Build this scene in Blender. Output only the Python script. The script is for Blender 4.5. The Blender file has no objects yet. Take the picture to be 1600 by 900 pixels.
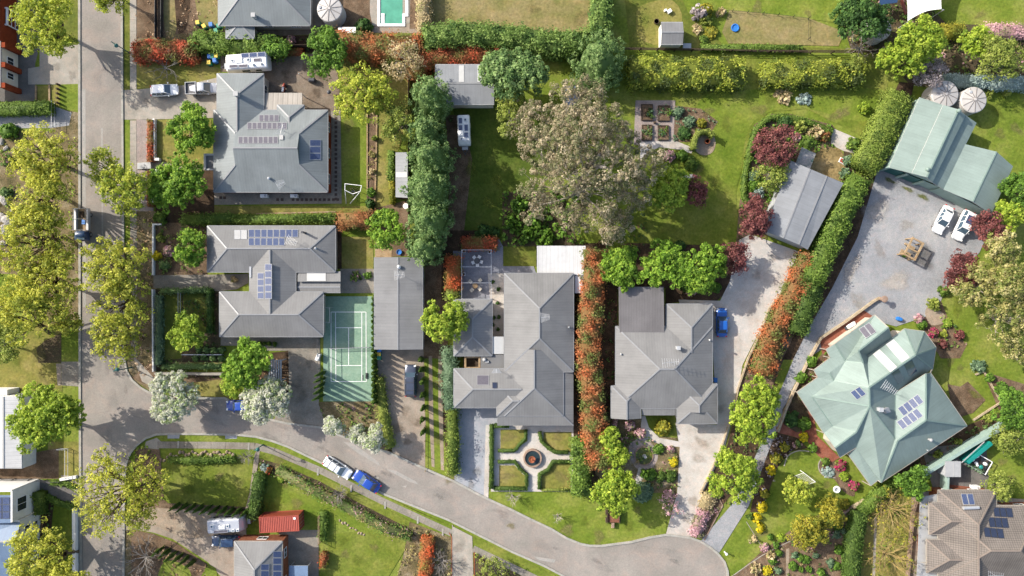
import bpy, math, random
import numpy as np
from mathutils import Vector, Matrix
# ---------------------------------------------------------------- camera, world, sun, exposure
scene = bpy.context.scene
COL = scene.collection
H = 107.0                      # height of the drone above the ground in metres; 10 photo pixels = 1 m on the ground
cam = bpy.data.cameras.new('camera'); cam.lens = 24.075; cam.sensor_width = 36.0; cam.clip_end = 5000
camo = bpy.data.objects.new('camera', cam); camo.location = (0, 0, H); COL.objects.link(camo); scene.camera = camo
SUN_EL, SUN_DIR = math.radians(32.5), math.radians(-26)     # elevation, heading of the shadows
world = bpy.data.worlds.new('World'); scene.world = world; world.use_nodes = True
_n = world.node_tree.nodes; _sky = _n.new('ShaderNodeTexSky'); _sky.sky_type = 'NISHITA'; _sky.sun_disc = False
_sky.sun_elevation = SUN_EL; _sky.sun_rotation = math.radians(-64); _sky.air_density = 0.9; _sky.dust_density = 2.5; _sky.ozone_density = 0.3
world.node_tree.links.new(_sky.outputs[0], _n['Background'].inputs[0]); _n['Background'].inputs[1].default_value = 0.15
sl = bpy.data.lights.new('sun', 'SUN'); sl.energy = 4.05; sl.angle = math.radians(0.5); sl.color = (1.0, 0.945, 0.86)
so = bpy.data.objects.new('sun', sl); COL.objects.link(so); so.location = (-80, 50, 90)
_d = Vector((math.cos(SUN_EL)*math.cos(SUN_DIR), math.cos(SUN_EL)*math.sin(SUN_DIR), -math.sin(SUN_EL)))
so.rotation_euler = _d.to_track_quat('-Z', 'Y').to_euler()
scene.view_settings.view_transform = 'Standard'; scene.view_settings.look = 'None'
scene.view_settings.exposure = 1.04; scene.view_settings.gamma = 1.0
# ---------------------------------------------------------------- helpers
random.seed(7)
def P(px, py, z=0.0):
    k = (H - z) / H / 10.0
    return Vector(((px - 800) * k, (450 - py) * k, z))
def lin(c):
    return tuple(((v/255)/12.92 if v <= 10 else (((v/255)+0.055)/1.055)**2.4) for v in c)
KA = 2.3
def alb(r, g, b, k=None):      # colour of a sunlit surface -> its base colour
    return tuple(min(0.85, v/(k or KA)) for v in lin((r, g, b)))
WL = {}                        # world location of each parent
def link(o, parent=None):
    COL.objects.link(o)
    if parent is not None: o.parent = parent
    return o
def tag(o, label=None, cat=None, group=None, kind=None):
    if label: o['label'] = label
    if cat: o['category'] = cat
    if group: o['group'] = group
    if kind: o['kind'] = kind
    return o
def empty(name, loc, label=None, cat=None, group=None, rz=0.0):
    o = bpy.data.objects.new(name, None); o.empty_display_size = 0.3
    o.location = loc; o.rotation_euler = (0, 0, rz); COL.objects.link(o); WL[o.name] = Vector(loc)
    return tag(o, label, cat, group)
def slope_uv(me):
    uv = me.uv_layers.new(name='UVMap')
    for p in me.polygons:
        n = p.normal
        d = Vector((0, 0, -1)) - n * (-n.z)
        if d.length < 1e-4: d = Vector((0, -1, 0))
        d.normalize(); u = n.cross(d)
        for li in p.loop_indices:
            v = me.vertices[me.loops[li].vertex_index].co
            uv.data[li].uv = (v.dot(u), v.dot(d))
def obj(name, V, F, mats, parent=None, midx=None, smooth=False, uv=False, local=False, origin=None):
    """one mesh object from world coordinates (local=True: already in the parent's frame)"""
    me = bpy.data.meshes.new(name)
    off = Vector((0, 0, 0))
    if parent is not None and not local: off = WL[parent.name]
    elif parent is None and origin is not None: off = Vector(origin)
    me.from_pydata([tuple(Vector(v) - off) for v in V], [], F)
    for m in (mats if isinstance(mats, (list, tuple)) else [mats]): me.materials.append(m)
    if midx: me.polygons.foreach_set('material_index', midx)
    if smooth: me.polygons.foreach_set('use_smooth', [True]*len(me.polygons))
    me.update()
    if uv: slope_uv(me)
    o = bpy.data.objects.new(name, me)
    if parent is None and origin is not None: o.location = off
    link(o, parent); WL[o.name] = off if not local else Vector((0, 0, 0))
    return o
class MB:
    def __init__(s): s.v = []; s.f = []; s.m = []
    def add(s, V, F, m=0):
        b = len(s.v); s.v += [tuple(v) for v in V]; s.f += [tuple(i+b for i in f) for f in F]; s.m += [m]*len(F); return s
    def box(s, c, d, rz=0.0, m=0, taper=1.0):
        cx, cy, cz = c; dx, dy, dz = d[0]/2, d[1]/2, d[2]; ca, sa = math.cos(rz), math.sin(rz); V = []
        for z, t in ((0, 1.0), (dz, taper)):
            for x, y in ((-dx, -dy), (dx, -dy), (dx, dy), (-dx, dy)):
                x *= t; y *= t; V.append((cx+x*ca-y*sa, cy+x*sa+y*ca, cz+z))
        return s.add(V, [(3,2,1,0),(4,5,6,7),(0,1,5,4),(1,2,6,5),(2,3,7,6),(3,0,4,7)], m)
    def tube(s, p0, p1, r0, r1=None, n=6, m=0, caps=True):
        p0, p1 = Vector(p0), Vector(p1); r1 = r0 if r1 is None else r1
        d = p1-p0
        if d.length < 1e-6: return s
        d.normalize(); a = d.cross(Vector((0.31, 0.17, 0.93)));
        if a.length < 1e-3: a = d.cross(Vector((1, 0, 0)))
        a.normalize(); b = d.cross(a); V = []
        for p, r in ((p0, r0), (p1, r1)):
            for i in range(n):
                t = 2*math.pi*i/n; V.append(p + a*(r*math.cos(t)) + b*(r*math.sin(t)))
        F = [(i, (i+1) % n, n+(i+1) % n, n+i) for i in range(n)]
        if caps: F += [tuple(range(n-1, -1, -1)), tuple(range(n, 2*n))]
        return s.add(V, F, m)
    def lathe(s, c, prof, n=24, m=0, close=True):
        V = []; F = []
        for r, z in prof:
            for i in range(n):
                t = 2*math.pi*i/n; V.append((c[0]+r*math.cos(t), c[1]+r*math.sin(t), c[2]+z))
        for k in range(len(prof)-1):
            for i in range(n):
                j = (i+1) % n; F.append((k*n+i, k*n+j, (k+1)*n+j, (k+1)*n+i))
        if close:
            F.append(tuple(range(n-1, -1, -1))); F.append(tuple(range((len(prof)-1)*n, len(prof)*n)))
        return s.add(V, F, m)
    def prism(s, poly, z0, z1, m=0, mside=None):
        if area2(poly) < 0: poly = poly[::-1]
        n = len(poly); V = [(p[0], p[1], z0) for p in poly] + [(p[0], p[1], z1) for p in poly]
        s.add(V, [tuple(range(n, 2*n))], m)
        s.add(V, [tuple(range(n-1, -1, -1))] + [(i, (i+1) % n, n+(i+1) % n, n+i) for i in range(n)], m if mside is None else mside)
        return s
    def beam(s, a, b, w, h, m=0):
        a, b = Vector(a), Vector(b); d = b-a; q = Vector((-d.y, d.x, 0))
        if q.length < 1e-5: q = Vector((1, 0, 0))
        q.normalize(); q *= w/2; u = Vector((0, 0, h))
        V = [a-q, b-q, b+q, a+q, a-q+u, b-q+u, b+q+u, a+q+u]
        return s.add(V, [(3,2,1,0),(4,5,6,7),(0,1,5,4),(1,2,6,5),(2,3,7,6),(3,0,4,7)], m)
    def strip(s, pts, w, z0, z1, m=0, closed=False):
        L, R = offset_line(pts, w, closed); n = len(L); V = []
        for i in range(n): V += [(L[i].x, L[i].y, z0), (R[i].x, R[i].y, z0), (R[i].x, R[i].y, z1), (L[i].x, L[i].y, z1)]
        F = []
        for i in range(n if closed else n-1):
            a = 4*i; b = 4*((i+1) % n)
            for k in range(4): F.append((a+k, b+k, b+(k+1) % 4, a+(k+1) % 4))
        if not closed: F += [(0, 1, 2, 3), (4*n-1, 4*n-2, 4*n-3, 4*n-4)]
        return s.add(V, F, m)
    def build(s, name, mats, parent=None, **k):
        return obj(name, s.v, s.f, mats, parent, midx=s.m, **k)
def area2(p): return sum(p[i][0]*p[(i+1) % len(p)][1]-p[(i+1) % len(p)][0]*p[i][1] for i in range(len(p)))
def offset_line(pts, w, closed=False):
    pts = [Vector((p[0], p[1])) for p in pts]; n = len(pts); L = []; R = []
    for i in range(n):
        a = pts[i-1] if (i > 0 or closed) else None; b = pts[(i+1) % n] if (i < n-1 or closed) else None
        d1 = (pts[i]-a).normalized() if a is not None else None; d2 = (b-pts[i]).normalized() if b is not None else None
        if d1 is None: d1 = d2
        if d2 is None: d2 = d1
        t = d1+d2; t = t.normalized() if t.length > 1e-4 else d1
        q = Vector((-t.y, t.x)); k = 1/max(0.5, t.dot(d1)); L.append(pts[i]+q*(w/2*k)); R.append(pts[i]-q*(w/2*k))
    return L, R
def smooth_line(p, n=4, closed=False):
    m = len(p); out = []
    for i in range(m if closed else m-1):
        g = (lambda j: p[j % m]) if closed else (lambda j: p[max(0, min(m-1, j))])
        a, b, c, d = g(i-1), g(i), g(i+1), g(i+2)
        for k in range(n):
            t = k/n; out.append(tuple(0.5*((2*b[q])+(-a[q]+c[q])*t+(2*a[q]-5*b[q]+4*c[q]-d[q])*t*t+(-a[q]+3*b[q]-3*c[q]+d[q])*t**3) for q in (0, 1)))
    if not closed: out.append(tuple(p[-1][:2]))
    return out
def W(pts, z=0.0): return [P(x, y, z) for x, y in pts]
# ---------------------------------------------------------------- materials
def _nt(name):
    m = bpy.data.materials.new(name); m.use_nodes = True
    nt = m.node_tree; return m, nt.nodes, nt.links, nt.nodes['Principled BSDF']
def _noise(N, L, scale, detail=4, rough=0.6, src=None, dist=0.0):
    n = N.new('ShaderNodeTexNoise'); n.inputs['Scale'].default_value = scale; n.inputs['Detail'].default_value = detail
    n.inputs['Roughness'].default_value = rough; n.inputs['Distortion'].default_value = dist
    if src is not None: L.new(src, n.inputs['Vector'])
    return n
def _ramp(N, L, fac, stops):
    r = N.new('ShaderNodeValToRGB'); e = r.color_ramp.elements
    while len(e) > 1: e.remove(e[-1])
    e[0].position = stops[0][0]; e[0].color = (*stops[0][1], 1)
    for p, c in stops[1:]:
        q = e.new(p); q.color = (*c, 1)
    L.new(fac, r.inputs[0]); return r
def _mul(N, L, a, b, fac=1.0, mode='MULTIPLY'):
    x = N.new('ShaderNodeMix'); x.data_type = 'RGBA'; x.blend_type = mode; x.inputs[0].default_value = fac
    L.new(a, x.inputs[6]); L.new(b, x.inputs[7]); return x.outputs[2]
def gmat(name, cols, s1=0.25, s2=6.0, var=0.35, bump=0.3, rough=0.95, stretch=None, spec=0.1, mid=1.3, bs=None, cracks=False):
    """ground-like material: blotches between cols, fine speckle, bump"""
    m, N, L, B = _nt(name)
    src = N.new('ShaderNodeNewGeometry').outputs['Position']
    if stretch:
        mp = N.new('ShaderNodeMapping'); mp.inputs['Rotation'].default_value = (0, 0, stretch[1]); mp.inputs['Scale'].default_value = (stretch[0], 1, 1)
        L.new(src, mp.inputs[0]); src = mp.outputs[0]
    n1 = _noise(N, L, s1, 7, 0.68, src)
    k = len(cols); lo, hi = 0.33, 0.67
    st = [(lo+(hi-lo)*i/max(1, k-1), c) for i, c in enumerate(cols)]
    r = _ramp(N, L, n1.outputs[0], st)
    n2 = _noise(N, L, s2, 3, 0.7, src)
    r2 = _ramp(N, L, n2.outputs[0], [(0.3, (1-var*0.85,)*3), (0.7, (1+var*0.85,)*3)])
    c = _mul(N, L, r.outputs[0], r2.outputs[0])
    if mid:
        n3 = _noise(N, L, mid, 5, 0.7, src, 0.6); r3 = _ramp(N, L, n3.outputs[0], [(0.32, (0.9, 0.93, 0.92)), (0.5, (1, 1, 1)), (0.7, (1.16, 1.07, 1.03))]); c = _mul(N, L, c, r3.outputs[0])
    if cracks:
        v = N.new('ShaderNodeTexVoronoi'); v.feature = 'DISTANCE_TO_EDGE'; v.inputs['Scale'].default_value = 0.11;
        nn = _noise(N, L, 0.6, 5, 0.7, src); ad = N.new('ShaderNodeVectorMath'); ad.operation = 'ADD'; L.new(src, ad.inputs[0]); L.new(nn.outputs['Color'], ad.inputs[1]); L.new(ad.outputs[0], v.inputs['Vector'])
        rv = _ramp(N, L, v.outputs['Distance'], [(0.0, (0.8,)*3), (0.006, (1,)*3)]); c = _mul(N, L, c, rv.outputs[0], 0.7)
    L.new(c, B.inputs['Base Color']); B.inputs['Roughness'].default_value = rough
    B.inputs['Specular IOR Level'].default_value = spec
    if bump:
        b = N.new('ShaderNodeBump'); b.inputs['Strength'].default_value = bump; b.inputs['Distance'].default_value = bs or 0.08
        L.new(n2.outputs[0], b.inputs['Height']); L.new(b.outputs[0], B.inputs['Normal'])
    return m
def pmat(name, col, rough=0.5, metal=0.0, var=0.12, s=1.5, spec=0.5, coat=0.0):
    """painted / plain solid with slight weathering"""
    m, N, L, B = _nt(name)
    src = N.new('ShaderNodeTexCoord').outputs['Object']
    n = _noise(N, L, s, 6, 0.65, src)
    r = _ramp(N, L, n.outputs[0], [(0.3, tuple(v*(1-var) for v in col)), (0.7, tuple(min(0.9, v*(1+var*0.5)) for v in col))])
    L.new(r.outputs[0], B.inputs['Base Color']); B.inputs['Roughness'].default_value = rough; B.inputs['Metallic'].default_value = metal
    B.inputs['Specular IOR Level'].default_value = spec; B.inputs['Coat Weight'].default_value = coat
    return m
def roofmat(name, col, period=0.38, depth=0.16, rough=0.68, tiles=False, patch=0.12, spec=0.25):
    """sheet-metal roofing with ribs down the slope (or rows of tiles), by UV in metres"""
    m, N, L, B = _nt(name)
    uv = N.new('ShaderNodeUVMap').outputs[0]
    sx = N.new('ShaderNodeSeparateXYZ'); L.new(uv, sx.inputs[0])
    def saw(out, per):
        a = N.new('ShaderNodeMath'); a.operation = 'MULTIPLY'; a.inputs[1].default_value = 1/per; L.new(out, a.inputs[0])
        f = N.new('ShaderNodeMath'); f.operation = 'FRACT'; L.new(a.outputs[0], f.inputs[0]); return f.outputs[0]
    f = saw(sx.outputs['Y'] if tiles else sx.outputs['X'], period)
    r = _ramp(N, L, f, [(0.0, (1-depth,)*3), (0.18, (1.0,)*3), (0.7, (1.0,)*3), (0.9, (1+depth*0.5,)*3), (1.0, (1-depth,)*3)])
    pos = N.new('ShaderNodeNewGeometry').outputs['Position']
    n = _noise(N, L, 0.35, 6, 0.6, pos)
    rr = _ramp(N, L, n.outputs[0], [(0.3, tuple(v*(1-patch) for v in col)), (0.7, tuple(v*(1+patch) for v in col))])
    n3 = _noise(N, L, 9.0, 3, 0.6, pos)
    r3 = _ramp(N, L, n3.outputs[0], [(0.3, (0.93,)*3), (0.7, (1.05,)*3)])
    c = _mul(N, L, rr.outputs[0], r.outputs[0]); c = _mul(N, L, c, r3.outputs[0])
    mp = N.new('ShaderNodeMapping'); mp.inputs['Scale'].default_value = (2.2, 0.22, 1); L.new(uv, mp.inputs[0])
    n4 = _noise(N, L, 1.0, 5, 0.7, mp.outputs[0]); r4 = _ramp(N, L, n4.outputs[0], [(0.3, (0.91, 0.91, 0.90)), (0.55, (1, 1, 1)), (0.75, (1.05, 1.05, 1.04))])
    fl = N.new('ShaderNodeMath'); fl.operation = 'SNAP'; fl.inputs[1].default_value = 0.76; L.new(sx.outputs['X'], fl.inputs[0]); wn = N.new('ShaderNodeTexWhiteNoise'); wn.noise_dimensions = '1D'; L.new(fl.outputs[0], wn.inputs['W'])
    r5 = _ramp(N, L, wn.outputs['Value'], [(0.0, (0.95,)*3), (1.0, (1.04,)*3)]); c = _mul(N, L, c, r5.outputs[0]); c = _mul(N, L, c, r4.outputs[0])
    if tiles:
        g = saw(sx.outputs['X'], 0.34); g2 = _ramp(N, L, g, [(0.0, (1-depth*1.2,)*3), (0.25, (1.05,)*3), (0.75, (1.0,)*3), (1.0, (1-depth*1.2,)*3)])
        c = _mul(N, L, c, g2.outputs[0])
    L.new(c, B.inputs['Base Color']); B.inputs['Roughness'].default_value = rough; B.inputs['Specular IOR Level'].default_value = spec
    b = N.new('ShaderNodeBump'); b.inputs['Strength'].default_value = 1.0 if tiles else 0.35; b.inputs['Distance'].default_value = 0.09 if tiles else 0.03
    L.new(r.outputs[0], b.inputs['Height']); L.new(b.outputs[0], B.inputs['Normal'])
    return m
def leafmat(name, trans=0.48):
    m, N, L, B = _nt(name)
    a = N.new('ShaderNodeAttribute'); a.attribute_name = 'tint'
    L.new(a.outputs['Color'], B.inputs['Base Color']); B.inputs['Roughness'].default_value = 0.65; B.inputs['Specular IOR Level'].default_value = 0.25
    t = N.new('ShaderNodeBsdfTranslucent'); L.new(a.outputs['Color'], t.inputs[0])
    x = N.new('ShaderNodeMixShader'); x.inputs[0].default_value = trans
    L.new(B.outputs[0], x.inputs[1]); L.new(t.outputs[0], x.inputs[2]); L.new(x.outputs[0], N['Material Output'].inputs[0])
    return m
LEAF = leafmat('leaf')
def A(r, g, b): return alb(r, g, b)
M = {}
M['lawn'] = gmat('lawn', [A(114,140,44), A(142,160,62), A(172,176,90)], 0.16, 2.4, 0.3, 0.5, mid=0.7)
M['lawn_rich'] = gmat('lawn_rich', [A(116,138,46), A(139,152,62), A(164,168,84)], 0.2, 2.4, 0.3, 0.5, mid=0.7)
M['lawn_dry'] = gmat('lawn_dry', [A(134,142,64), A(164,158,84), A(190,174,110)], 0.2, 2.4, 0.3, 0.5, mid=0.7)
M['lawn_tan'] = gmat('lawn_tan', [A(140,142,78), A(170,158,104), A(186,168,122)], 0.22, 2.4, 0.3, 0.5, mid=0.7)
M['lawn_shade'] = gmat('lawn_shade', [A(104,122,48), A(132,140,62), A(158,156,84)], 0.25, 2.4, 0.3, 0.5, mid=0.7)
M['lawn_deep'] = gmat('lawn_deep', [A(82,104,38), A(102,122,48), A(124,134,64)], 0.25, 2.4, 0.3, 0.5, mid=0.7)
M['dead_grass'] = gmat('dead_grass', [A(150,130,84), A(184,160,110), A(205,180,132)], 0.3, 2.4, 0.3, 0.5, mid=0.7)
M['mulch'] = gmat('mulch', [A(112,92,72), A(146,122,98), A(172,148,122)], 0.5, 9, 0.55, 0.9)
M['mulch_dark'] = gmat('mulch_dark', [A(74,60,48), A(100,82,64), A(130,106,84)], 0.5, 9, 0.55, 0.9)
M['soil'] = gmat('soil', [A(84,74,58), A(116,102,80), A(96,104,62)], 0.5, 7, 0.5, 0.9)
M['litter'] = gmat('litter', [A(110,104,70), A(150,134,98), A(186,170,140)], 0.45, 5, 0.5, 0.9)
M['asphalt'] = gmat('asphalt', [A(176,168,158), A(187,178,168), A(200,191,180)], 0.12, 4.5, 0.14, 0.25, mid=0.3, cracks=True)
M['asphalt_dark_and_shade'] = gmat('asphalt_dark_and_shade', [A(122,118,114), A(140,136,131), A(154,149,144)], 0.4, 9, 0.25, 0.3)
M['seal_patch'] = gmat('seal_patch', [A(196,191,182), A(210,205,197)], 0.6, 9, 0.15, 0.2)
M['concrete'] = gmat('concrete', [A(184,176,162), A(202,193,178), A(214,206,192)], 0.35, 8, 0.16, 0.15)
M['concrete_old'] = gmat('concrete_old', [A(158,150,136), A(178,170,156), A(192,184,170)], 0.35, 6, 0.22, 0.2)
M['concrete_blue'] = gmat('concrete_blue', [A(188,191,197), A(201,204,209), A(211,214,218)], 0.3, 8, 0.12, 0.12)
M['concrete_warm'] = gmat('concrete_warm', [A(176,160,142), A(194,179,161), A(206,192,175)], 0.35, 7, 0.2, 0.2)
M['kerb'] = gmat('kerb', [A(186,182,170), A(206,202,190), A(216,212,202)], 0.8, 6, 0.15, 0.2)
M['gravel_grey'] = gmat('gravel_grey', [A(176,178,180), A(195,196,198), A(214,213,210)], 0.16, 10, 0.3, 0.5)
M['gravel_white'] = gmat('gravel_white', [A(220,208,194), A(240,232,221), A(250,244,236)], 0.25, 10, 0.18, 0.4)
M['gravel_tan'] = gmat('gravel_tan', [A(176,156,132), A(200,180,156), A(214,198,176)], 0.4, 9, 0.3, 0.5)
M['gravel_mauve'] = gmat('gravel_mauve', [A(178,162,154), A(200,184,176), A(212,198,188)], 0.4, 9, 0.3, 0.5)
M['bluestone'] = gmat('bluestone', [A(156,158,168), A(174,176,186), A(190,192,200)], 0.6, 6, 0.2, 0.2)
M['brick_paving'] = gmat('brick_paving', [A(158,96,76), A(178,112,90), A(194,132,110)], 0.7, 6, 0.25, 0.3)
M['paving_brown'] = gmat('paving_brown', [A(140,124,106), A(162,146,128), A(178,162,144)], 0.5, 6, 0.25, 0.3)
M['dark_paver'] = gmat('dark_paver', [A(104,90,84), A(124,108,100)], 1.0, 6, 0.2, 0.3)
M['timber'] = gmat('timber', [A(176,146,108), A(202,174,136), A(216,192,158)], 1.2, 7, 0.25, 0.3)
M['timber_dark'] = gmat('timber_dark', [A(92,78,66), A(118,102,88)], 1.0, 7, 0.3, 0.3)
M['rock'] = gmat('rock', [A(176,150,122), A(206,184,156), A(226,208,184)], 0.9, 5, 0.35, 0.8, bs=0.2)
M['rock_white'] = gmat('rock_white', [A(190,182,170), A(214,208,198), A(228,224,216)], 0.9, 5, 0.3, 0.8, bs=0.2)
M['bark'] = gmat('bark', [A(110,92,72), A(140,122,100), A(164,146,122)], 1.2, 8, 0.4, 0.6)
M['bark_pale'] = gmat('bark_pale', [A(186,172,154), A(212,200,184), A(226,218,206)], 0.8, 7, 0.25, 0.4)
M['bark_grey'] = gmat('bark_grey', [A(150,142,134), A(178,170,162), A(196,190,182)], 1.0, 8, 0.3, 0.4)
M['bark_gold'] = gmat('bark_gold', [A(176,148,88), A(204,178,118), A(220,198,142)], 1.0, 8, 0.3, 0.4)
M['court'] = gmat('court', [A(156,190,164), A(168,201,174), A(180,210,186)], 0.5, 4, 0.12, 0.1)
M['water_pool'] = pmat('water_pool', A(120,210,176), 0.06, var=0.25, s=0.6)
M['water_pond'] = pmat('water_pond', A(112,118,40), 0.12, var=0.4)
M['water_dark'] = pmat('water_dark', A(56,74,78), 0.06, var=0.2)
M['white'] = pmat('white', (0.72,0.71,0.69), 0.5)
M['white_paint'] = pmat('white_paint', (0.70,0.70,0.69), 0.25, coat=0.5, var=0.03)
M['cream'] = pmat('cream', (0.58,0.52,0.42), 0.7)
M['grey_metal'] = pmat('grey_metal', (0.32,0.33,0.34), 0.4)
M['dark_metal'] = pmat('dark_metal', (0.05,0.05,0.055), 0.45)
M['black'] = pmat('black', (0.02,0.02,0.022), 0.6)
M['galv'] = pmat('galv', (0.45,0.46,0.47), 0.35, 0.5)
M['glass'] = pmat('glass', (0.025,0.03,0.035), 0.06, spec=0.8, var=0.1)
M['glass_blue'] = pmat('glass_blue', (0.05,0.08,0.11), 0.06, spec=0.8, var=0.1)
M['cell'] = None
M['brick'] = gmat('brick', [A(156,92,66), A(182,116,86), A(196,136,106)], 2.0, 9, 0.3, 0.4)
M['brick_red'] = gmat('brick_red', [A(166,74,44), A(186,92,58)], 1.5, 9, 0.3, 0.4)
M['render_white'] = pmat('render_white', (0.62,0.61,0.58), 0.85)
M['render_beige'] = pmat('render_beige', (0.42,0.37,0.30), 0.85)
M['render_green'] = pmat('render_green', (0.22,0.30,0.26), 0.7)
M['red_paint'] = pmat('red_paint', A(206,96,74), 0.5, var=0.18)
M['blue_paint'] = pmat('blue_paint', (0.012,0.085,0.33), 0.22, coat=0.6, var=0.05)
M['blue_deep'] = pmat('blue_deep', (0.012,0.05,0.27), 0.22, coat=0.6, var=0.05)
M['navy'] = pmat('navy', (0.02,0.045,0.10), 0.3, coat=0.4, var=0.05)
M['silver'] = pmat('silver', (0.42,0.43,0.45), 0.3, 0.3, coat=0.4, var=0.05)
M['slate_car'] = pmat('slate_car', (0.055,0.066,0.095), 0.3, 0.3, coat=0.4, var=0.05)
M['tyre'] = pmat('tyre', (0.02,0.02,0.02), 0.85)
M['rim'] = pmat('rim', (0.4,0.4,0.42), 0.3, 0.6)
M['lamp_white'] = pmat('lamp_white', (0.7,0.7,0.68), 0.15)
M['lamp_red'] = pmat('lamp_red', (0.4,0.02,0.02), 0.2)
M['teal'] = pmat('teal', A(34,172,160), 0.45)
M['teal_dark'] = pmat('teal_dark', (0.02,0.10,0.09), 0.5)
M['bin_green'] = pmat('bin_green', (0.02,0.22,0.13), 0.5)
M['bin_blue'] = pmat('bin_blue', (0.02,0.14,0.42), 0.5)
M['bin_yellow'] = pmat('bin_yellow', (0.62,0.42,0.03), 0.5)
M['terracotta'] = pmat('terracotta', A(190,104,62), 0.8, var=0.25)
M['stone_cream'] = gmat('stone_cream', [A(196,174,142), A(220,200,168), A(232,214,186)], 1.5, 7, 0.25, 0.3)
M['stone_warm'] = pmat('stone_warm', A(190,160,138), 0.85, var=0.2)
M['shade_cloth'] = pmat('shade_cloth', (0.74,0.73,0.70), 0.9, var=0.05)
def cellmat(name, c1, c2):
    m, N, L, B = _nt(name)
    uv = N.new('ShaderNodeTexCoord').outputs['UV']
    br = N.new('ShaderNodeTexBrick'); br.offset = 0.0; br.inputs['Scale'].default_value = 1.0
    br.inputs['Color1'].default_value = (*c1, 1); br.inputs['Color2'].default_value = (*[v*1.25 for v in c1], 1); br.inputs['Mortar'].default_value = (*c2, 1)
    br.inputs['Mortar Size'].default_value = 0.012; br.inputs['Brick Width'].default_value = 0.166; br.inputs['Row Height'].default_value = 0.166
    L.new(uv, br.inputs[0]); L.new(br.outputs[0], B.inputs['Base Color']); B.inputs['Roughness'].default_value = 0.12; B.inputs['Specular IOR Level'].default_value = 0.6
    return m
M['cell_blue'] = cellmat('cell_blue', (0.02,0.034,0.085), (0.12,0.14,0.2))
M['cell_dark'] = cellmat('cell_dark', (0.075,0.068,0.078), (0.12,0.11,0.12))
M['cell_black'] = cellmat('cell_black', (0.012,0.016,0.035), (0.04,0.05,0.07))
# ---------------------------------------------------------------- foliage
def F(r, g, b, k=0.86): return tuple(v/k for v in lin((r, g, b)))
PAL = {   # (weight, colour of the sunlit leaf)
 'elm': [(5,F(166,168,62)),(3,F(186,184,80)),(4,F(130,138,52))],
 'elm2': [(5,F(156,164,58)),(3,F(176,180,74)),(4,F(120,136,48))],
 'lime': [(5,F(112,144,46)),(3,F(138,164,60)),(3,F(80,110,34))],
 'limeb': [(5,F(138,158,52)),(3,F(160,174,66)),(3,F(102,126,40))],
 'green': [(5,F(88,120,42)),(3,F(112,144,54)),(3,F(66,94,34))],
 'olive': [(5,F(128,140,62)),(3,F(150,158,78)),(2,F(106,120,54))],
 'laurel': [(5,F(98,122,58)),(3,F(124,146,76)),(3,F(74,100,46))],
 'dark': [(5,F(104,130,74)),(4,F(134,156,98)),(3,F(72,98,54))],
 'darker':[(5,F(66,96,46)),(3,F(88,118,56)),(3,F(50,74,36))],
 'euc': [(5,F(148,136,110)),(3,F(170,158,132)),(4,F(122,122,88)),(3,F(96,102,66))],
 'euct': [(5,F(154,148,92)),(3,F(174,166,116)),(5,F(120,126,66)),(3,F(98,110,54))],
 'maroon': [(5,F(118,70,68)),(3,F(140,90,84)),(3,F(88,54,50))],
 'white': [(6,F(222,222,204,1.3)),(3,F(204,208,180,1.3)),(3,F(150,166,110))],
 'orange': [(4,F(194,96,56)),(3,F(172,104,64)),(3,F(146,112,62)),(2,F(116,116,54))],
 'red': [(4,F(176,84,56)),(3,F(156,92,62)),(3,F(132,106,62)),(3,F(106,108,54))],
 'phot': [(4,F(172,104,64)),(5,F(152,104,66)),(3,F(134,108,66)),(4,F(110,116,60)),(2,F(90,104,50))],
 'pink': [(5,F(204,166,170)),(3,F(184,142,150)),(4,F(134,132,96))],
 'magenta': [(5,F(172,62,100)),(3,F(150,66,92)),(4,F(106,106,58))],
 'gold': [(5,F(206,188,36)),(3,F(180,168,42)),(2,F(130,134,40))],
 'goldo': [(5,F(156,148,52)),(3,F(134,134,48)),(3,F(100,110,40))],
 'yg': [(5,F(138,148,54)),(3,F(162,166,68)),(4,F(98,114,46)),(4,F(76,88,46))],
 'hedge': [(5,F(98,122,48)),(3,F(120,142,62)),(3,F(74,98,38))],
 'hedgeo': [(5,F(110,128,52)),(3,F(132,146,66)),(3,F(80,100,40))],
 'box': [(5,F(78,102,42)),(3,F(98,120,54)),(3,F(58,80,34))],
 'blue':  [(5,F(150,166,160)),(3,F(172,186,178)),(2,F(118,136,124))],
 'bluegreen': [(5,F(100,124,92)),(3,F(122,144,112)),(2,F(78,102,74))],
 'rust': [(5,F(162,108,70)),(3,F(140,106,66)),(3,F(112,114,58))],
 'grey':  [(5,F(150,140,140)),(3,F(170,160,160)),(2,F(120,112,112))],
 'straw': [(5,F(150,140,88)),(3,F(168,158,106)),(4,F(116,120,64))],
 'tan':   [(5,F(176,158,120)),(3,F(196,180,142)),(2,F(140,140,88))],
 'dkmix': [(4,F(70,96,48)),(2,F(110,84,66)),(2,F(100,124,62)),(1,F(60,76,44))],
 'mix':   [(4,F(96,124,56)),(2,F(150,134,92)),(2,F(128,150,70)),(1,F(176,140,140)),(1,F(70,92,50))],
 'grassy':[(4,F(128,152,52)),(2,F(160,166,76)),(2,F(104,132,44))],
 'leaflit':[(4,F(170,140,108)),(3,F(200,176,146)),(2,F(126,98,74))],
}
RNG = np.random.default_rng(11)
def unit(n): 
    v = RNG.normal(size=(n, 3)); return v/np.linalg.norm(v, axis=1, keepdims=True)
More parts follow.
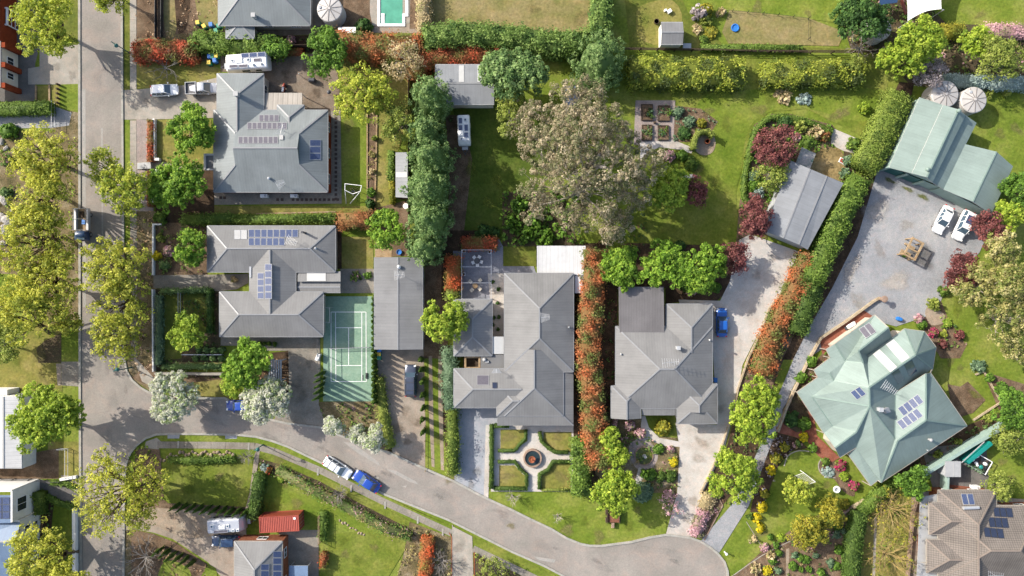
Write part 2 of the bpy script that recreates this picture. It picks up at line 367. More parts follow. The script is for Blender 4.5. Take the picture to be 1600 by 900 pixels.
def leaf_quads(C, R, per, size, pal, up=0.55, sq=0.85, shell=0.45, soft=1.0, lean=1.0, aspect=0.8, jit=0.14, palpick=None):
    """many small leaf faces spread round clump centres C (k,3) of radius R (k,)"""
    k = len(C); n = k*per; ci = np.repeat(np.arange(k), per)
    d = unit(n); rr = R[ci]*(shell+(1-shell)*RNG.random(n)**0.6)
    off = d*rr[:, None]*np.array([1, 1, sq]); pos = C[ci]+off
    nr = d*soft + unit(n)*0.6 + np.array([0, 0, up]); nr /= np.linalg.norm(nr, axis=1, keepdims=True)
    t = np.cross(nr, unit(n)); t /= (np.linalg.norm(t, axis=1, keepdims=True)+1e-9); b = np.cross(nr, t)
    s = size*(0.45+1.3*RNG.random(n)**1.6); t = t*(s*0.5)[:, None]; b = b*(s*0.5*aspect)[:, None]
    V = np.stack([pos-t-b*0.35, pos+b-t*0.1, pos+t+b*0.3, pos-b+t*0.15], axis=1).reshape(-1, 3)
    P_ = PAL[pal]; w = np.array([p[0] for p in P_], float); w /= w.sum(); cols = np.array([p[1] for p in P_])
    cp = RNG.choice(len(P_), size=k, p=w) if palpick is None else palpick
    lp = np.where(RNG.random(n) < 0.28, RNG.choice(len(P_), size=n, p=w), cp[ci])
    c = cols[lp]*((0.88+0.24*RNG.random(k))[ci])[:, None]*(1-jit+2*jit*RNG.random(n))[:, None]
    c = np.clip(np.repeat(np.concatenate([c, np.ones((n, 1))], axis=1), 4, axis=0), 0, 0.9)
    return V, c
def leaf_mesh(name, V, c, core=None):
    """mesh of quads from an (4n,3) array; core = (verts, faces, tint) closed body of inner leaves"""
    n = len(V)//4; cv, cf, ct = core if core else (np.zeros((0, 3)), [], None)
    nv = len(V)+len(cv); me = bpy.data.meshes.new(name); me.vertices.add(nv)
    allv = np.concatenate([V, np.asarray(cv, float).reshape(-1, 3)]) if len(cv) else V
    me.vertices.foreach_set('co', allv.astype(np.float32).ravel())
    loops = np.arange(4*n); starts = np.arange(n)*4
    if cf:
        cl = np.array([i+4*n for f in cf for i in f]); ln = np.array([len(f) for f in cf])
        cs = 4*n+np.concatenate([[0], np.cumsum(ln)[:-1]])
        loops = np.concatenate([loops, cl]); starts = np.concatenate([starts, cs])
    me.loops.add(len(loops)); me.loops.foreach_set('vertex_index', loops.astype(np.int32))
    me.polygons.add(len(starts)); me.polygons.foreach_set('loop_start', starts.astype(np.int32))
    me.update(calc_edges=True)
    col = me.attributes.new('tint', 'FLOAT_COLOR', 'POINT')
    if len(cv): c = np.concatenate([c, np.tile(np.array([*ct, 1.0]), (len(cv), 1))])
    col.data.foreach_set('color', c.astype(np.float32).ravel())
    me.materials.append(LEAF); return me
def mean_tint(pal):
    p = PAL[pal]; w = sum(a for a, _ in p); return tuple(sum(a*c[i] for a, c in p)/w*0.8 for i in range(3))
def ico(c, r, sq=(1, 1, 1), sub=2):
    t = []; n = 10; rings = 6; V = []; Fc = []
    for k in range(rings+1):
        a = math.pi*k/rings
        for i in range(n):
            b = 2*math.pi*i/n+k*0.3; V.append((c[0]+r*sq[0]*math.sin(a)*math.cos(b), c[1]+r*sq[1]*math.sin(a)*math.sin(b), c[2]+r*sq[2]*math.cos(a)))
    for k in range(rings):
        for i in range(n): j = (i+1) % n; Fc.append((k*n+i, (k+1)*n+i, (k+1)*n+j, k*n+j))
    return V, Fc
def mesh_obj(name, me, parent=None, loc=(0, 0, 0)):
    o = bpy.data.objects.new(name, me); o.location = loc; return link(o, parent)
KIND = {  # palette, leaf size, leaves per clump, clump radius, clumps per m2 of crown, bark, trunk factor, twigginess
 'elm':   dict(pal='elm', size=0.23, per=34, cr=0.52, dens=1.0, bark='bark', twig=3),
 'elmthin':dict(pal='elm', size=0.21, per=26, cr=0.5, dens=0.78, bark='bark', twig=5),
 'elm2':  dict(pal='elm2', size=0.23, per=36, cr=0.52, dens=1.25, bark='bark', twig=2),
 'lime':  dict(pal='lime', size=0.26, per=44, cr=0.48, dens=1.75, bark='bark', twig=2),
 'limeb': dict(pal='limeb', size=0.25, per=42, cr=0.46, dens=1.7, bark='bark', twig=2),
 'green': dict(pal='green', size=0.27, per=57, cr=0.62, dens=1.5, bark='bark', twig=2),
 'olive': dict(pal='olive', size=0.22, per=45, cr=0.6, dens=1.1, bark='bark_grey', twig=3),
 'tan':   dict(pal='tan', size=0.19, per=33, cr=0.6, dens=0.9, bark='bark_grey', twig=6),
 'euct':  dict(pal='euct', size=0.23, per=60, cr=0.62, dens=1.1, bark='bark_pale', twig=3),
 'euc':   dict(pal='euc', size=0.25, per=69, cr=0.72, dens=1.05, bark='bark_pale', twig=3),
 'maroon':dict(pal='maroon', size=0.22, per=54, cr=0.6, dens=1.5, bark='bark', twig=4),
 'white': dict(pal='white', size=0.19, per=60, cr=0.42, dens=2.4, bark='bark_grey', twig=5),
 'goldo': dict(pal='goldo', size=0.22, per=60, cr=0.55, dens=1.7, bark='bark', twig=2),
 'grey':  dict(pal='grey', size=0.16, per=30, cr=0.5, dens=1.5, bark='bark_grey', twig=6),
 'darker':dict(pal='darker', size=0.27, per=60, cr=0.6, dens=1.5, bark='bark', twig=1),
 'dark':  dict(pal='dark', size=0.27, per=60, cr=0.6, dens=1.6, bark='bark', twig=1),
}
def branch_tubes(mb, p0, p1, r0, r1, seg=3, wob=0.12, n=5):
    p0, p1 = Vector(p0), Vector(p1); L = (p1-p0).length; pts = [p0]
    for i in range(1, seg): 
        t = i/seg; pts.append(p0.lerp(p1, t)+Vector((random.uniform(-1, 1), random.uniform(-1, 1), random.uniform(-0.5, 0.8)))*(L*wob*0.5))
    pts.append(p1)
    for i in range(seg): mb.tube(pts[i], pts[i+1], r0+(r1-r0)*i/seg, r0+(r1-r0)*(i+1)/seg, n, caps=False)
    return pts
def tree(px, py, r, h, kind, label, base=None, ry=None, group=None, name=None, cb=0.42, lobes=None, cat='tree', d=1.0, zs=None):
    """a broad-leaved tree: crown centred at photo pixel px,py (radius r px), total height h"""
    K = KIND[kind]; RX = 1.11*r/10*(1-0.5*h/H); RY = 1.11*(ry or r)/10*(1-0.5*h/H); RZ = h*(1-cb)/2; zc = h-RZ
    c = P(px, py, zc); b = P(*base) if base else Vector((c.x, c.y, 0)); b.z = 0
    o = empty(name or 'leafy_tree', b, label, cat, group); cw = np.array(c)
    RM = math.sqrt(RX*RY); nl = int((lobes or max(5, min(16, int(4+RM*1.8))))*1.7)
    ld = unit(nl*4); ld = ld[ld[:, 2] > -0.45][:nl]; nl = len(ld); LC = []; LR = []
    for i in range(nl):
        q = 0.6+0.16*random.random(); LC.append(cw+ld[i]*np.array([RX*q, RY*q, RZ*q])); LR.append((0.27+0.13*random.random()))
    LC.append(cw+np.array([0, 0, RZ*0.25])); LR.append(0.62); LC = np.array(LC); LR = np.array(LR)
    area = 2*math.pi*RX*RY*1.25; nc = max(14, int(area*K['dens']*d/ (K['cr']/0.6)**1.3))
    li = RNG.choice(len(LC), size=nc, p=LR**2/np.sum(LR**2)); dd = unit(nc); dd[:, 2] = np.where(dd[:, 2] < -0.2, -dd[:, 2]*0.6, dd[:, 2])
    q = (0.55+0.5*RNG.random(nc)**0.6)
    C = LC[li]+dd*np.stack([RX*LR[li]*q, RY*LR[li]*q, RZ*LR[li]*1.15*q], axis=1)
    cr = min(K['cr'], RM*0.36); R = cr*(0.65+0.7*RNG.random(nc)); sz = min(K['size'], RM*0.2)
    V, col = leaf_quads(C, R, K['per'], sz, K['pal'])
    bw = np.array(b); me = leaf_mesh('crown', V-bw, col); mesh_obj('crown', me, o)
    mb = MB(); tr = 0.022*h+0.02*RM; fork = b.lerp(c, 0.0); fork = Vector((b.x+(c.x-b.x)*0.35, b.y+(c.y-b.y)*0.35, max(0.18*h, h*cb*0.6)))
    branch_tubes(mb, b-Vector((0, 0, 0.1)), fork, tr, tr*0.8, 2, 0.05, 8)
    for i in range(len(LC)):
        e = Vector(LC[i]); e.z = max(e.z, fork.z+0.3)
        pts = branch_tubes(mb, fork, e, tr*0.5, tr*0.16, 3, 0.14, 5)
        idx = np.where(li == i)[0][:K['twig']]
        for j in idx: branch_tubes(mb, pts[2 if j % 2 else 3], Vector(C[j]), tr*0.16, 0.015, 2, 0.2, 4)
    mb.build('trunk', M[K['bark']], o, smooth=True)
    return o
def conifer(px, py, r, h, label, pal='dark', ry=None, group=None, name='conifer_tree', d=1.0):
    """dense evergreen, foliage to the ground; px,py is where the upper crown shows"""
    zc = h*0.6; c = P(px, py, zc); RX = r/10*(1-zc/H); RY = (ry or r)/10*(1-zc/H); b = Vector((c.x, c.y, 0))
    o = empty(name, b, label, 'tree', group)
    n = int(2*math.pi*RX*RY*1.35*d*3.2)+30; z = (RNG.random(n)**1.15); a = RNG.random(n)*2*math.pi
    prof = np.clip(1-np.maximum(0, (z-0.35)/0.65)**2.3, 0.02, 1)*(0.86+0.14*np.minimum(1, z/0.2))
    bump = 1+0.14*np.sin(a*5+z*9+h)+0.12*np.sin(a*3-z*13+h*2)+0.07*np.sin(a*9+z*21); rr = prof*bump*(0.86+0.18*RNG.random(n))
    C = np.stack([rr*RX*np.cos(a), rr*RY*np.sin(a), 0.3+z*(h-0.4)], axis=1)
    R = np.full(n, 0.36)*(0.6+0.8*RNG.random(n))
    V, col = leaf_quads(C, R, 30, 0.22, pal, up=0.6, sq=1.0, aspect=0.55)
    cv = []; cf = []; K = 12; rings = 7
    for k in range(rings+1):
        zz = k/rings; p = max(0.03, 1-max(0, (zz-0.35)/0.65)**2.3)*0.72
        for i in range(K): cv.append((p*RX*math.cos(2*math.pi*i/K), p*RY*math.sin(2*math.pi*i/K), 0.1+zz*(h-0.9)))
    for k in range(rings):
        for i in range(K): j = (i+1) % K; cf.append((k*K+i, k*K+j, (k+1)*K+j, (k+1)*K+i))
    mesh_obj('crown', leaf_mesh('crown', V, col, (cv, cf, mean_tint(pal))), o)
    mb = MB(); mb.tube((0, 0, -0.1), (0, 0, h*0.9), 0.03*h, 0.05, 7); mb.build('trunk', M['bark'], o, local=True)
    return o
def bare_tree(px, py, r, h, label, bark='bark_grey', base=None, group=None, n0=7, leaves=None, cat='tree', name='bare_tree', depth=3, thick=1.0, d=1.0):
    zc = h*0.7; c = P(px, py, zc); b = P(*base) if base else Vector((c.x, c.y, 0)); R = r/10*(1-zc/H)
    o = empty(name, b, label, cat, group); mb = MB(); tips = []
    fork = Vector((0, 0, 0.2*h)).lerp(Vector((c.x-b.x, c.y-b.y, 0.2*h)), 0.3); r0 = (0.016*h+0.02)*thick
    branch_tubes(mb, (0, 0, -0.1), fork, r0*1.3, r0, 2, 0.06, 7); cc = Vector((c.x-b.x, c.y-b.y, 0))
    def grow(p, d, L, rad, lv):
        e = p+d*L; branch_tubes(mb, p, e, rad, rad*0.5, 2 if lv else 3, 0.16, 4 if lv < 2 else 5); tips.append(e)
        if lv <= 0: return
        for _ in range(3 if lv < depth-1 else 4):
            nd = (d+Vector((random.gauss(0, .5), random.gauss(0, .5), random.gauss(0.1, .35)))).normalized()
            grow(p.lerp(e, random.uniform(0.45, 1.0)), nd, L*random.uniform(0.5, 0.75), rad*0.5, lv-1)
    for i in range(n0):
        a = 2*math.pi*(i+random.random()*0.6)/n0; el = random.uniform(0.35, 1.25)
        dv = Vector((math.cos(a)*math.cos(el), math.sin(a)*math.cos(el), math.sin(el)*h*0.5/R*0.8)); dv += cc*0.15/max(R, 1); dv.normalize()
        grow(fork, dv, min(R*0.62, h*0.5)*random.uniform(0.75, 1.1), r0*0.6, depth-1)
    mb.build('trunk', M[bark], o, local=True)
    if leaves:
        T = np.array([tuple(t) for t in tips]); k = max(1, int(len(T)*0.7*d)); T = T[RNG.permutation(len(T))[:k]]
        V, col = leaf_quads(T, np.full(k, 0.4), 9, 0.2, leaves); mesh_obj('crown', leaf_mesh('crown', V, col), o)
    return o
BUSHM = {}
def bush_mesh(pal, cls, var, form):
    key = (pal, cls, var, form)
    if key in BUSHM: return BUSHM[key]
    n, per, size, cr = {0: (16, 10, 0.42, 0.34), 1: (40, 16, 0.24, 0.24), 2: (110, 20, 0.14, 0.15)}[cls]
    d = unit(n); d[:, 2] = np.abs(d[:, 2])*1.0; q = 0.74+0.16*RNG.random(n)
    if form == 'loose': q = 0.45+0.55*RNG.random(n)
    C = d*q[:, None]; C[:, 2] = 0.12+C[:, 2]*0.82
    if form == 'spire': C[:, :2] *= (1-np.clip(C[:, 2:3], 0, 1)*0.72)
    V, col = leaf_quads(C, np.full(n, cr), per, size, pal, up=0.4)
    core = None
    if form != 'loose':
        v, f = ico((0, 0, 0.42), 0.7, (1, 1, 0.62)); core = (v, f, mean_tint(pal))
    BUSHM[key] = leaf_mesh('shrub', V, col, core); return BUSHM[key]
def bush(px, py, r, h, pal, label=None, group=None, name='shrub', form='round', ry=None, cat='shrub', rz=None):
    c = P(px, py, h*0.55); R = r/10*(1-h*0.55/H); cls = 0 if R < 0.75 else (1 if R < 1.6 else 2)
    o = bpy.data.objects.new(name, bush_mesh(pal, cls, random.randint(0, 2), form)); o.location = (c.x, c.y, 0)
    o.scale = (R, (ry/10 if ry else R)*random.uniform(0.94, 1.06), h); o.rotation_euler = (0, 0, random.uniform(0, 6.28) if rz is None else rz); COL.objects.link(o)
    return tag(o, label, cat, group)
def hedge(pts, w, h, pal, label, name='hedge', group=None, lsize=0.21, dens=44, rough=0.12, curve=False, ragged=0.0, lumps=0.0, cat='hedge'):
    """hedge along a photo polyline (top centre line), width w px, height h m: leaf faces over a closed body of inner leaves"""
    if curve: pts = smooth_line(pts, 4)
    ww = w/10*(1-h/H); L = [P(x, y, h*0.9) for x, y in pts]; L2 = [Vector((p.x, p.y)) for p in L]
    mb = MB(); mb.strip([(p.x, p.y) for p in L2], max(0.1, ww*0.84), 0.02, h*0.88)
    pos = []; nor = []
    for i in range(len(L2)-1):
        a, b = L2[i], L2[i+1]; d = b-a; l = d.length
        if l < 0.01: continue
        d /= l; q = Vector((-d.y, d.x))
        for side, size in (('top', ww), ('l', h), ('r', h)):
            n = int(l*size*dens*(1.0 if side == 'top' else 0.7))
            t = RNG.random(n)*l; s = RNG.random(n)
            lump = 1+lumps*np.sin((t+i*3.1)*1.9+s*4)*np.sin((t+i)*0.83+1)
            base = np.array([a.x, a.y])[None]+t[:, None]*np.array([d.x, d.y])
            if side == 'top':
                u = (s-0.5)*ww; z = h*(1-0.25*np.abs(2*s-1)**3)*(0.94+0.06*lump) + (lump-1)*h*0.6
                p = np.concatenate([base+u[:, None]*np.array([q.x, q.y]), z[:, None]], 1); nn = np.stack([q.x*(2*s-1)*0.5, q.y*(2*s-1)*0.5, np.ones(n)], 1)
            else:
                sg = 1 if side == 'l' else -1; z = s*h*0.95; u = sg*ww*0.5*lump*(1-0.12*s)
                p = np.concatenate([base+u[:, None]*np.array([q.x, q.y]), z[:, None]], 1); nn = np.tile(np.array([q.x*sg, q.y*sg, 0.25]), (n, 1))
            pos.append(p); nor.append(nn)
    for e, dd in ((L2[0], L2[0]-L2[1]), (L2[-1], L2[-1]-L2[-2])):
        dd = dd.normalized(); q = Vector((-dd.y, dd.x)); n = int(ww*h*dens*0.7); s = RNG.random(n)-0.5; z = RNG.random(n)*h*0.95
        pos.append(np.stack([e.x+q.x*s*ww, e.y+q.y*s*ww, z], 1)); nor.append(np.tile(np.array([dd.x, dd.y, 0.2]), (n, 1)))
    pos = np.concatenate(pos); nor = np.concatenate(nor); n = len(pos)
    pos = pos+RNG.normal(size=(n, 3))*(rough)
    if ragged: pos[:, 2] *= 1+ragged*(np.sin(pos[:, 0]*1.3)*np.sin(pos[:, 1]*1.1+2)+0.5*np.sin(pos[:, 0]*2.9+pos[:, 1]*2.3))
    pos[:, 2] = np.maximum(pos[:, 2], 0.03)
    nr = nor/np.linalg.norm(nor, axis=1, keepdims=True)*0.9+unit(n)*0.65+np.array([0, 0, 0.3]); nr /= np.linalg.norm(nr, axis=1, keepdims=True)
    t = np.cross(nr, unit(n)); t /= (np.linalg.norm(t, axis=1, keepdims=True)+1e-9); b = np.cross(nr, t)
    s = lsize*(0.6+0.8*RNG.random(n)); t = t*(s*0.5)[:, None]; b = b*(s*0.38)[:, None]
    V = np.stack([pos-t, pos+b, pos+t, pos-b], axis=1).reshape(-1, 3)
    P_ = PAL[pal]; cum = np.cumsum([p[0] for p in P_])/sum(p[0] for p in P_); cols = np.array([p[1] for p in P_])
    f = 0.5+0.25*np.sin(pos[:, 0]*1.7+pos[:, 1]*0.6)+0.25*np.sin(pos[:, 1]*1.9-pos[:, 0]*0.9+1.3)
    f = np.clip((f-0.5)*1.5+0.5+0.12*np.sin(pos[:, 0]*3.7+pos[:, 1]*2.9), 0, 1)
    sel = np.clip(0.78*f+0.22*RNG.random(n), 0, 0.999); lp = np.minimum(np.searchsorted(cum, sel), len(P_)-1)
    c = cols[lp]*(0.84+0.32*RNG.random(n))[:, None]; c = np.repeat(np.concatenate([c, np.ones((n, 1))], 1), 4, axis=0)
    org = Vector((L2[0].x, L2[0].y, 0)).lerp(Vector((L2[-1].x, L2[-1].y, 0)), 0.5); oa = np.array(org)
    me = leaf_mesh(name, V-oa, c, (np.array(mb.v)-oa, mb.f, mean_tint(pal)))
    return tag(mesh_obj(name, me, None, org), label, cat, group)
def inside(poly, x, y):
    r = np.zeros(len(x), bool); n = len(poly)
    for i in range(n):
        x1, y1 = poly[i]; x2, y2 = poly[(i+1) % n]
        if y1 == y2: continue
        c = ((y1 > y) != (y2 > y)) & (x < (x2-x1)*(y-y1)/(y2-y1)+x1); r ^= c
    return r
def cover(poly, n_m2, pal, h=0.35, size=0.17, per=13, cr=0.28, label=None, name='ground_cover', clump=0.0, z0=0.0):
    """low plants or leaf litter nobody could count, scattered in a photo polygon"""
    w = [(P(x, y).x, P(x, y).y) for x, y in poly]; xs = [p[0] for p in w]; ys = [p[1] for p in w]
    ar = (max(xs)-min(xs))*(max(ys)-min(ys)); n = int(ar*n_m2)
    x = min(xs)+RNG.random(n)*(max(xs)-min(xs)); y = min(ys)+RNG.random(n)*(max(ys)-min(ys)); k = inside(w, x, y)
    if clump: k &= (np.sin(x*1.3+1)*np.sin(y*1.1+0.4)+np.sin(x*0.5-y*0.7)*0.6+RNG.normal(size=n)*0.3) > clump-0.5
    x, y = x[k], y[k]; n = len(x)
    if n == 0: return
    C = np.stack([x, y, z0+h*(0.35+0.65*RNG.random(n))], 1); R = cr*(0.5+RNG.random(n))
    V, c = leaf_quads(C, R, per, size, pal, up=0.7, sq=0.5); V[:, 2] = np.maximum(V[:, 2], 0.07)
    org = np.array([sum(xs)/len(xs), sum(ys)/len(ys), 0]); o = mesh_obj(name, leaf_mesh(name, V-org, c), None, org)
    return tag(o, label, None, None, 'stuff')
# ---------------------------------------------------------------- ground sheets
LV = 0.008
NS = [0]
def sheet(name, mat, poly, lvl, curve=0, parent=None, kind='structure', z=None, thick=0.0):
    pts = smooth_line(poly, curve, True) if curve else poly
    w = [P(x, y) for x, y in pts]; NS[0] += 1; zz = (lvl*LV if z is None else z)+NS[0]*3e-5
    if area2(w) < 0: w = w[::-1]
    org = Vector((sum(p.x for p in w)/len(w), sum(p.y for p in w)/len(w), 0))
    n = len(w); V = [(p.x, p.y, zz) for p in w]; Fc = [tuple(range(n))]
    if thick: 
        V += [(p.x, p.y, zz-thick) for p in w]; Fc += [(i, i+n, (i+1) % n+n, (i+1) % n) for i in range(n)]
    o = obj(name, V, Fc, M[mat], parent, origin=org if parent is None else None)
    return tag(o, None, None, None, kind) if kind else o
STM = {}
def stain(mat, px, py, rx, ry, rot=0.0, lvl=8, name='worn_patch', k=0.8):
    """irregular patch of another ground cover that thins out towards its rim"""
    if mat not in STM:
        m = M[mat].copy(); m.name = mat+'_patch'; N, L = m.node_tree.nodes, m.node_tree.links; B = N['Principled BSDF']; a = N.new('ShaderNodeAttribute'); a.attribute_name = 'fade'
        n = _noise(N, L, 1.6, 5, 0.75, N.new('ShaderNodeNewGeometry').outputs['Position']); ad = N.new('ShaderNodeMath'); ad.operation = 'MULTIPLY_ADD'; L.new(n.outputs[0], ad.inputs[0]); ad.inputs[1].default_value = 1.6; ad.inputs[2].default_value = -0.8
        s2 = N.new('ShaderNodeMath'); s2.operation = 'ADD'; s2.use_clamp = True; L.new(ad.outputs[0], s2.inputs[0]); L.new(a.outputs['Fac'], s2.inputs[1]); q = N.new('ShaderNodeMath'); q.operation = 'MULTIPLY'; L.new(s2.outputs[0], q.inputs[0]); L.new(a.outputs['Fac'], q.inputs[1])
        L.new(q.outputs[0], B.inputs['Alpha']); STM[mat] = m
    NS[0] += 1; z = lvl*LV+NS[0]*3e-5; c = P(px, py); n = 20; V = [(0, 0, z)]; f = [k]; Fc = []; ca, sa = math.cos(rot), math.sin(rot)
    for ring, fr in ((0.5, k), (1.0, 0.0)):
        for i in range(n):
            t = 2*math.pi*i/n; q = ring*(1+0.16*math.sin(3*t+px)+0.1*math.sin(5*t+py)); x, y = rx/10*q*math.cos(t), ry/10*q*math.sin(t); V.append((x*ca-y*sa, x*sa+y*ca, z)); f.append(fr)
    for i in range(n): j = (i+1) % n; Fc += [(0, 1+i, 1+j), (1+i, 1+n+i, 1+n+j, 1+j)]
    me = bpy.data.meshes.new(name); me.from_pydata(V, [], Fc); at = me.attributes.new('fade', 'FLOAT', 'POINT'); at.data.foreach_set('value', f); me.materials.append(STM[mat])
    return tag(mesh_obj(name, me, None, (c.x, c.y, 0)), None, None, None, 'structure')
def edging(name, mat, pts, w, h, closed=False, curve=0, label=None, cat=None, kind='structure', z0=0.0, group=None):
    """low kerb, wall, timber edge ... along a photo line, width w m, height h m"""
    if curve: pts = smooth_line(pts, curve, closed)
    q = [P(x, y) for x, y in pts]; mb = MB(); mb.strip([(p.x, p.y) for p in q], w, z0, h, closed=closed)
    o = mb.build(name, M[mat], None, origin=(q[0].x, q[0].y, 0)); return tag(o, label, cat, group, kind)
def fence(pts, h, label, mat='dark_metal', step=2.4, nr=2, post=0.09, rail=0.05, panel=None, name='fence', cat='fence', group=None):
    q = [P(x, y) for x, y in pts]; o = empty(name, q[0], label, cat, group); pm = None
    for a, b in zip(q, q[1:]):
        L = (b-a).length; n = max(1, round(L/step))
        for i in range(n+1):
            p = a.lerp(b, i/n)
            if pm is None:
                mb = MB(); mb.box((0, 0, 0), (post, post, h)); me_o = mb.build('post', M[mat], o, local=True); pm = me_o.data; me_o.location = p-WL[o.name]
            else: c = bpy.data.objects.new('post', pm); c.location = p-WL[o.name]; link(c, o)
        for k in range(nr):
            z = h*(0.35+0.6*k/max(1, nr-1)); MB().beam((a.x, a.y, z), (b.x, b.y, z), rail, rail*1.6).build('rail', M[mat], o)
        if panel: MB().beam((a.x, a.y, 0.05), (b.x, b.y, 0.05), 0.03, h-0.1).build('panel', M[panel], o)
    return o
def wall(pts, w, h, mat, label, name='garden_wall', closed=False, curve=0, group=None, cat='wall'):
    return edging(name, mat, pts, w, h, closed, curve, label, cat, None, group=group)
# ---------------------------------------------------------------- houses
class House:
    def __init__(s, name, label, cat='house', roof='roof_grey', wallm='render_beige', inset=0.45, cap='cap_grey', gut='cap_grey', group=None):
        s.V = []; s.F = []; s.caps = []; s.eaves = []; s.foot = []; s.name = name; s.label = label; s.cat = cat
        s.roof = roof; s.wallm = wallm; s.inset = inset; s.cap = cap; s.gut = gut; s.tris = []; s.zo = 0.0; s.group = group; s.parts = []
    def face(s, pts):
        b = len(s.V); pts = [Vector(p) for p in pts]; n = Vector((0, 0, 0))
        for i in range(1, len(pts)-1): n += (pts[i]-pts[0]).cross(pts[i+1]-pts[0])
        if n.z < 0: pts = pts[::-1]
        s.V += pts; s.F.append(tuple(range(b, b+len(pts))))
        for i in range(1, len(pts)-1): s.tris.append((pts[0], pts[i], pts[i+1]))
    def wing(s, a, b, c, z=2.8, pitch=22, e1='h', e2='h', foot=True, gut=True, dfrac=0.6, walls=True):
        """roof over a rectangle with eave corners a, b, c (photo px, at eave height z); ridge runs along a-b"""
        z += s.zo; s.zo += 0.007
        A_, B_, C_ = P(*a, z), P(*b, z), P(*c, z); u = (B_-A_).normalized(); q = C_-B_; q -= u*q.dot(u); C_ = B_+q; D_ = A_+q
        half = q.length/2; rise = half*math.tan(math.radians(pitch)); up = Vector((0, 0, rise)); m1, m2 = (A_+D_)/2, (B_+C_)/2
        def end(m, X, Y, dr, t):
            if t == 'h': 
                r = m+dr*half+up; s.face([X, Y, r]); s.caps += [(X, r), (Y, r)]; return r, None, None
            if t == 'g': return m+up, None, None
            f = dfrac; x = X+((m+dr*half+up)-X)*f; y = Y+((m+dr*half+up)-Y)*f; r = m+dr*(half*f)+up
            s.face([X, Y, y, x]); s.face([x, y, r]); s.caps += [(X, x), (Y, y)]; return r, x, y
        r1, x1, y1 = end(m1, A_, D_, u, e1); r2, x2, y2 = end(m2, B_, C_, -u, e2)
        s.face([A_, B_]+([x2] if x2 else [])+[r2, r1]+([x1] if x1 else [])); s.face([D_, C_]+([y2] if y2 else [])+[r2, r1]+([y1] if y1 else []))
        s.caps.append((r1, r2))
        s.eaves += [(A_, B_), (C_, D_)]+([(D_, A_)] if e1 != 'g' else [])+([(B_, C_)] if e2 != 'g' else [])
        i = s.inset
        if walls:
            w = q.normalized(); F_ = [A_+u*i+w*i, B_-u*i+w*i, C_-u*i-w*i, D_+u*i-w*i]; s.foot.append((F_, z, [('g' if e1 == 'g' else ''), ('g' if e2 == 'g' else '')], rise*(1-i/half)))
    def plane(s, pts, gut=None):
        """one roof plane given as photo pixels with heights"""
        s.face([P(x, y, z+s.zo) for x, y, z in pts])
    def finish(s, windows=True, base=None):
        xs = [v.x for v in s.V]; ys = [v.y for v in s.V]; b = Vector(((min(xs)+max(xs))/2, (min(ys)+max(ys))/2, 0)) if base is None else base
        o = empty(s.name, b, s.label, s.cat, s.group); s.o = o
        V = list(s.V); Fc = list(s.F); mi = [0]*len(Fc)
        cnt = {}
        key = lambda v: (round(v.x, 3), round(v.y, 3), round(v.z, 3))
        for f in s.F:
            for i in range(len(f)):
                a, c = key(V[f[i]]), key(V[f[(i+1) % len(f)]]); cnt[tuple(sorted((a, c)))] = cnt.get(tuple(sorted((a, c))), 0)+1
        for f in s.F:
            for i in range(len(f)):
                a, c = V[f[i]], V[f[(i+1) % len(f)]]
                if cnt[tuple(sorted((key(a), key(c))))] == 1:
                    n = len(V); dn = Vector((0, 0, -0.16)); V += [a, a+dn, c+dn, c]; Fc.append((n, n+1, n+2, n+3)); mi.append(1)
        obj('roof', V, Fc, [M[s.roof], M[s.gut]], o, midx=mi, uv=True)
        if s.caps:
            mb = MB()
            for p, q in s.caps:
                if (q-p).length > 0.1: mb.beam(p+Vector((0, 0, -0.03)), q+Vector((0, 0, -0.03)), 0.22, 0.075)
            mb.build('ridge_cap', M[s.cap], o)
        if s.eaves:
            mb = MB()
            for p, q in s.eaves:
                d = (q-p).normalized(); w = Vector((d.y, -d.x, 0))
                mid = (p+q)/2
                inn = sum(1 for f in s.foot) and any(True for F_, *_ in s.foot if False)
                mb.beam(p+w*0.0+Vector((0, 0, -0.13)), q+Vector((0, 0, -0.13)), 0.16, 0.125)
            mb.build('gutter', M[s.gut], o)
        if s.foot:
            mb = MB(); wins = []
            for F_, z, g, rise in s.foot:
                zt = z-0.09; V = [Vector((p.x, p.y, 0)) for p in F_]+[Vector((p.x, p.y, zt)) for p in F_]
                wi = 0 if F_ is s.foot[0][0] else 1
                mb.add(V, [(0,1,5,4),(1,2,6,5),(2,3,7,6),(3,0,4,7)], wi)
                if g[0]: m = (F_[0]+F_[3])/2; mb.add([(F_[0].x,F_[0].y,zt),(F_[3].x,F_[3].y,zt),(m.x,m.y,zt+rise-0.06)], [(0,1,2)])
                if g[1]: m = (F_[1]+F_[2])/2; mb.add([(F_[1].x,F_[1].y,zt),(F_[2].x,F_[2].y,zt),(m.x,m.y,zt+rise-0.06)], [(0,1,2)])
                for i in range(4):
                    a, c = V[i], V[(i+1) % 4]; mid = (a+c)/2; d = (c-a); L = d.length
                    if L < 2.5: continue
                    d.normalize(); nrm = Vector((d.y, -d.x, 0)); cen = (V[0]+V[2])/2
                    if nrm.dot(mid-cen) < 0: nrm = -nrm
                    if nrm.dot(-mid) <= 0: continue            # wall turned away from the street block's middle
                    k = max(1, int(L/3.6))
                    for j in range(k): wins.append((a+d*(L*(j+0.5)/k), d, nrm, zt))
            mb.build('wall', [M[s.wallm], M[getattr(s, 'wall2', s.wallm)]], o)
            if windows:
                for p, d, nrm, zt in wins:
                    if any(pt_in(F2, p+nrm*0.3) for F2, *_ in s.foot): continue
                    window(o, p, d, nrm, min(1.0, zt-1.5), 1.5, min(1.1, zt-1.2))
        return o
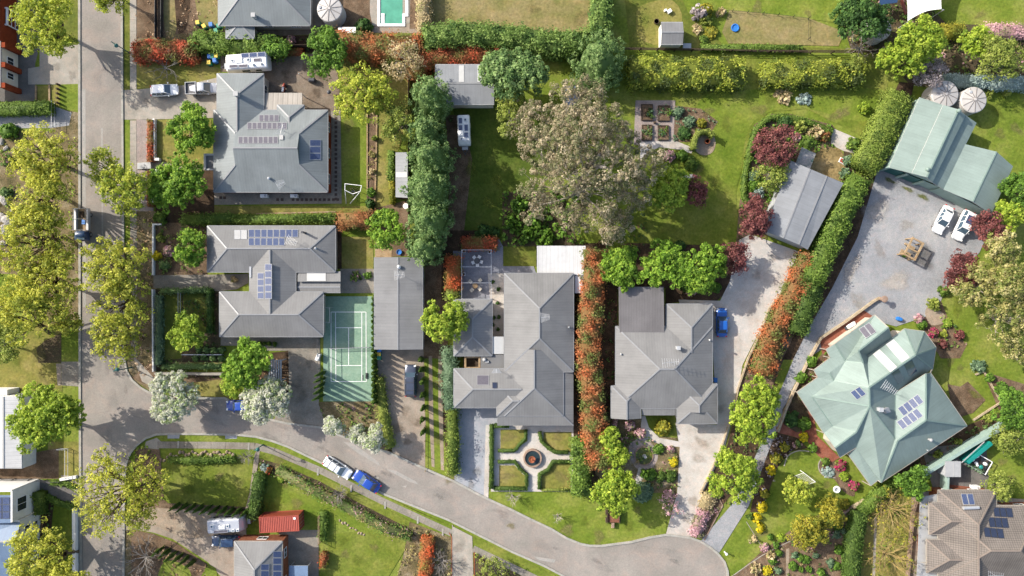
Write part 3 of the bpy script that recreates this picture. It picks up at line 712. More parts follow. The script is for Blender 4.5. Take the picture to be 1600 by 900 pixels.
    def hit(s, px, py):
        o = Vector((0, 0, H)); d = (P(px, py, 0)-o).normalized(); best = None
        for a, b, c in s.tris:
            n = (b-a).cross(c-a)
            if abs(n.dot(d)) < 1e-9: continue
            t = n.dot(a-o)/n.dot(d); p = o+d*t
            if all((y-x).cross(p-x).dot(n) >= -1e-6*n.length for x, y in ((a, b), (b, c), (c, a))):
                n = n.normalized(); n = -n if n.z < 0 else n
                if best is None or p.z > best[0].z: best = (p, n)
        return best or (P(px, py, 3.0), Vector((0, 0, 1)))
    def quad(s, name, A_, B_, C_, mat, lift=0.07, th=0.05, rim=None, D_=None, rimw=0.045, tilt=0.0):
        """flat panel lying on the roof; corners are photo pixels A,B,C(,D)"""
        D_ = D_ or (A_[0]+C_[0]-B_[0], A_[1]+C_[1]-B_[1])
        mx, my = (A_[0]+C_[0])/2, (A_[1]+C_[1])/2; p, n = s.hit(mx, my); o = Vector((0, 0, H)); Q = []
        for x, y in (A_, B_, C_, D_):
            d = P(x, y, 0)-o; t = n.dot(p+n*lift-o)/n.dot(d); Q.append(o+d*t)
        if (Q[1]-Q[0]).cross(Q[3]-Q[0]).z < 0: Q = [Q[0], Q[3], Q[2], Q[1]]
        return panel(s.o, name, Q, n, mat, th, rim, rimw)
    def panels(s, A_, B_, C_, nu, nv, mat='cell_blue', rim='galv', gap=0.06, name='solar_panel', th=0.04):
        A_, B_, C_ = map(np.array, (A_, B_, C_)); u = (B_-A_)/nu; v = (C_-B_)/nv
        for j in range(nv):
            for i in range(nu):
                p = A_+u*(i+gap/2)+v*(j+gap/2); s.quad(name, tuple(p), tuple(p+u*(1-gap)), tuple(p+u*(1-gap)+v*(1-gap)), mat, th=th, rim=rim)
    def vent(s, px, py, r=0.16, h=0.5, mat='galv', name='roof_vent'):
        p, n = s.hit(px, py); mb = MB(); mb.lathe((p.x, p.y, p.z-0.15), [(r*0.7, 0), (r*0.7, h), (r, h+0.02), (r, h+0.16), (r*0.3, h+0.28)], 10); return mb.build(name, M[mat], s.o)
    def flue(s, px, py, w=0.5, h=1.1, mat='white', name='chimney', rz=0.0):
        p, n = s.hit(px, py); mb = MB(); mb.box((p.x, p.y, p.z-0.3), (w, w, h+0.3), rz); mb.box((p.x, p.y, p.z+h), (w*1.25, w*1.25, 0.12), rz)
        return mb.build(name, M[mat], s.o)
    def antenna(s, px, py, a=0.3, h=1.8, L=1.7):
        p, n = s.hit(px, py); mb = MB(); t = p+Vector((0, 0, h)); mb.tube(p, t, 0.03, 0.025, 5); d = Vector((math.cos(a), math.sin(a), 0)); q = Vector((-d.y, d.x, 0))
        mb.tube(t-d*L/2, t+d*L/2, 0.025, n=4)
        for i in range(8):
            c = t+d*(L*(i/7-0.5)); w = 0.75-0.05*i; mb.tube(c-q*w, c+q*w, 0.018, n=4)
        return mb.build('antenna', M['galv'], s.o)
def pt_in(F_, p):
    r = True
    s0 = None
    for i in range(4):
        a, b = F_[i], F_[(i+1) % 4]; c = (b.x-a.x)*(p.y-a.y)-(b.y-a.y)*(p.x-a.x)
        if s0 is None: s0 = c > 0
        elif (c > 0) != s0: return False
    return True
WM = {}
def window(o, p, d, nrm, z, w, h):
    key = (round(w, 2), round(h, 2))
    if key not in WM:
        mb = MB(); t = 0.07
        mb.box((0, 0, 0), (w, 0.1, t)); mb.box((0, 0, h-t), (w, 0.1, t)); mb.box((-w/2+t/2, 0, t), (t, 0.1, h-2*t)); mb.box((w/2-t/2, 0, t), (t, 0.1, h-2*t)); mb.box((0, 0, t), (t*0.7, 0.08, h-2*t))
        f = bpy.data.meshes.new('window'); f.from_pydata(mb.v, [], mb.f); f.materials.append(M['white'])
        g = bpy.data.meshes.new('pane'); b = MB().box((0, 0.01, t), (w-2*t, 0.02, h-2*t)); g.from_pydata(b.v, [], b.f); g.materials.append(M['glass']); WM[key] = (f, g)
    f, g = WM[key]; wo = bpy.data.objects.new('window', f); wo.location = p+nrm*0.03+Vector((0, 0, z))-WL[o.name]; wo.rotation_euler = (0, 0, math.atan2(d.y, d.x)); link(wo, o)
    po = bpy.data.objects.new('pane', g); link(po, wo)
def panel(o, name, Q, n, mat, th=0.05, rim=None, rimw=0.045):
    c = sum(Q, Vector())/4; dn = n*(-th)
    V = Q+[q+dn for q in Q]; Fc = [(0,1,5,4),(1,2,6,5),(2,3,7,6),(3,0,4,7),(7,6,5,4)]; mi = [1 if rim else 0]*5
    if rim:
        I = []
        L1 = (Q[1]-Q[0]).length; L2 = (Q[3]-Q[0]).length; a = rimw/max(L1, .1); b = rimw/max(L2, .1)
        for (s, t) in ((a, b), (1-a, b), (1-a, 1-b), (a, 1-b)): I.append(Q[0]*(1-s)*(1-t)+Q[1]*s*(1-t)+Q[2]*s*t+Q[3]*(1-s)*t)
        V += I; Fc += [(0,1,9,8),(1,2,10,9),(2,3,11,10),(3,0,8,11),(8,9,10,11)]; mi += [1]*4+[0]
    else: Fc.append((0,1,2,3)); mi.append(0)
    ms = [M[mat]]+([M[rim]] if rim else [])
    return obj(name, V, [f[::-1] if False else f for f in Fc], ms, o, midx=mi, uv=True)
def posts(o, name, mat, pts, w, h, z=0.0, rz=0.0):
    for p in pts: MB().box((p.x, p.y, z), (w, w, h), rz).build(name, M[mat], o)
# ---------------------------------------------------------------- vehicles
def loft(mb, st, m=0, n=10, cap=True):
    """closed body through rounded-box sections (x, half width, z0, z1, corner radius share)"""
    V = []
    for x, w, z0, z1, r in st:
        zc, hz = (z0+z1)/2, (z1-z0)/2
        for i in range(n*2):
            t = 2*math.pi*(i+0.5)/(n*2); e = 1-0.72*(1-r)
            cy, sz = math.cos(t), math.sin(t)
            V.append((x, w*math.copysign(abs(cy)**e, cy), zc+hz*math.copysign(abs(sz)**e, sz)))
    k = n*2; Fc = []
    for s in range(len(st)-1):
        for i in range(k): j = (i+1) % k; Fc.append((s*k+i, (s+1)*k+i, (s+1)*k+j, s*k+j))
    if cap: Fc += [tuple(range(k)), tuple(range(len(st)*k-1, (len(st)-1)*k-1, -1))]
    return mb.add(V, Fc, m)
def wheels(o, xs, w, r=0.33, t=0.22):
    for x in xs:
        for sgn in (-1, 1):
            mb = MB(); y = sgn*(w/2-t*0.5); mb.tube((x, y-t/2, r), (x, y+t/2, r), r, n=16); q = mb.build('wheel', M['tyre'], o, local=True)
            mb = MB(); mb.tube((x, y+sgn*t*0.42, r), (x, y+sgn*t*0.54, r), r*0.62, n=12); mb.build('rim', M['rim'], q, local=True)
def car(name, label, cat, px, py, ang, L=4.6, w=1.82, h=1.48, paint='white_paint', form='wagon', rails=False, group=None, sunroof=False, z=0.06):
    """front faces +x before turning by ang degrees"""
    c = P(px, py, 0.9); o = empty(name, (c.x, c.y, z), label, cat, group, math.radians(ang)); a = L/2; y = w/2; hb = 0.60*h
    mb = MB(); ute = form == 'ute'
    st = [(-a, y*0.72, 0.42, hb*0.82, .6), (-a+0.12, y*0.88, 0.3, hb*0.96, .5), (-a+0.5, y*0.98, 0.22, hb, .4), (-0.2*L, y, 0.2, hb*1.02, .35), (0.1*L, y, 0.2, hb*1.0, .35), (0.27*L, y*0.99, 0.2, hb*0.95, .4), (a-0.42, y*0.95, 0.24, hb*0.86, .5), (a-0.14, y*0.84, 0.3, hb*0.76, .6), (a, y*0.62, 0.38, hb*0.62, .7)]
    loft(mb, st); mb.build('body', M[paint], o, local=True, smooth=True)
    fr = {'wagon': (0.25, 0.10, -0.40, -0.465), 'hatch': (0.24, 0.09, -0.34, -0.45), 'sedan': (0.22, 0.06, -0.24, -0.38), 'suv': (0.26, 0.13, -0.40, -0.465), 'ute': (0.26, 0.12, -0.08, -0.13), 'coupe': (0.16, 0.0, -0.2, -0.4)}[form]
    x0, x1, x2, x3 = [f*L for f in fr]; zb, zt = hb*0.93, h; yb, yt = y*0.93, y*0.74
    V = [(x0, -yb*0.9, zb), (x0, yb*0.9, zb), (x1, yt*0.95, zt), (x1, -yt*0.95, zt), (x2, yt*0.92, zt-0.02), (x2, -yt*0.92, zt-0.02), (x3, yb*0.86, zb), (x3, -yb*0.86, zb), ((x0+x3)/2, yb, zb), ((x0+x3)/2, -yb, zb)]
    mb = MB(); mb.add(V, [(0,1,2,3),(4,6,7,5),(1,8,6,4,2),(0,3,5,7,9),(3,2,4,5)]); mb.build('windows', M['glass_blue'], o, local=True)
    mb = MB(); xr, xf = x2-0.05, x1+0.03
    loft(mb, [(xr, yt*0.86, zt-0.07, zt+0.02, .5), (xr+0.2, yt*0.99, zt-0.08, zt+0.05, .4), ((xr+xf)/2, yt*1.02, zt-0.08, zt+0.06, .4), (xf-0.15, yt*0.99, zt-0.08, zt+0.04, .4), (xf, yt*0.88, zt-0.07, zt+0.01, .5)], n=6)
    for s in (-1, 1):
        mb.tube((x1, s*yt*0.93, zt), (x0, s*yb*0.9, zb), 0.045, n=5); mb.tube((x2, s*yt*0.9, zt), (x3, s*yb*0.86, zb), 0.06, n=5)
        for f in (0.38, 0.72): mb.tube((x1+(x2-x1)*f, s*yt*0.97, zt-0.02), (x0+(x3-x0)*(f*0.9+0.05), s*yb*0.99, zb), 0.05, n=5)
    mb.build('roof', M[paint], o, local=True, smooth=True)
    for s in (-1, 1):
        MB().box((a-0.2, s*y*0.68, hb*0.66), (0.24, 0.34, 0.16), -s*0.4).build('headlight', M['lamp_white'], o, local=True)
        MB().box((-a+0.1, s*y*0.74, hb*0.72), (0.14, 0.26, 0.2), s*0.3).build('tail_light', M['lamp_red'], o, local=True)
        mb = MB(); mb.box((x0-0.28, s*(y+0.09), hb*0.98), (0.14, 0.22, 0.14)); mb.build('wing_mirror', M[paint], o, local=True)
        if rails: MB().tube((x1-0.2, s*yt*0.9, zt+0.1), (x2+0.15, s*yt*0.9, zt+0.09), 0.03, n=5).build('roof_rail', M['dark_metal'], o, local=True)
    if rails:
        for f in (0.3, 0.75): MB().beam((x1+(x2-x1)*f, -yt*0.9, zt+0.1), (x1+(x2-x1)*f, yt*0.9, zt+0.1), 0.06, 0.03).build('roof_bar', M['dark_metal'], o, local=True)
    if sunroof: MB().box((x1+(x2-x1)*0.3, 0, zt+0.055), (0.75, 0.85, 0.02)).build('sunroof', M['glass'], o, local=True)
    wheels(o, (-0.29*L, 0.31*L), w*0.98)
    if ute:
        mb = MB(); tx0, tx1 = -a+0.02, x3-0.06; zz = hb*0.98; mb.box(((tx0+tx1)/2, 0, zz-0.12), (tx1-tx0, w*1.02, 0.14), m=0)
        for s in (-1, 1): mb.box(((tx0+tx1)/2, s*w*0.5, zz), (tx1-tx0, 0.05, 0.28), m=1)
        mb.box((tx0+0.03, 0, zz), (0.05, w, 0.28), m=1); mb.box((tx1-0.03, 0, zz), (0.05, w, 0.6), m=1)
        mb.build('tray', [M['dark_metal'], M['galv']], o, local=True)
    return o
def caravan(label, px, py, ang, L=6.6, w=2.4, h=2.7, panels=(), items=(), body='white', top=None, nose=0.5):
    """travel trailer; drawbar towards +x. panels / items: (x, y, dx, dy, material) on the roof"""
    c = P(px, py, h); o = empty('caravan', (c.x, c.y, 0.06), label, 'caravan', None, math.radians(ang)); a = L/2
    mb = MB(); loft(mb, [(-a, w/2*0.93, 0.55, h-0.12, .12), (-a+0.15, w/2, 0.45, h, .08), (a-nose, w/2, 0.45, h, .08), (a-0.08, w/2*0.97, 0.5, h*0.72, .12), (a, w/2*0.92, 0.55, h*0.62, .15)], n=12)
    mb.build('body', M[body], o, local=True)
    if top: MB().box((-nose*0.4, 0, h-0.005), (L-nose-0.3, w*0.9, 0.02)).build('roof_sheet', M[top], o, local=True)
    for x, y, dx, dy, m in panels:
        Q = [Vector((x-dx/2, y-dy/2, h+0.09)), Vector((x+dx/2, y-dy/2, h+0.09)), Vector((x+dx/2, y+dy/2, h+0.09)), Vector((x-dx/2, y+dy/2, h+0.09))]
        q = panel(o, 'solar_panel', [v+WL[o.name] for v in Q], Vector((0, 0, 1)), m, 0.05, 'galv')
    for x, y, dx, dy, m in items:
        mb = MB(); mb.box((x, y, h), (dx, dy, 0.16), taper=0.88); q = mb.build('roof_hatch' if dx < 0.75 else 'air_conditioner', M[m], o, local=True)
        if dx < 0.75: MB().box((x, y, h+0.155), (dx*0.62, dy*0.62, 0.02)).build('hatch_lid', M['glass_blue'], q, local=True)
    mb = MB()
    for s in (-1, 1): mb.tube((a-0.4, s*0.75, 0.5), (a+1.35, 0, 0.5), 0.05, n=6)
    mb.tube((a+0.9, 0, 0.0), (a+0.9, 0, 0.75), 0.04, n=6); mb.build('drawbar', M['dark_metal'], o, local=True)
    MB().box((a+0.35, 0, 0.5), (0.5, 0.9, 0.4)).build('gas_locker', M['grey_metal'], o, local=True)
    for s in (-1, 1):
        mb = MB(); mb.box((0.3, s*w/2, 1.3), (1.2, 0.05, 0.6)); mb.box((-1.6, s*w/2, 1.3), (0.9, 0.05, 0.55)); mb.build('window', M['glass'], o, local=True)
    wheels(o, (-0.45, 0.4), w*0.96)
    return o
def tank(label, px, py, r, h, group=None, ribs=10, mat='tank_white', hatch=(0.5, 0.3)):
    c = P(px, py, h); R = r/10*(1-h/H); o = empty('water_tank', (c.x, c.y, 0), label, 'water tank', group)
    mb = MB(); prof = []
    for i in range(17): z = (h-0.25)*i/16; prof.append((R*(1.0 if i % 2 else 0.985), z))
    mb.lathe((0, 0, 0), prof, 40); mb.build('tank_wall', M[mat], o, local=True)
    mb = MB(); mb.lathe((0, 0, 0), [(R*1.02, h-0.28), (R*1.02, h-0.1), (R*0.96, h), (R*0.12, h+0.32), (R*0.1, h+0.38)], 40); mb.build('lid', M[mat], o, local=True)
    rm = None
    for i in range(ribs):
        t = 2*math.pi*i/ribs+0.2; mb = MB()
        if rm is None:
            mb.beam((R*0.12, 0, h+0.31), (R*0.97, 0, h-0.0), 0.09, 0.05); q = mb.build('rib', M['tank_rib'], o, local=True); rm = q.data
        else: q = link(bpy.data.objects.new('rib', rm), o)
        q.rotation_euler = (0, 0, t)
    mb = MB(); mb.lathe((R*hatch[0], R*hatch[1], h+0.08), [(0.24, 0), (0.24, 0.14), (0.2, 0.17)], 12); mb.build('hatch', M['grey_metal'], o, local=True)
    MB().tube((-R*1.03, 0, 0), (-R*1.03, 0, h-0.2), 0.05, n=6).build('inlet_pipe', M['white'], o, local=True)
    return o
def copy_tree(o, loc, rz=None, label=None, group=None, parent=None):
    c = o.copy(); COL.objects.link(c)
    if parent is None: c.location = loc
    else: c.parent = parent
    if rz is not None: c.rotation_euler = (0, 0, rz)
    if label: c['label'] = label
    if group: c['group'] = group
    for ch in o.children: copy_tree(ch, None, parent=c)
    return c
# ---------------------------------------------------------------- roof materials
M['roof_grey'] = roofmat('roof_grey', A(164,163,161), 0.40, 0.16)
M['roof_blue'] = roofmat('roof_blue', A(163,170,170), 0.40, 0.14)
M['roof_dark'] = roofmat('roof_dark', A(144,140,140), 0.40, 0.16)
M['roof_green'] = roofmat('roof_green', A(168,187,179), 0.45, 0.08, patch=0.1, rough=0.6, spec=0.2)
M['roof_shed'] = roofmat('roof_shed', A(160,160,160), 0.5, 0.12)
M['roof_shedblue'] = roofmat('roof_shedblue', A(176,179,182), 0.8, 0.06, rough=0.5)
M['roof_white'] = roofmat('roof_white', (0.47,0.465,0.455), 0.6, 0.2)
M['roof_pale'] = roofmat('roof_pale', A(188,190,192), 0.5, 0.12)
M['roof_stripe'] = roofmat('roof_stripe', A(214,204,190), 0.75, 0.42)
M['roof_tile'] = roofmat('roof_tile', A(158,148,139), 0.32, 0.30, rough=0.8, tiles=True, patch=0.2)
M['roof_modern'] = roofmat('roof_modern', A(140,166,200), 0.6, 0.05, rough=0.5)
M['roof_old'] = gmat('roof_old', [A(120,150,140), A(196,192,186), A(214,212,208)], 0.9, 5, 0.25, 0.1)
M['cap_grey'] = pmat('cap_grey', A(176,177,178), 0.5)
M['cap_green'] = pmat('cap_green', A(160,184,172), 0.5)
M['cap_tile'] = pmat('cap_tile', A(172,156,142), 0.8)
M['gut_cream'] = pmat('gut_cream', A(214,202,184), 0.5)
M['gut_white'] = pmat('gut_white', A(214,214,212), 0.5)
M['skylight'] = pmat('skylight', A(236,236,232), 0.4, var=0.05)
M['tank_white'] = pmat('tank_white', A(240,234,227), 0.6, var=0.08)
M['tank_rib'] = pmat('tank_rib', A(168,160,154), 0.7)
# ---------------------------------------------------------------- the ground
g = obj('ground', [(-900,-900,-0.02),(900,-900,-0.02),(900,900,-0.02),(-900,900,-0.02)], [(0,1,2,3)], M['lawn']); tag(g, kind='structure')
S = sheet
# lawns and beds, left of the street
S('litter_ground', 'litter', [(-60,205),(125,205),(126,520),(60,500),(20,470),(-60,470)], 1)
S('lawn', 'lawn_dry', [(-80,470),(40,470),(97,520),(97,622),(-80,628)], 2)
S('lawn', 'lawn', [(-80,440),(60,440),(30,540),(-80,560)], 3, 3)
S('garden_bed', 'soil', [(57,545),(70,532),(96,520),(96,567),(60,567)], 3)
S('verge', 'lawn', [(96,500),(126,500),(126,566),(96,566)], 2)
S('paving', 'concrete_old', [(96,565),(126,565),(126,604),(96,602)], 4)
S('brick_edging', 'concrete_warm', [(88,568),(95.5,568),(95.5,602),(90,602)], 4)
S('lawn', 'lawn_dry', [(75,690),(125,690),(125,746),(75,746)], 2)
S('garden_bed', 'mulch', [(-60,728),(92,700),(92,748),(-60,748)], 3)
S('driveway', 'asphalt_dark_and_shade', [(-80,747),(60,748),(95,756),(126,774),(126,792),(108,788),(85,780),(60,769),(-80,763)], 5)
S('garden_bed', 'mulch_dark', [(30,768),(60,769),(85,780),(80,830),(45,850),(30,850)], 3)
S('lawn', 'lawn', [(80,782),(119,793),(119,960),(50,960)], 2)
S('path', 'concrete_blue', [(118,792),(125,792),(125,960),(118,960)], 4)
S('retaining_strip', 'concrete', [(95,742),(126,745),(126,772),(98,755)], 4)
S('forecourt', 'asphalt_dark_and_shade', [(-60,-60),(62,-60),(62,72),(55,100),(55,158),(-60,160)], 2)  # same paving in the building's shadow; the shade is put in as darker colour
S('forecourt', 'concrete', [(62,72),(126,70),(126,132),(44,132),(44,107),(62,104)], 3)
S('verge', 'lawn_shade', [(60,-60),(126,-60),(126,70),(62,72)], 2)
S('lawn', 'lawn_dry', [(58,134),(76,134),(78,160),(58,157)], 3)
S('lawn', 'lawn_dry', [(79,133),(93,133),(93,168),(79,160)], 3)
S('verge', 'lawn', [(93,132),(123,131),(123,176),(93,170)], 3)
S('gravel_drive', 'gravel_grey', [(-60,172),(85,166),(112,176),(108,196),(80,200),(-60,201)], 3)
S('verge', 'litter', [(80,172),(126,172),(126,232),(92,232),(78,200)], 2)
edging('timber_edging', 'timber', [(78,133),(78.3,160)], 0.25, 0.2); edging('timber_edging', 'timber', [(57,134),(57,157)], 0.25, 0.2)
# the street, its kerbs and its cul-de-sac
road = [(125,-120),(190,-120),(191,140),(193,450),(194,560),(198,580),(206,594),(220,606),(236,615),(270,621),(310,622.5),(352,622.5),(405,652),(450,662),(500,668),(545,686),(590,702),(607,707),(670,735),(707,751),(756,777),(800,797),(830,812),(862,827),(885,841),(907,850),(922,853),(940,853),(987,847),(1015,840),(1040,836),(1062,838),(1080,841),(1094,846),(1110,856),(1122,866),(1131,878),(1136,892),(1137,912),(1128,940),(1100,968),(1050,982),(1000,975),(960,948),(925,918),(890,904),(850,883),(800,861),(700,811),(600,771),(500,721),(450,697),(425,688),(400,681.5),(370,678.5),(330,677.5),(270,677),(245,678),(228,684),(214,695),(204,707),(198,722),(195,745),(194,800),(193,1020),(128,1020),(126,600)]
S('road', 'asphalt', road, 6)
k1 = [(190.5,-120),(191.5,140),(193.5,450),(194.5,560),(198.5,580),(206.5,593.5),(220,605.5),(236,614.5),(270,620.5),(310,622),(352,622),(405,651.5),(450,661.5),(500,667.5),(545,685.5),(590,701.5),(607,706.5),(670,734.5),(707,750.5),(756,776.5),(800,796.5),(830,811.5),(862,826.5),(885,840.5),(907,849.5),(922,852.5),(940,852.5),(987,846.5),(1015,839.5),(1040,835.5),(1062,837.5),(1080,840.5),(1094,845.5),(1110,855.5),(1122,865.5),(1131.5,877.5),(1136.5,892),(1137.5,912),(1128,941)]
k2 = [(890,904.5),(850,883.5),(800,861.5),(700,811.5),(600,771.5),(500,721.5),(450,697.5),(425,688.5),(400,682),(370,679),(330,678),(270,677.5),(245,678.5),(228,684.5),(214,695.5),(204,707.5),(198,722.5),(195,745),(194,800),(193,1020)]
edging('kerb', 'kerb', k1, 0.34, 0.17, z0=0.0); edging('kerb', 'kerb', k2, 0.34, 0.17, z0=0.0); edging('kerb', 'kerb', [(124.5,-120),(125.5,600),(127.5,1020)], 0.36, 0.17)
for q in ([(536,690),(552,692),(592,722),(594,728),(560,708)],[(604,733),(618,735),(650,752),(654,757),(638,752)],[(575,745),(592,745),(592,749),(580,749)],[(834,869),(868,874),(866,879),(842,875)],[(628,760),(636,758),(634,762)]):
    S('road_patch', 'seal_patch', q, 8)
for q in ([(128,140),(134,140),(135,480),(130,480)],[(158,200),(161,200),(162,470),(160,470)]): S('road_seam', 'seal_patch', q, 7)
# right-hand verge and footpath
S('verge', 'lawn_shade', [(191,-120),(203,-120),(203,141),(191.5,141)], 3); S('verge', 'lawn', [(191.5,187),(203,187),(204,450),(193,450)], 3)
S('verge', 'litter', [(193,330),(243,330),(243,590),(236,612),(206,592),(195,560)], 2)
S('driveway', 'concrete', [(192,141),(213,140),(290,133),(345,120),(346,184),(262,186),(213,187),(192,187)], 5)
fp = empty('footpath', P(208,230)); tag(fp, kind='structure')
def slabs(o, c, w, step=1.9, mat='concrete', lvl=4):
    """paving slabs along a centre line, each its own piece"""
    q = [P(x, y) for x, y in c]; z = lvl*LV
    for a, b in zip(q, q[1:]):
        L = (b-a).length; n = max(1, round(L/step)); d = (b-a).normalized(); p = Vector((-d.y, d.x, 0))*(w/2)
        for i in range(n):
            s, e = a.lerp(b, i/n)+d*0.015, a.lerp(b, (i+1)/n)-d*0.015; mb = MB()
            mb.prism([tuple(v[:2]) for v in (s-p, e-p, e+p, s+p)], 0, z+0.02); mb.build('paving_slab', M[mat], o)
slabs(fp, [(208,-60),(208.5,140)], 1.0, 1.9); slabs(fp, [(208.5,188),(208.5,330)], 1.0, 1.9); slabs(fp, [(208.5,330),(210,560)], 1.0, 3.0, 'concrete_old')
fp2 = empty('footpath', P(500,735)); tag(fp2, kind='structure')
S('footpath_apron', 'concrete', [(228,690),(245,684),(252,690),(248,702),(226,700)], 4)
slabs(fp2, [(246,695),(330,695.5),(398,697),(428,705),(505,737),(600,784),(706,833)], 1.05, 2.4, 'concrete_old')
slabs(fp2, [(739,857),(800,886),(860,915)], 1.05, 2.4, 'concrete_old')
for x, y in ((279,694.5),(389,697),(497,737),(549,763),(602,789),(653,812),(692,831)): 
    p = P(x, y); 
    S('joint_strip', 'kerb', [(x-1.2,y-5.5),(x+1.4,y-5.5),(x+1,y+5.5),(x-1.6,y+5.5)], 12)
S('verge', 'lawn', [(250,679),(370,680),(400,683),(450,699),(500,723),(600,773),(706,827),(706,823),(600,776),(560,762),(505,731),(428,698),(398,690),(330,689),(244,689),(245,682)], 3)
S('verge', 'lawn', [(440,704),(450,700),(500,723),(600,774),(706,826),(706,829),(604,781),(508,735)], 3)
S('verge', 'lawn_rich', [(739,838),(800,866),(860,895),(890,910),(890,920),(800,878),(739,848)], 3)
S('paving', 'concrete_blue', [(262,679.5),(281,679.5),(280,685),(262,685)], 5); S('paving', 'concrete_blue', [(352,680),(371,680),(370,685.5),(352,685.5)], 5)
# house lot at the top
S('bare_ground', 'mulch', [(213,-80),(345,-80),(345,45),(300,68),(213,66)], 2)
S('lawn', 'lawn_tan', [(300,-80),(342,-80),(342,38),(322,48),(308,20)], 3, 3); S('lawn', 'lawn_tan', [(258,-40),(272,-40),(276,45),(262,60),(256,30)], 3, 3)
S('bare_ground', 'mulch_dark', [(272,-80),(296,-80),(296,20),(288,48),(276,40)], 4, 3)
S('lawn', 'lawn_dry', [(213,100),(235,98),(320,96),(345,108),(345,122),(290,132),(213,139)], 3)
S('garden_bed', 'litter', [(205,62),(345,45),(345,100),(320,98),(205,104)], 2)
S('yard', 'paving_brown', [(345,44),(530,40),(530,52),(345,60)], 3); S('yard', 'concrete_warm', [(475,-60),(660,-60),(660,52),(475,50)], 2)
S('bare_ground', 'mulch', [(510,-40),(600,-40),(598,40),(560,45),(512,44)], 3)
S('pool_surround', 'concrete', [(578,-60),(642,-60),(644,34),(625,42),(582,40),(578,20)], 4)
S('garden_bed', 'mulch', [(642,-60),(652,-60),(652,45),(640,45)], 5)
S('lawn', 'lawn_tan', [(672,-80),(932,-80),(928,50),(675,50)], 2)
S('garden_bed', 'mulch_dark', [(345,58),(530,54),(530,82),(345,84)], 3)
# first house
S('yard', 'paving_brown', [(345,84),(525,84),(530,140),(532,175),(412,175),(410,112),(345,112)], 4)
S('gravel_path', 'concrete_old', [(512,175),(532,172),(534,318),(335,320),(335,300),(512,300)], 4)
S('lawn', 'lawn', [(533,175),(574,178),(574,334),(400,336),(335,333),(335,320),(534,320)], 3)
S('lawn', 'lawn_dry', [(335,322),(575,322),(575,334),(335,334)], 5)
S('garden_bed', 'mulch', [(573,175),(588,175),(587,330),(573,332)], 4)
S('lawn', 'lawn_dry', [(587,100),(625,100),(640,190),(620,240),(612,310),(614,330),(586,332)], 3)
S('lawn', 'lawn_dry', [(530,84),(690,90),(660,130),(640,190),(590,180),(573,172),(535,170)], 2)
edging('timber_edging', 'timber', [(574,178),(574,300)], 0.2, 0.18); edging('timber_edging', 'timber', [(589,178),(588,250),(585.5,325)], 0.22, 0.2)
edging('timber_edging', 'timber', [(400,334),(525,331)], 0.2, 0.15)
S('garden_bed', 'gravel_mauve', [(213,187),(240,187),(240,330),(213,330)], 3); S('lawn', 'lawn_dry', [(245,187),(262,187),(330,187),(335,258),(250,260),(245,250)], 3)
S('garden_bed', 'mulch_dark', [(243,262),(335,258),(340,345),(243,350)], 2)
S('path', 'concrete_warm', [(213,253),(255,253),(280,258),(320,258),(320,266),(255,264),(213,266)], 5)
# second house
S('garden_bed', 'mulch', [(243,348),(324,348),(324,430),(243,430)], 3)
S('path', 'concrete_old', [(240,430),(345,429),(388,428),(388,442),(370,452),(343,455),(240,450)], 5)
S('garden_bed', 'soil', [(243,452),(345,452),(345,540),(350,575),(243,580)], 3)
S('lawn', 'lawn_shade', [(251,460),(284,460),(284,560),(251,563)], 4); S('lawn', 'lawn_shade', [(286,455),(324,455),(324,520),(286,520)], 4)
S('lawn', 'lawn_tan', [(260,566),(348,566),(348,572),(260,572)], 5)
S('garden_bed', 'mulch', [(206,590),(243,560),(243,582),(350,585),(350,592),(300,598),(246,600),(225,600)], 4)
S('verge', 'lawn_dry', [(290,596),(365,592),(440,610),(440,640),(405,650),(352,621),(290,621)], 3)
S('footpath_apron', 'concrete', [(209,560),(213,560),(242,592),(250,604),(240,606),(222,596)], 5)
S('path', 'concrete_old', [(345,527),(452,527),(452,548),(400,548),(400,556),(388,552),(388,540),(345,540)], 4)
S('garden_bed', 'mulch_dark', [(380,556),(452,548),(452,622),(400,620)], 4)
S('driveway', 'concrete_old', [(450,523),(500,523),(500,600),(498,632),(512,670),(470,664),(428,656),(452,610)], 6)
S('garden_bed', 'litter', [(498,628),(588,627),(612,706),(600,706),(540,684),(508,670),(498,650)], 5)
S('lawn', 'lawn_dry', [(534,370),(583,370),(583,420),(534,420)], 3); S('yard', 'concrete_old', [(532,420),(586,420),(586,458),(532,458)], 4)
S('garden_bed', 'mulch_dark', [(525,340),(534,340),(534,420),(525,420)], 4); S('garden_bed', 'mulch', [(588,325),(640,312),(640,400),(586,402)], 3)
S('yard', 'timber', [(586,388),(612,388),(612,402),(586,402)], 4)
S('driveway', 'concrete_warm', [(590,543),(662,543),(662,600),(665,660),(664,733),(640,722),(612,709),(607,650),(590,592)], 6)
S('garden_bed', 'mulch_dark', [(588,590),(600,590),(608,650),(613,706),(606,704),(594,640)], 7)
S('lawn', 'lawn', [(662,560),(712,560),(714,700),(707,750),(664,733)], 3)
S('wheel_track', 'gravel_tan', [(670,556),(675,556),(679,730),(674.5,729),(670,640)], 5, 0); S('wheel_track', 'gravel_tan', [(685,556),(690,556),(694,735),(689,734),(685,640)], 5, 0)
S('dirt_drive', 'mulch', [(660,560),(698,560),(706,440),(724,370),(738,250),(722,180),(696,180),(702,260),(700,340),(664,420)], 4)
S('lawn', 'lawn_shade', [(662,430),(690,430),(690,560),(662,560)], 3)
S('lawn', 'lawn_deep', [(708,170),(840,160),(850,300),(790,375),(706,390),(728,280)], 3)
S('garden_bed', 'soil', [(785,300),(880,300),(905,390),(785,385)], 4)
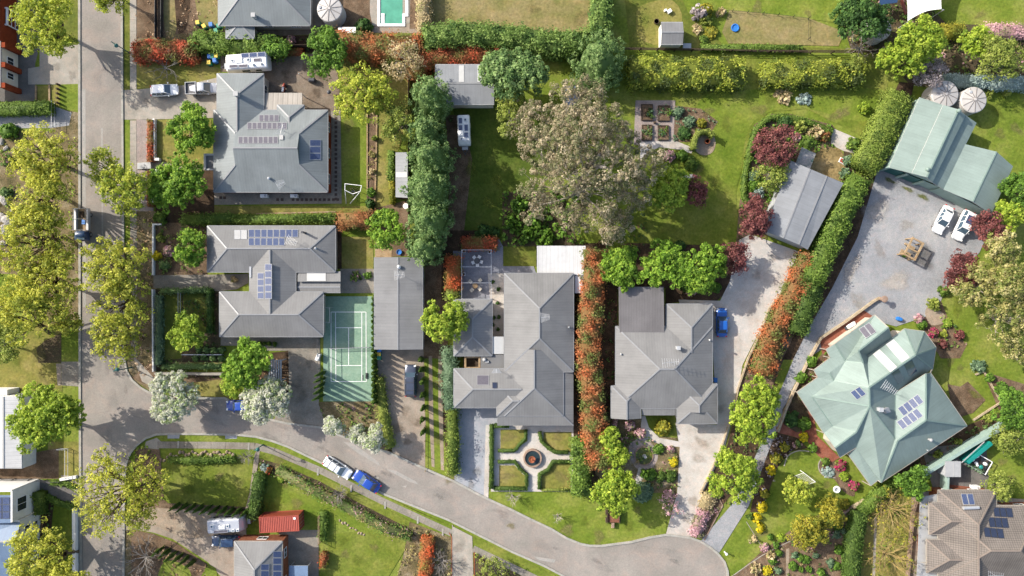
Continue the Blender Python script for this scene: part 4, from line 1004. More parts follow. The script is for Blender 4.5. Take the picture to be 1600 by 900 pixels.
# third house
S('terrace', 'bluestone', [(708,392),(724,392),(780,374),(786,385),(786,416),(834,416),(838,428),(788,430),(787,470),(704,470)], 5)
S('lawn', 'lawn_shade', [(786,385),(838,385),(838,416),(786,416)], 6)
S('gravel_bed', 'gravel_white', [(762,427),(789,427),(789,556),(762,556),(766,470)], 6)
S('garden_bed', 'mulch_dark', [(704,360),(776,360),(776,394),(724,396),(724,470),(690,470),(690,400)], 4)
S('driveway', 'concrete_blue', [(713,634),(780,634),(778,664),(768,664),(760,776),(709,752),(718,690)], 6)
S('gravel_strip', 'gravel_white', [(759,664),(767,664),(763,778),(756,776)], 7)
S('garden_bed', 'mulch_dark', [(690,540),(712,540),(712,740),(700,744),(690,640)], 4)
S('formal_garden', 'gravel_white', [(767,660),(896,660),(896,768),(767,768)], 5)
S('garden_bed', 'mulch_dark', [(894,380),(950,380),(950,720),(925,780),(894,770)], 2)
S('lawn', 'lawn', [(760,768),(900,768),(1045,770),(1040,836),(1015,840),(940,853),(907,850),(862,827),(800,797),(758,776)], 3)
for q in ([(782,671),(824,671),(824,689),(812,697),(803,707),(782,707)], [(849,675),(893,675),(893,706),(868,706),(858,696),(849,690)], [(780,727),(804,727),(816,740),(822,744),(822,762),(780,762)], [(846,741),(858,736),(864,724),(892,724),(892,765),(846,765)]): S('lawn', 'lawn_dry', q, 7)
# fourth house
S('garden_bed', 'mulch_dark', [(945,440),(965,440),(965,640),(945,700)], 3)
S('gravel_drive', 'gravel_white', [(1060,468),(1125,470),(1140,440),(1155,375),(1172,366),(1262,398),(1240,430),(1215,470),(1185,520),(1160,570),(1148,640),(1132,700),(1098,770),(1080,838),(1062,838),(1040,836),(1058,770),(1062,700),(1055,660),(1120,664),(1110,480),(1062,476)], 6)
S('garden_bed', 'litter', [(925,650),(1062,650),(1062,770),(1050,790),(1040,770),(960,770),(930,740)], 4)
S('gravel_path', 'gravel_white', [(1003,650),(1008,650),(1014,668),(1030,684),(1062,690),(1062,698),(1040,697),(1020,690),(1010,690),(985,696),(1000,680)], 6)
S('pond_surround', 'gravel_mauve', [(985,692),(1005,687),(1022,697),(1028,714),(1020,730),(1007,737),(992,729),(984,712)], 6, 3)
S('gravel_path', 'gravel_white', [(998,730),(1008,732),(1004,748),(996,762),(990,760)], 7)
S('lawn', 'lawn_rich', [(1003,650),(1058,650),(1058,684),(1030,682),(1012,668)], 5)
S('garden_bed', 'mulch', [(1098,770),(1118,768),(1128,790),(1100,842),(1078,838)], 5)
S('garden_bed', 'mulch_dark', [(1148,600),(1165,590),(1215,600),(1205,640),(1170,740),(1120,800),(1095,770),(1135,700),(1150,640)], 4)
S('garden_bed', 'mulch', [(1150,600),(1190,520),(1245,420),(1262,396),(1290,400),(1262,470),(1225,560),(1205,610),(1165,650)], 5)
S('garden_bed', 'mulch_dark', [(940,440),(980,380),(1000,380),(1170,385),(1150,445),(1120,470),(1070,470),(1040,475),(1040,450),(965,450)], 4)
# garden north of the fourth house
S('lawn', 'lawn_rich', [(985,88),(1380,92),(1390,160),(1345,212),(1260,170),(1200,175),(1172,210),(1150,300),(1155,380),(1000,385),(985,300),(1000,230),(1055,225),(1058,160),(985,150)], 3)
S('lawn', 'lawn', [(985,78),(1380,82),(1380,92),(985,90)], 4)
S('lawn', 'lawn', [(1100,150),(1170,140),(1380,140),(1350,190),(1255,168),(1190,180),(1165,215),(1150,290),(1110,260),(1090,190)], 4, 3)
S('lawn', 'lawn_shade', [(970,-60),(1040,-60),(1075,20),(1130,70),(1380,78),(985,80)], 3)
S('lawn', 'lawn_dry', [(1000,10),(1050,0),(1066,36),(1034,70),(1000,60),(994,40)], 5, 3); S('lawn', 'lawn_tan', [(1140,16),(1262,28),(1320,50),(1310,72),(1138,68),(1128,50)], 5)
S('lawn', 'lawn', [(1140,-60),(1320,-60),(1340,40),(1264,30),(1130,18)], 4)
S('gravel_path', 'gravel_mauve', [(993,157),(1055,157),(1052,228),(990,226)], 6)
S('garden_bed', 'mulch', [(1053,165),(1095,170),(1122,190),(1112,205),(1085,200),(1088,222),(1053,222)], 5)
S('gravel_path', 'gravel_white', [(1000,222),(1053,219),(1075,228),(1085,230),(1080,240),(1062,234),(1030,230),(1010,240),(1000,250)], 7)
S('gravel_circle', 'gravel_tan', [(1118,224),(1113,238),(1100,243),(1088,237),(1083,224),(1087,210),(1100,203),(1113,208)], 8, 3)
S('gravel_path', 'gravel_white', [(1064,277),(1080,272),(1090,274),(1080,279)], 7)
S('garden_bed', 'mulch', [(1158,300),(1165,250),(1178,195),(1205,178),(1235,178),(1300,195),(1312,210),(1300,232),(1262,238),(1236,262),(1194,360),(1150,380),(1155,320)], 5)
S('dead_lawn', 'dead_grass', [(1260,230),(1312,232),(1322,250),(1318,285),(1290,275),(1262,262)], 6); S('gravel_path', 'gravel_white', [(1300,200),(1352,222),(1346,242),(1318,236),(1298,226)], 7)
S('garden_bed', 'mulch_dark', [(1428,130),(1404,262),(1345,372),(1304,452),(1268,512),(1240,562),(1222,562),(1262,480),(1290,400),(1340,290),(1380,180),(1405,128)], 5)
S('garden_bed', 'soil', [(1318,232),(1345,240),(1330,290),(1318,300),(1290,380),(1262,395),(1318,285)], 5)
# east side
S('gravel_yard', 'gravel_grey', [(1372,262),(1400,262),(1475,298),(1555,338),(1530,395),(1482,440),(1470,470),(1448,494),(1400,510),(1360,500),(1330,505),(1285,545),(1262,560),(1236,610),(1222,650),(1195,720),(1170,790),(1122,866),(1094,846),(1150,780),(1190,690),(1215,620),(1240,560),(1265,510),(1300,450),(1340,370)], 6)
for q in (('gravel_tan',1374,390,9,22,0.4,8,'worn_patch',0.45),('dead_grass',1416,352,17,12,0.2,8,'worn_patch',0.4),('lawn_shade',1390,282,13,4,-0.5),('lawn_shade',1418,296,14,4,-0.45),('lawn_shade',1442,308,14,5,-0.45),('dead_grass',1400,270,24,7,-0.45,8,'worn_patch',0.4),('dead_grass',1340,470,14,20,0.5,8,'worn_patch',0.4),('asphalt_dark_and_shade',1440,400,24,30,0.8),('gravel_white',1370,330,28,22,0.5),('gravel_white',1330,420,14,34,-0.5),('gravel_white',1180,740,6,50,-0.35),('gravel_white',1400,440,30,20,0.3)): stain(*q)
rs = random.Random(3)
for q in [(160,120),(150,240),(168,420),(160,560),(180,620),(160,690),(160,830),(260,650),(340,650),(430,672),(520,705),(610,740),(690,770),(780,815),(860,850),(940,880),(1050,870)]:
    stain('seal_patch', q[0]+rs.uniform(-12,12), q[1]+rs.uniform(-8,8), rs.uniform(14,34), rs.uniform(6,12), 1.57 if q[0]<200 else -0.45+rs.uniform(-.2,.2), 7, 'road_wear', 0.45); stain('asphalt_dark_and_shade', q[0]+rs.uniform(-22,22), q[1]+rs.uniform(-14,14), rs.uniform(8,24), rs.uniform(3,9), 1.57 if q[0]<200 else -0.45, 7, 'road_stain', 0.4)
for mt, pts in (('lawn_tan',[(440,760),(470,790),(430,725),(540,870),(580,850),(340,740),(370,760),(800,815),(880,820),(940,835),(1000,800),(1110,170),(1180,165),(1250,160),(1320,170),(1300,180),(1090,260),(1480,560),(1540,500),(1500,570),(1190,840),(1230,760),(1290,760),(1530,20),(1590,200),(1560,210),(750,30),(830,20),(900,30),(700,40),(790,680),(870,690),(800,750),(870,750),(60,590),(20,600),(70,560),(550,200),(556,300),(450,328),(1180,8),(1260,15),(680,600),(690,690),(700,740),(1560,720),(1580,750)]),('lawn_rich',[(1130,200),(1120,280),(1200,150),(560,880),(530,840),(300,760),(360,730),(920,810),(980,830),(1500,480),(1530,620),(1550,180),(760,320),(740,260),(430,790),(1260,780),(20,560),(780,280)])):
    for x, y in pts: stain(mt, x+rs.uniform(-8,8), y+rs.uniform(-8,8), rs.uniform(8,22), rs.uniform(6,14), rs.uniform(0,3), 9, 'worn_grass', 0.6)
for mt, pts in (('concrete_old',[(230,160),(310,150),(90,100),(110,120),(80,80),(720,860),(725,880),(735,760),(745,740),(480,560),(470,620),(460,600)]),('mulch',[(630,640),(640,690),(620,670),(650,660)]),('gravel_tan',[(1100,690),(1090,720),(1080,780),(1120,640),(1140,520),(1180,430),(1210,400),(1070,810)]),('mulch_dark',[(450,120),(430,150),(480,110),(500,150),(505,120)])):
    for x, y in pts: stain(mt, x+rs.uniform(-5,5), y+rs.uniform(-5,5), rs.uniform(8,18), rs.uniform(6,12), rs.uniform(0,3), 9, 'ground_stain', 0.5)
S('lawn', 'lawn', [(1470,470),(1500,440),(1560,420),(1660,420),(1660,640),(1560,640),(1500,600),(1480,560),(1450,520)], 3)
S('garden_bed', 'mulch', [(1440,494),(1470,470),(1482,500),(1510,540),(1500,560),(1470,560),(1440,510)], 5)
S('gravel_path', 'gravel_tan', [(1445,490),(1452,478),(1474,490),(1476,503),(1455,508)], 7, 3)
S('bare_ground', 'mulch', [(1480,600),(1500,604),(1512,596),(1540,625),(1520,645),(1490,655)], 5); S('garden_bed', 'mulch', [(1535,580),(1600,600),(1600,660),(1560,640)], 5)
S('lawn', 'lawn', [(1510,140),(1680,130),(1680,330),(1580,330),(1540,220)], 3); S('lawn', 'lawn', [(1410,-60),(1680,-60),(1680,40),(1480,38)], 3)
S('garden_bed', 'soil', [(1300,-20),(1420,-20),(1480,38),(1680,40),(1680,130),(1540,160),(1420,130),(1380,90),(1330,80)], 2)
S('terrace', 'brick_paving', [(1281,531),(1348,484),(1362,493),(1372,510),(1310,560),(1284,552)], 8)
S('brick_path', 'brick_paving', [(1212,668),(1230,655),(1240,640),(1262,600),(1290,560),(1300,600),(1270,640),(1276,680),(1312,715),(1296,724),(1278,712),(1262,690),(1240,682),(1215,676)], 7)
S('garden_bed', 'soil', [(1222,640),(1240,612),(1262,640),(1268,668),(1245,676),(1225,664)], 8)
S('garden_bed', 'mulch', [(1240,605),(1288,548),(1300,560),(1262,610),(1245,636)], 5)
S('garden_bed', 'mulch_dark', [(1190,690),(1215,676),(1245,684),(1262,700),(1235,705),(1215,730),(1200,770),(1185,800),(1172,800),(1180,760)], 5)
S('lawn', 'lawn', [(1215,730),(1235,706),(1270,702),(1300,724),(1340,760),(1330,790),(1290,800),(1255,820),(1225,850),(1190,860),(1150,905),(1136,892),(1122,866),(1172,800),(1200,775)], 4)
S('garden_bed', 'mulch', [(1284,716),(1292,716),(1310,725),(1330,750),(1335,775),(1318,768),(1300,745),(1284,742),(1278,730)], 6, 3)
S('garden_bed', 'mulch', [(1140,905),(1190,862),(1232,830),(1260,810),(1330,790),(1335,960),(1130,960)], 5)
S('gravel_path', 'gravel_tan', [(1228,858),(1233,856),(1232,960),(1227,960)], 7)
S('lawn', 'lawn_dry', [(1340,810),(1400,770),(1440,790),(1430,960),(1330,960)], 4)
S('path', 'concrete', [(1366,808),(1370,808),(1365,960),(1361,960)], 6); S('path', 'concrete_warm', [(1424,775),(1438,770),(1432,960),(1418,960)], 6)
S('path', 'concrete_blue', [(1437,770),(1470,764),(1460,960),(1430,960)], 5)
S('yard', 'asphalt_dark_and_shade', [(1440,700),(1540,690),(1545,745),(1540,772),(1460,772)], 4); S('terrace', 'brick_paving', [(1468,755),(1525,762),(1525,772),(1468,768)], 6)
S('terrace', 'brick_paving', [(1545,785),(1600,792),(1600,800),(1545,796)], 6); S('yard', 'concrete', [(1545,776),(1660,784),(1660,795),(1545,790)], 5)
S('lawn', 'lawn', [(1540,690),(1600,640),(1680,640),(1680,790),(1545,776)], 3)
S('garden_bed', 'mulch_dark', [(1400,740),(1510,665),(1560,645),(1590,640),(1540,690),(1450,740)], 3)
# bottom middle
S('lawn', 'lawn_rich', [(255,714),(392,712),(396,730),(385,792),(330,790),(262,786),(250,760)], 3)
S('garden_bed', 'mulch', [(212,700),(250,702),(256,780),(262,786),(385,792),(385,805),(250,800),(205,800)], 4)
S('driveway', 'concrete_warm', [(194,812),(230,808),(250,800),(385,803),(385,850),(368,862),(368,960),(345,900),(325,878),(270,842),(240,832),(205,826),(194,830)], 5)
S('gravel_drive', 'gravel_tan', [(210,790),(330,800),(330,838),(290,842),(240,820),(208,815)], 6)
S('garden_bed', 'mulch', [(205,826),(240,834),(275,848),(330,886),(345,960),(205,960)], 4)
S('verge', 'litter', [(194,830),(205,826),(205,960),(194,960)], 3)
S('lawn', 'lawn', [(248,895),(262,876),(285,882),(300,900),(300,960),(240,960)], 6, 3); S('lawn', 'lawn', [(312,905),(325,880),(338,888),(350,960),(310,960)], 6)
S('path', 'concrete_warm', [(398,710),(403,700),(406,704),(404,722),(392,790),(388,798),(383,798),(390,770)], 5)
S('lawn', 'lawn', [(408,716),(430,712),(520,758),(620,810),(640,830),(632,860),(600,900),(600,960),(500,960),(500,800),(404,800),(398,780)], 3)
S('lawn', 'lawn_rich', [(515,835),(560,830),(635,838),(632,860),(605,905),(600,960),(505,960)], 4)
S('verge', 'lawn_rich', [(402,706),(428,710),(505,745),(600,792),(648,818),(640,826),(560,785),(500,752),(440,726),(404,716)], 4)
S('garden_bed', 'soil', [(404,716),(440,726),(500,752),(560,785),(640,826),(652,838),(635,838),(600,820),(540,795),(480,765),(440,745),(406,735)], 5)
S('yard', 'concrete_old', [(436,828),(498,828),(498,960),(436,960)], 4)
S('garden_bed', 'litter', [(640,815),(706,840),(708,960),(605,960),(632,860)], 4); S('driveway', 'concrete', [(707,822),(738,838),(741,960),(708,960)], 6)
S('garden_bed', 'soil', [(741,860),(800,888),(860,917),(860,960),(742,960)], 4)
# ---------------------------------------------------------------- tennis court and pool
court = tag(sheet('tennis_court', 'court', [(506,463),(582,463),(584,627),(505,627)], 7, kind=None), 'pale green mini tennis court with white lines beside the second house', 'tennis court')
def line(a, b, w=0.09):
    p, q = P(*a), P(*b); mb = MB(); mb.beam((p.x, p.y, 9*LV+0.012), (q.x, q.y, 9*LV+0.012), w, 0.004); o = mb.build('court_line', M['white'], court); return o
for a, b in (((517.5,487.5),(571.5,487.5)),((517.5,596),(572.5,596)),((517.5,487.5),(517.5,596)),((572,487.5),(572.5,596)),((524.5,487.5),(525,596)),((565.5,487.5),(565.5,596)),((524.5,512),(565.5,512)),((525,571),(565.5,571)),((545,512),(545,571))): line(a, b)
nt = empty('tennis_net', P(546,543), 'low dark net strung across the middle of the green court', 'tennis net')
a, b = P(516,544), P(579,542); mb = MB()
for q in (a, b): mb.tube((q.x,q.y,0.03),(q.x,q.y,1.0),0.04)
mb.build('post', M['dark_metal'], nt); MB().beam((a.x,a.y,0.93),(b.x,b.y,0.93),0.05,0.06).build('tape', M['grey_metal'], nt)
mb = MB()
for i in range(7): mb.beam((a.x,a.y,0.15+i*0.11),(b.x,b.y,0.15+i*0.11),0.012,0.012)
for i in range(60): p = a.lerp(b, i/60); mb.tube((p.x,p.y,0.1),(p.x,p.y,0.93),0.006,n=3)
mb.build('net', M['dark_metal'], nt)
pool = empty('swimming_pool', P(615,15), 'mint green swimming pool with white coping at the top edge', 'pool')
pw = [(594,-40),(629,-40),(629,38),(594,38)]; w = W(pw); MB().prism([tuple(p[:2]) for p in w], -0.2, 0.05).build('water', M['water_pool'], pool)
mb = MB(); mb.strip([(p.x,p.y) for p in W([(592,-40),(592,39.5),(631,39.5),(631,24),(636,24),(636,-40)])], 0.42, 0.02, 0.16); mb.build('coping', M['white'], pool)
mb = MB()
for i in range(4): p = P(600+0, 37-i*4.5); mb.box((p.x-0.15, p.y, 0.03), (0.5, 0.4, 0.07+0.02*i))
mb.build('step', M['white'], pool)
# ---------------------------------------------------------------- houses
# 1: top left
h1 = House('grey_house', 'grey metal-roofed house beside the white car and utility, upper left', roof='roof_blue', wallm='brick_red', inset=0.25)
h1.wing((334,172),(512,172),(512,300), 3.0, 21, 'd','d', dfrac=0.62)
h1.wing((339,236),(339,115),(412,115), 3.0, 21, 'g','h')
h1.wing((433,236),(433,164),(475,164), 3.0, 21, 'g','h')
h1.wall2 = 'render_beige'; h1.finish()
mb = MB()
for q in ([(321,242),(352,242),(352,265),(321,265)],): 
    w = [P(x,y,2.7) for x,y in q]; mb.prism([tuple(p[:2]) for p in w], 2.55, 2.7)
mb.build('porch_roof', M['roof_grey'], h1.o)
mb = MB(); w = [P(x,y,2.7) for x,y in [(321,265),(321,242),(352,242)]]; mb.strip([(p.x,p.y) for p in w], 0.3, 2.68, 3.0); mb.strip([(p.x,p.y) for p in [P(x,y,2.7) for x,y in [(321,265),(352,265)]]], 0.25, 2.68, 2.9); mb.build('parapet', M['gut_white'], h1.o)
h1.panels((404.5,179),(436,179),(436,190), 4, 1, 'cell_dark', 'gut_white'); h1.panels((386,191),(448.5,191),(448.5,202), 8, 1, 'cell_dark', 'gut_white'); h1.panels((372,213),(434.5,213),(434.5,224.5), 8, 1, 'cell_dark', 'gut_white')
h1.panels((483.5,218),(502,218),(502,250), 1, 3, 'cell_blue', 'grey_metal'); h1.flue(372,149,0.55,0.9,'gut_white'); h1.vent(421,279,0.22,0.35); h1.quad('skylight',(436.5,210.5),(442.5,210.5),(442.5,218),'gut_white',0.15,0.14); h1.antenna(443,289,0.5,1.3,1.2); h1.antenna(444,205,1.3,1.2,1.5)
pg = House('pergola', 'striped cream polycarbonate pergola roof on the north side of the upper left house', 'pergola', roof='roof_stripe', cap='gut_white', gut='gut_white')
pg.plane([(413,145,2.6),(472,145,2.6),(472,172,2.85),(413,172,2.85)]); pg.finish(False); mb = MB()
posts(pg.o,'post','white',[P(x,146,2.5) for x in (414,442,471)],0.1,2.45)
# 2: middle left
h2 = House('grey_house', 'U-shaped grey hip-roofed house with solar panels beside the tennis court', wallm='render_beige', inset=0.45)
h2.wing((324,353),(524,353),(524,425), 2.9, 20, 'h','h'); h2.wing((343,456),(505,456),(505,526), 2.9, 20, 'h','h'); h2.wing((390,391),(390,490),(462,490), 2.9, 20, 'g','g', walls=True)
h2.wing((465,440),(532,440),(532,457), 2.5, 8, 'g','g', walls=False); h2.plane([(465,424,2.6),(532,424,2.6),(532,440,3.0),(465,440,3.0)])
h2.finish()
h2.quad('skylight',(479.5,425.5),(509,425.5),(509,439),'skylight',0.05,0.04)
h2.panels((388,358),(466,358),(466,371), 8, 1, rim='gut_white'); h2.panels((388,371.3),(445,371.3),(445,384), 6, 1, rim='gut_white'); h2.panels((366,359),(386,359),(386,374), 2, 1, 'gut_white','grey_metal', name='solar_water_heater')
h2.panels((413.5,412),(425,412),(425,467), 1, 5, rim='gut_white'); h2.panels((402,426),(412.5,426),(412.5,467), 1, 4, rim='gut_white'); h2.flue(477,364,0.25,1.5,'dark_metal','flue'); h2.antenna(460,378,-0.4,1.4,1.5); h2.vent(494,388,0.18,0.4)
mb = MB(); p, q = P(437,524,2.75), P(499,524,2.75); mb.box(((p.x+q.x)/2,(p.y),2.6),(q.x-p.x,0.5,0.22)); mb.build('garage_fascia', M['gut_white'], h2.o)
MB().box((P(391,415,3.2).x, P(391,415,3.2).y, 2.6), (0.3, 3.6, 0.6)).build('parapet', M['grey_metal'], h2.o)
# shed beside the court
sh = House('garage', 'long pale grey gabled garage between the tennis court and the dirt drive', 'garage', roof='roof_shed', wallm='grey_metal', inset=0.12)
sh.wing((585,546),(585,402),(660,402), 3.0, 9, 'g','g'); sh.finish(); sh.vent(624,417,0.3,0.3); sh.antenna(627,430,0.1,1.8,1.4)
p, q = P(592,545,0), P(655,545,0)
for i in range(2):
    x0 = P(592+33*i,0,1.3).x; x1 = P(620+33*i,0,1.3).x; yy = P(0,545,3.0).y+0.07; mb = MB()
    for k in range(5): mb.box(((x0+x1)/2, yy, 0.05+0.44*k), (x1-x0, 0.05, 0.42))
    mb.build('garage_door', M['gut_white'], sh.o)
# 3: centre
h3 = House('grey_house', 'large grey hip-roofed house north of the formal fountain garden', wallm='render_beige', inset=0.4)
h3.wing((788,581),(788,427),(896,427), 3.1, 20, 'h','h'); h3.wing((788,545),(788,650),(880,650), 3.1, 20, 'g','h'); h3.wing((709,576),(815,576),(815,637), 3.05, 20, 'h','g'); h3.wing((776,650),(811,650),(811,600), 3.1, 20, 'h','g')
h3.plane([(777,650,3.0),(880,650,3.0),(896,665,2.5),(777,665,2.5)]); h3.plane([(880,582,3.0),(896,582,2.5),(896,665,2.5),(880,650,3.0)])
h3.caps.append((P(880,650,3.05),P(896,665,2.55)))
h3.finish(); h3.panels((744.5,585.5),(764.5,585.5),(764.5,602), 1, 1, 'cell_dark','gut_white'); h3.panels((769,597),(777,597),(777,607), 1, 1, 'cell_black','dark_metal'); h3.antenna(851,495,0.1,1.6,1.2); h3.antenna(776,577,1.6,2.0,0.6); h3.vent(889,511)
mb = MB()
posts(h3.o,'verandah_post','gut_white',[P(x,663,2.3) for x in (779,812,845,878,894)]+[P(894,y,2.3) for y in (600,630)],0.12,2.4)
p = P(790,580,2.5)
for nm, q, z, mt in (('flat_roof',[(751,554),(787,554),(787,576),(751,576)],2.6,'roof_grey'),('skylight',[(768,526),(787,526),(787,553),(768,553)],2.75,'skylight')):
    w = [P(x,y,z) for x,y in q]; MB().prism([tuple(v[:2]) for v in w], z-0.15, z).build(nm, M[mt], h3.o)
mb = MB(); p = P(757,562,2.75); mb.lathe((p.x,p.y,2.6),[(0.3,0),(0.32,0.1),(0.18,0.5),(0.05,0.55)],12); mb.box((p.x+0.4,p.y-0.3,2.6),(0.5,0.3,0.25)); mb.build('roof_vent', M['gut_white'], h3.o)
h3b = House('garage', 'small square grey hip-roofed outbuilding in the crook of the centre house', 'garage', wallm='render_beige', inset=0.4)
h3b.wing((709,556),(709,468),(769,468), 2.9, 20, 'h','h'); h3b.finish()
cy = empty('courtyard_pavilion', P(738,566), 'small timber framed courtyard opening between the outbuilding and centre house', 'pergola')
mb = MB(); w = [P(x,y,2.3) for x,y in [(727,558),(749,558),(749,575),(727,575)]]; mb.strip([(p.x,p.y) for p in w], 0.3, 2.1, 2.35, closed=True); mb.build('beam', M['timber'], cy)
posts(cy,'post','timber',w,0.14,2.1); w = [P(x,y,0.1) for x,y in [(724,556),(752,556),(752,577),(724,577)]]; MB().prism([tuple(p[:2]) for p in w], 0.0, 0.05).build('deck', M['timber_dark'], cy)
pc = House('carport', 'white ribbed metal carport roof behind the centre house', 'carport', roof='roof_white', cap='gut_white', gut='gut_white')
pc.plane([(839,384,2.9),(915,384,2.9),(916,430,2.7),(839,430,2.7)]); pc.plane([(898,431,2.6),(916,431,2.6),(916,458,2.45),(898,458,2.45)]); pc.finish(False); mb = MB()
posts(pc.o,'post','white',[P(x,y,2.5) for x, y in ((840,385),(876,385),(914,385),(914,428),(914,456))],0.1,2.4)
# 4: right of centre
h4 = House('grey_house', 'grey hip-roofed house beside the bright blue car and white gravel drive', wallm='render_beige', inset=0.4)
h4.wing((962,510),(1113,510),(1113,638), 3.0, 20, 'h','h'); h4.wing((1041,550),(1041,475),(1113,475), 3.0, 20, 'g','h'); h4.wing((955,654),(955,603),(1001,603), 3.0, 20, 'g','h'); h4.wing((1058,662),(1058,600),(1121,600), 3.0, 20, 'd','h')
h4.plane([(1003,636,2.95),(1056,636,2.95),(1056,649,2.6),(1003,649,2.6)])
h4.finish(); h4.antenna(1043,564,0.1,2.0,2.4); h4.flue(1058,543,0.45,0.9,'grey_metal'); h4.vent(1108,531); h4.vent(970,553,0.15,0.3)
cp = House('carport', 'square dark grey flat carport roof joined to the house by the gravel drive', 'carport', roof='roof_dark', wallm='render_beige', gut='cap_grey', inset=0.3)
cp.plane([(967,448,3.5),(1037,448,3.5),(1038,519,3.35),(968,519,3.35)]); cp.finish(False); mb = MB()
posts(cp.o,'post','gut_white',[P(x,y,3.2) for x, y in ((970,451),(1035,451),(1035,516),(971,516))],0.14,3.2)
mb = MB(); w = [P(x,y,3.2) for x,y in [(972,519),(972,452),(1034,452)]]; mb.strip([(p.x,p.y) for p in w], 0.12, 0, 3.15); mb.build('wall', M['render_beige'], cp.o)
# green house, right
g6 = House('green_house', 'large pale green metal-roofed house with many hips and solar panels, right side', roof='roof_green', wallm='render_beige', inset=0.5, cap='cap_green', gut='gut_cream')
def G(X, Y, z): return (X/3.103+1230, Y/3.103+480, z if z <= 3 else 3+(z-3)*1.25)
GP = dict(a=(425,38,3.0),b=(490,98,4.5),c=(508,148,3.0),d=(345,212,4.5),e=(388,232,3.0),f=(232,178,3.0),g=(283,261,3.0),h=(368,270,4.3),i=(205,318,3.0),j=(226,356,3.0),k=(398,388,5.8),l=(400,480,5.6),m=(120,432,3.0),n=(335,605,4.5),o=(220,578,3.0),p=(232,682,4.3),q=(255,728,3.0),r=(335,680,3.0),s=(178,610,2.5),
 A=(190,205,2.5),B=(210,245,2.5),C=(130,305,2.5),D=(150,340,2.5),E=(48,412,2.5), t=(570,105,3.0),u=(665,118,3.0),v=(722,195,3.0),w=(705,300,3.0),x=(622,232,5.6),y=(525,415,3.3),z=(522,640,4.4),F=(672,322,4.4),G=(672,548,5.6),H=(872,575,3.0),I=(455,850,3.0),J=(537,645,4.7),K=(695,318,3.6),L=(298,715,2.5),N=(405,865,2.5),O=(440,838,2.7))
for f in ('a b d h g f','b c e d','d e k h','h k j g','g j i','j k l m','m l n o','n l r q p','o n p s','g f A B','i g B C','j i C D','m j D E','s o m E','e t x k','t u x','u v x','v w x','x w y k','k y z l','y F G z','F K H G','G H I J','G J z','l z J I r','r I O N L'):
    g6.plane([G(*GP[c]) for c in f.split()])
for c in ('b d','d h','h g','f g','i j','k j','m l','l n','n o','n p','o m','k l','k x','x t','x u','x v','x w','y z','G F','G H','G J','J I','l r','z l'):
    a, b = c.split(); g6.caps.append((P(*G(*GP[a])), P(*G(*GP[b]))))
for c in ('a b','b c','c e','a f','f A','A B','B C','C D','D E','E s','q r','t e','t u','u v','v w','w K','K H','H I','I O','O N','N L','L r'):
    a, b = c.split(); g6.eaves.append((P(*G(*GP[a])), P(*G(*GP[b]))))
def gfoot(s, z): g6.foot.append(([P(G(*GP[c])[0], G(*GP[c])[1], GP[c][2]) for c in s.split()], z, ['', ''], 0))
g6.finish(False)
mb = MB(); fw = [Vector(P(*G(*GP[c]))) for c in 'a c e t u v w K H I r q p o m j i g f'.split()]; cen = sum(fw, Vector())/len(fw)
mb.prism([tuple((cen+(p-cen)*0.955)[:2]) for p in fw], 0.0, 2.85); mb.build('wall', M['render_beige'], g6.o)
def Q2(X, Y): return G(X, Y, 0)[:2]
g6.panels(Q2(345,105),Q2(397,72),Q2(434,120), 2, 1, 'cell_dark','grey_metal'); g6.panels(Q2(304,412),Q2(350,383),Q2(385,422), 2, 1, 'cell_blue','gut_white'); g6.panels(Q2(533,490),Q2(632,420),Q2(664,460), 4, 1, 'cell_blue','gut_white'); g6.panels(Q2(528,555),Q2(628,488),Q2(661,528), 4, 1, 'cell_blue','gut_white')
for a, b, c in (((415,228),(447,203),(533,290)),((478,180),(516,155),(594,243))): g6.quad('skylight', Q2(*a), Q2(*b), Q2(*c), 'skylight', 0.05, 0.04)
for a, b, c in (((508,322),(540,300),(570,352)),((568,280),(606,256),(630,310))): g6.quad('skylight', Q2(*a), Q2(*b), Q2(*c), 'glass_blue', 0.05, 0.04)
g6.antenna(*Q2(468,385), -0.6, 1.6, 2.2); g6.flue(*Q2(440,492), 0.5, 0.9, 'grey_metal'); g6.quad('roof_cooler', Q2(473,492), Q2(492,485), Q2(503,508), 'gut_white', 0.45, 0.4); g6.vent(*Q2(686,640), 0.25, 0.7, 'gut_white'); g6.vent(*Q2(676,692), 0.1, 0.3)
mb = MB()
posts(g6.o,'verandah_post','gut_cream',[P(*G(*GP[c])) for c in 'A B C D E s L N'.split()],0.12,2.4)
# green shed, top right
s7 = House('farm_shed', 'big pale green barn shed with raised centre bay beside two white water tanks', 'shed', roof='roof_green', wallm='render_green', cap='cap_green', gut='gut_white')
s7.plane([(1389,262,3.2),(1437,152,3.2),(1474,164,4.2),(1425,271,4.2)]); s7.plane([(1425,271,4.35),(1474,164,4.35),(1498,171,5.1),(1448,277,5.1)]); s7.plane([(1448,277,5.1),(1498,171,5.1),(1509,180,4.4),(1457,285,4.4)]); s7.plane([(1457,285,3.9),(1509,180,3.9),(1526,192,3.2),(1474,296,3.2)])
s7.caps.append((P(1448,277,5.1),P(1498,171,5.1))); s7.finish(False); s7.vent(1496,174,0.3,0.5,'cap_green'); s7.vent(1448,265,0.3,0.4,'cap_green')
fw = [P(1391,261,3.2),P(1438,154,3.2),P(1524,192,3.2),P(1473,294,3.2)]; mb = MB(); mb.strip([(p.x,p.y) for p in fw], 0.12, 0, 3.1); e0, e1 = fw[3], fw[0]
for i in range(4): 
    p = e0.lerp(e1, i/3); mb.box((p.x,p.y,0),(0.4,0.2,3.1),-0.4)
mb.build('wall', M['render_green'], s7.o)
r0, r1 = P(1458,284,4.3), P(1508,181,4.3); q0, q1 = P(1426,270,4.3), P(1474,166,4.3)
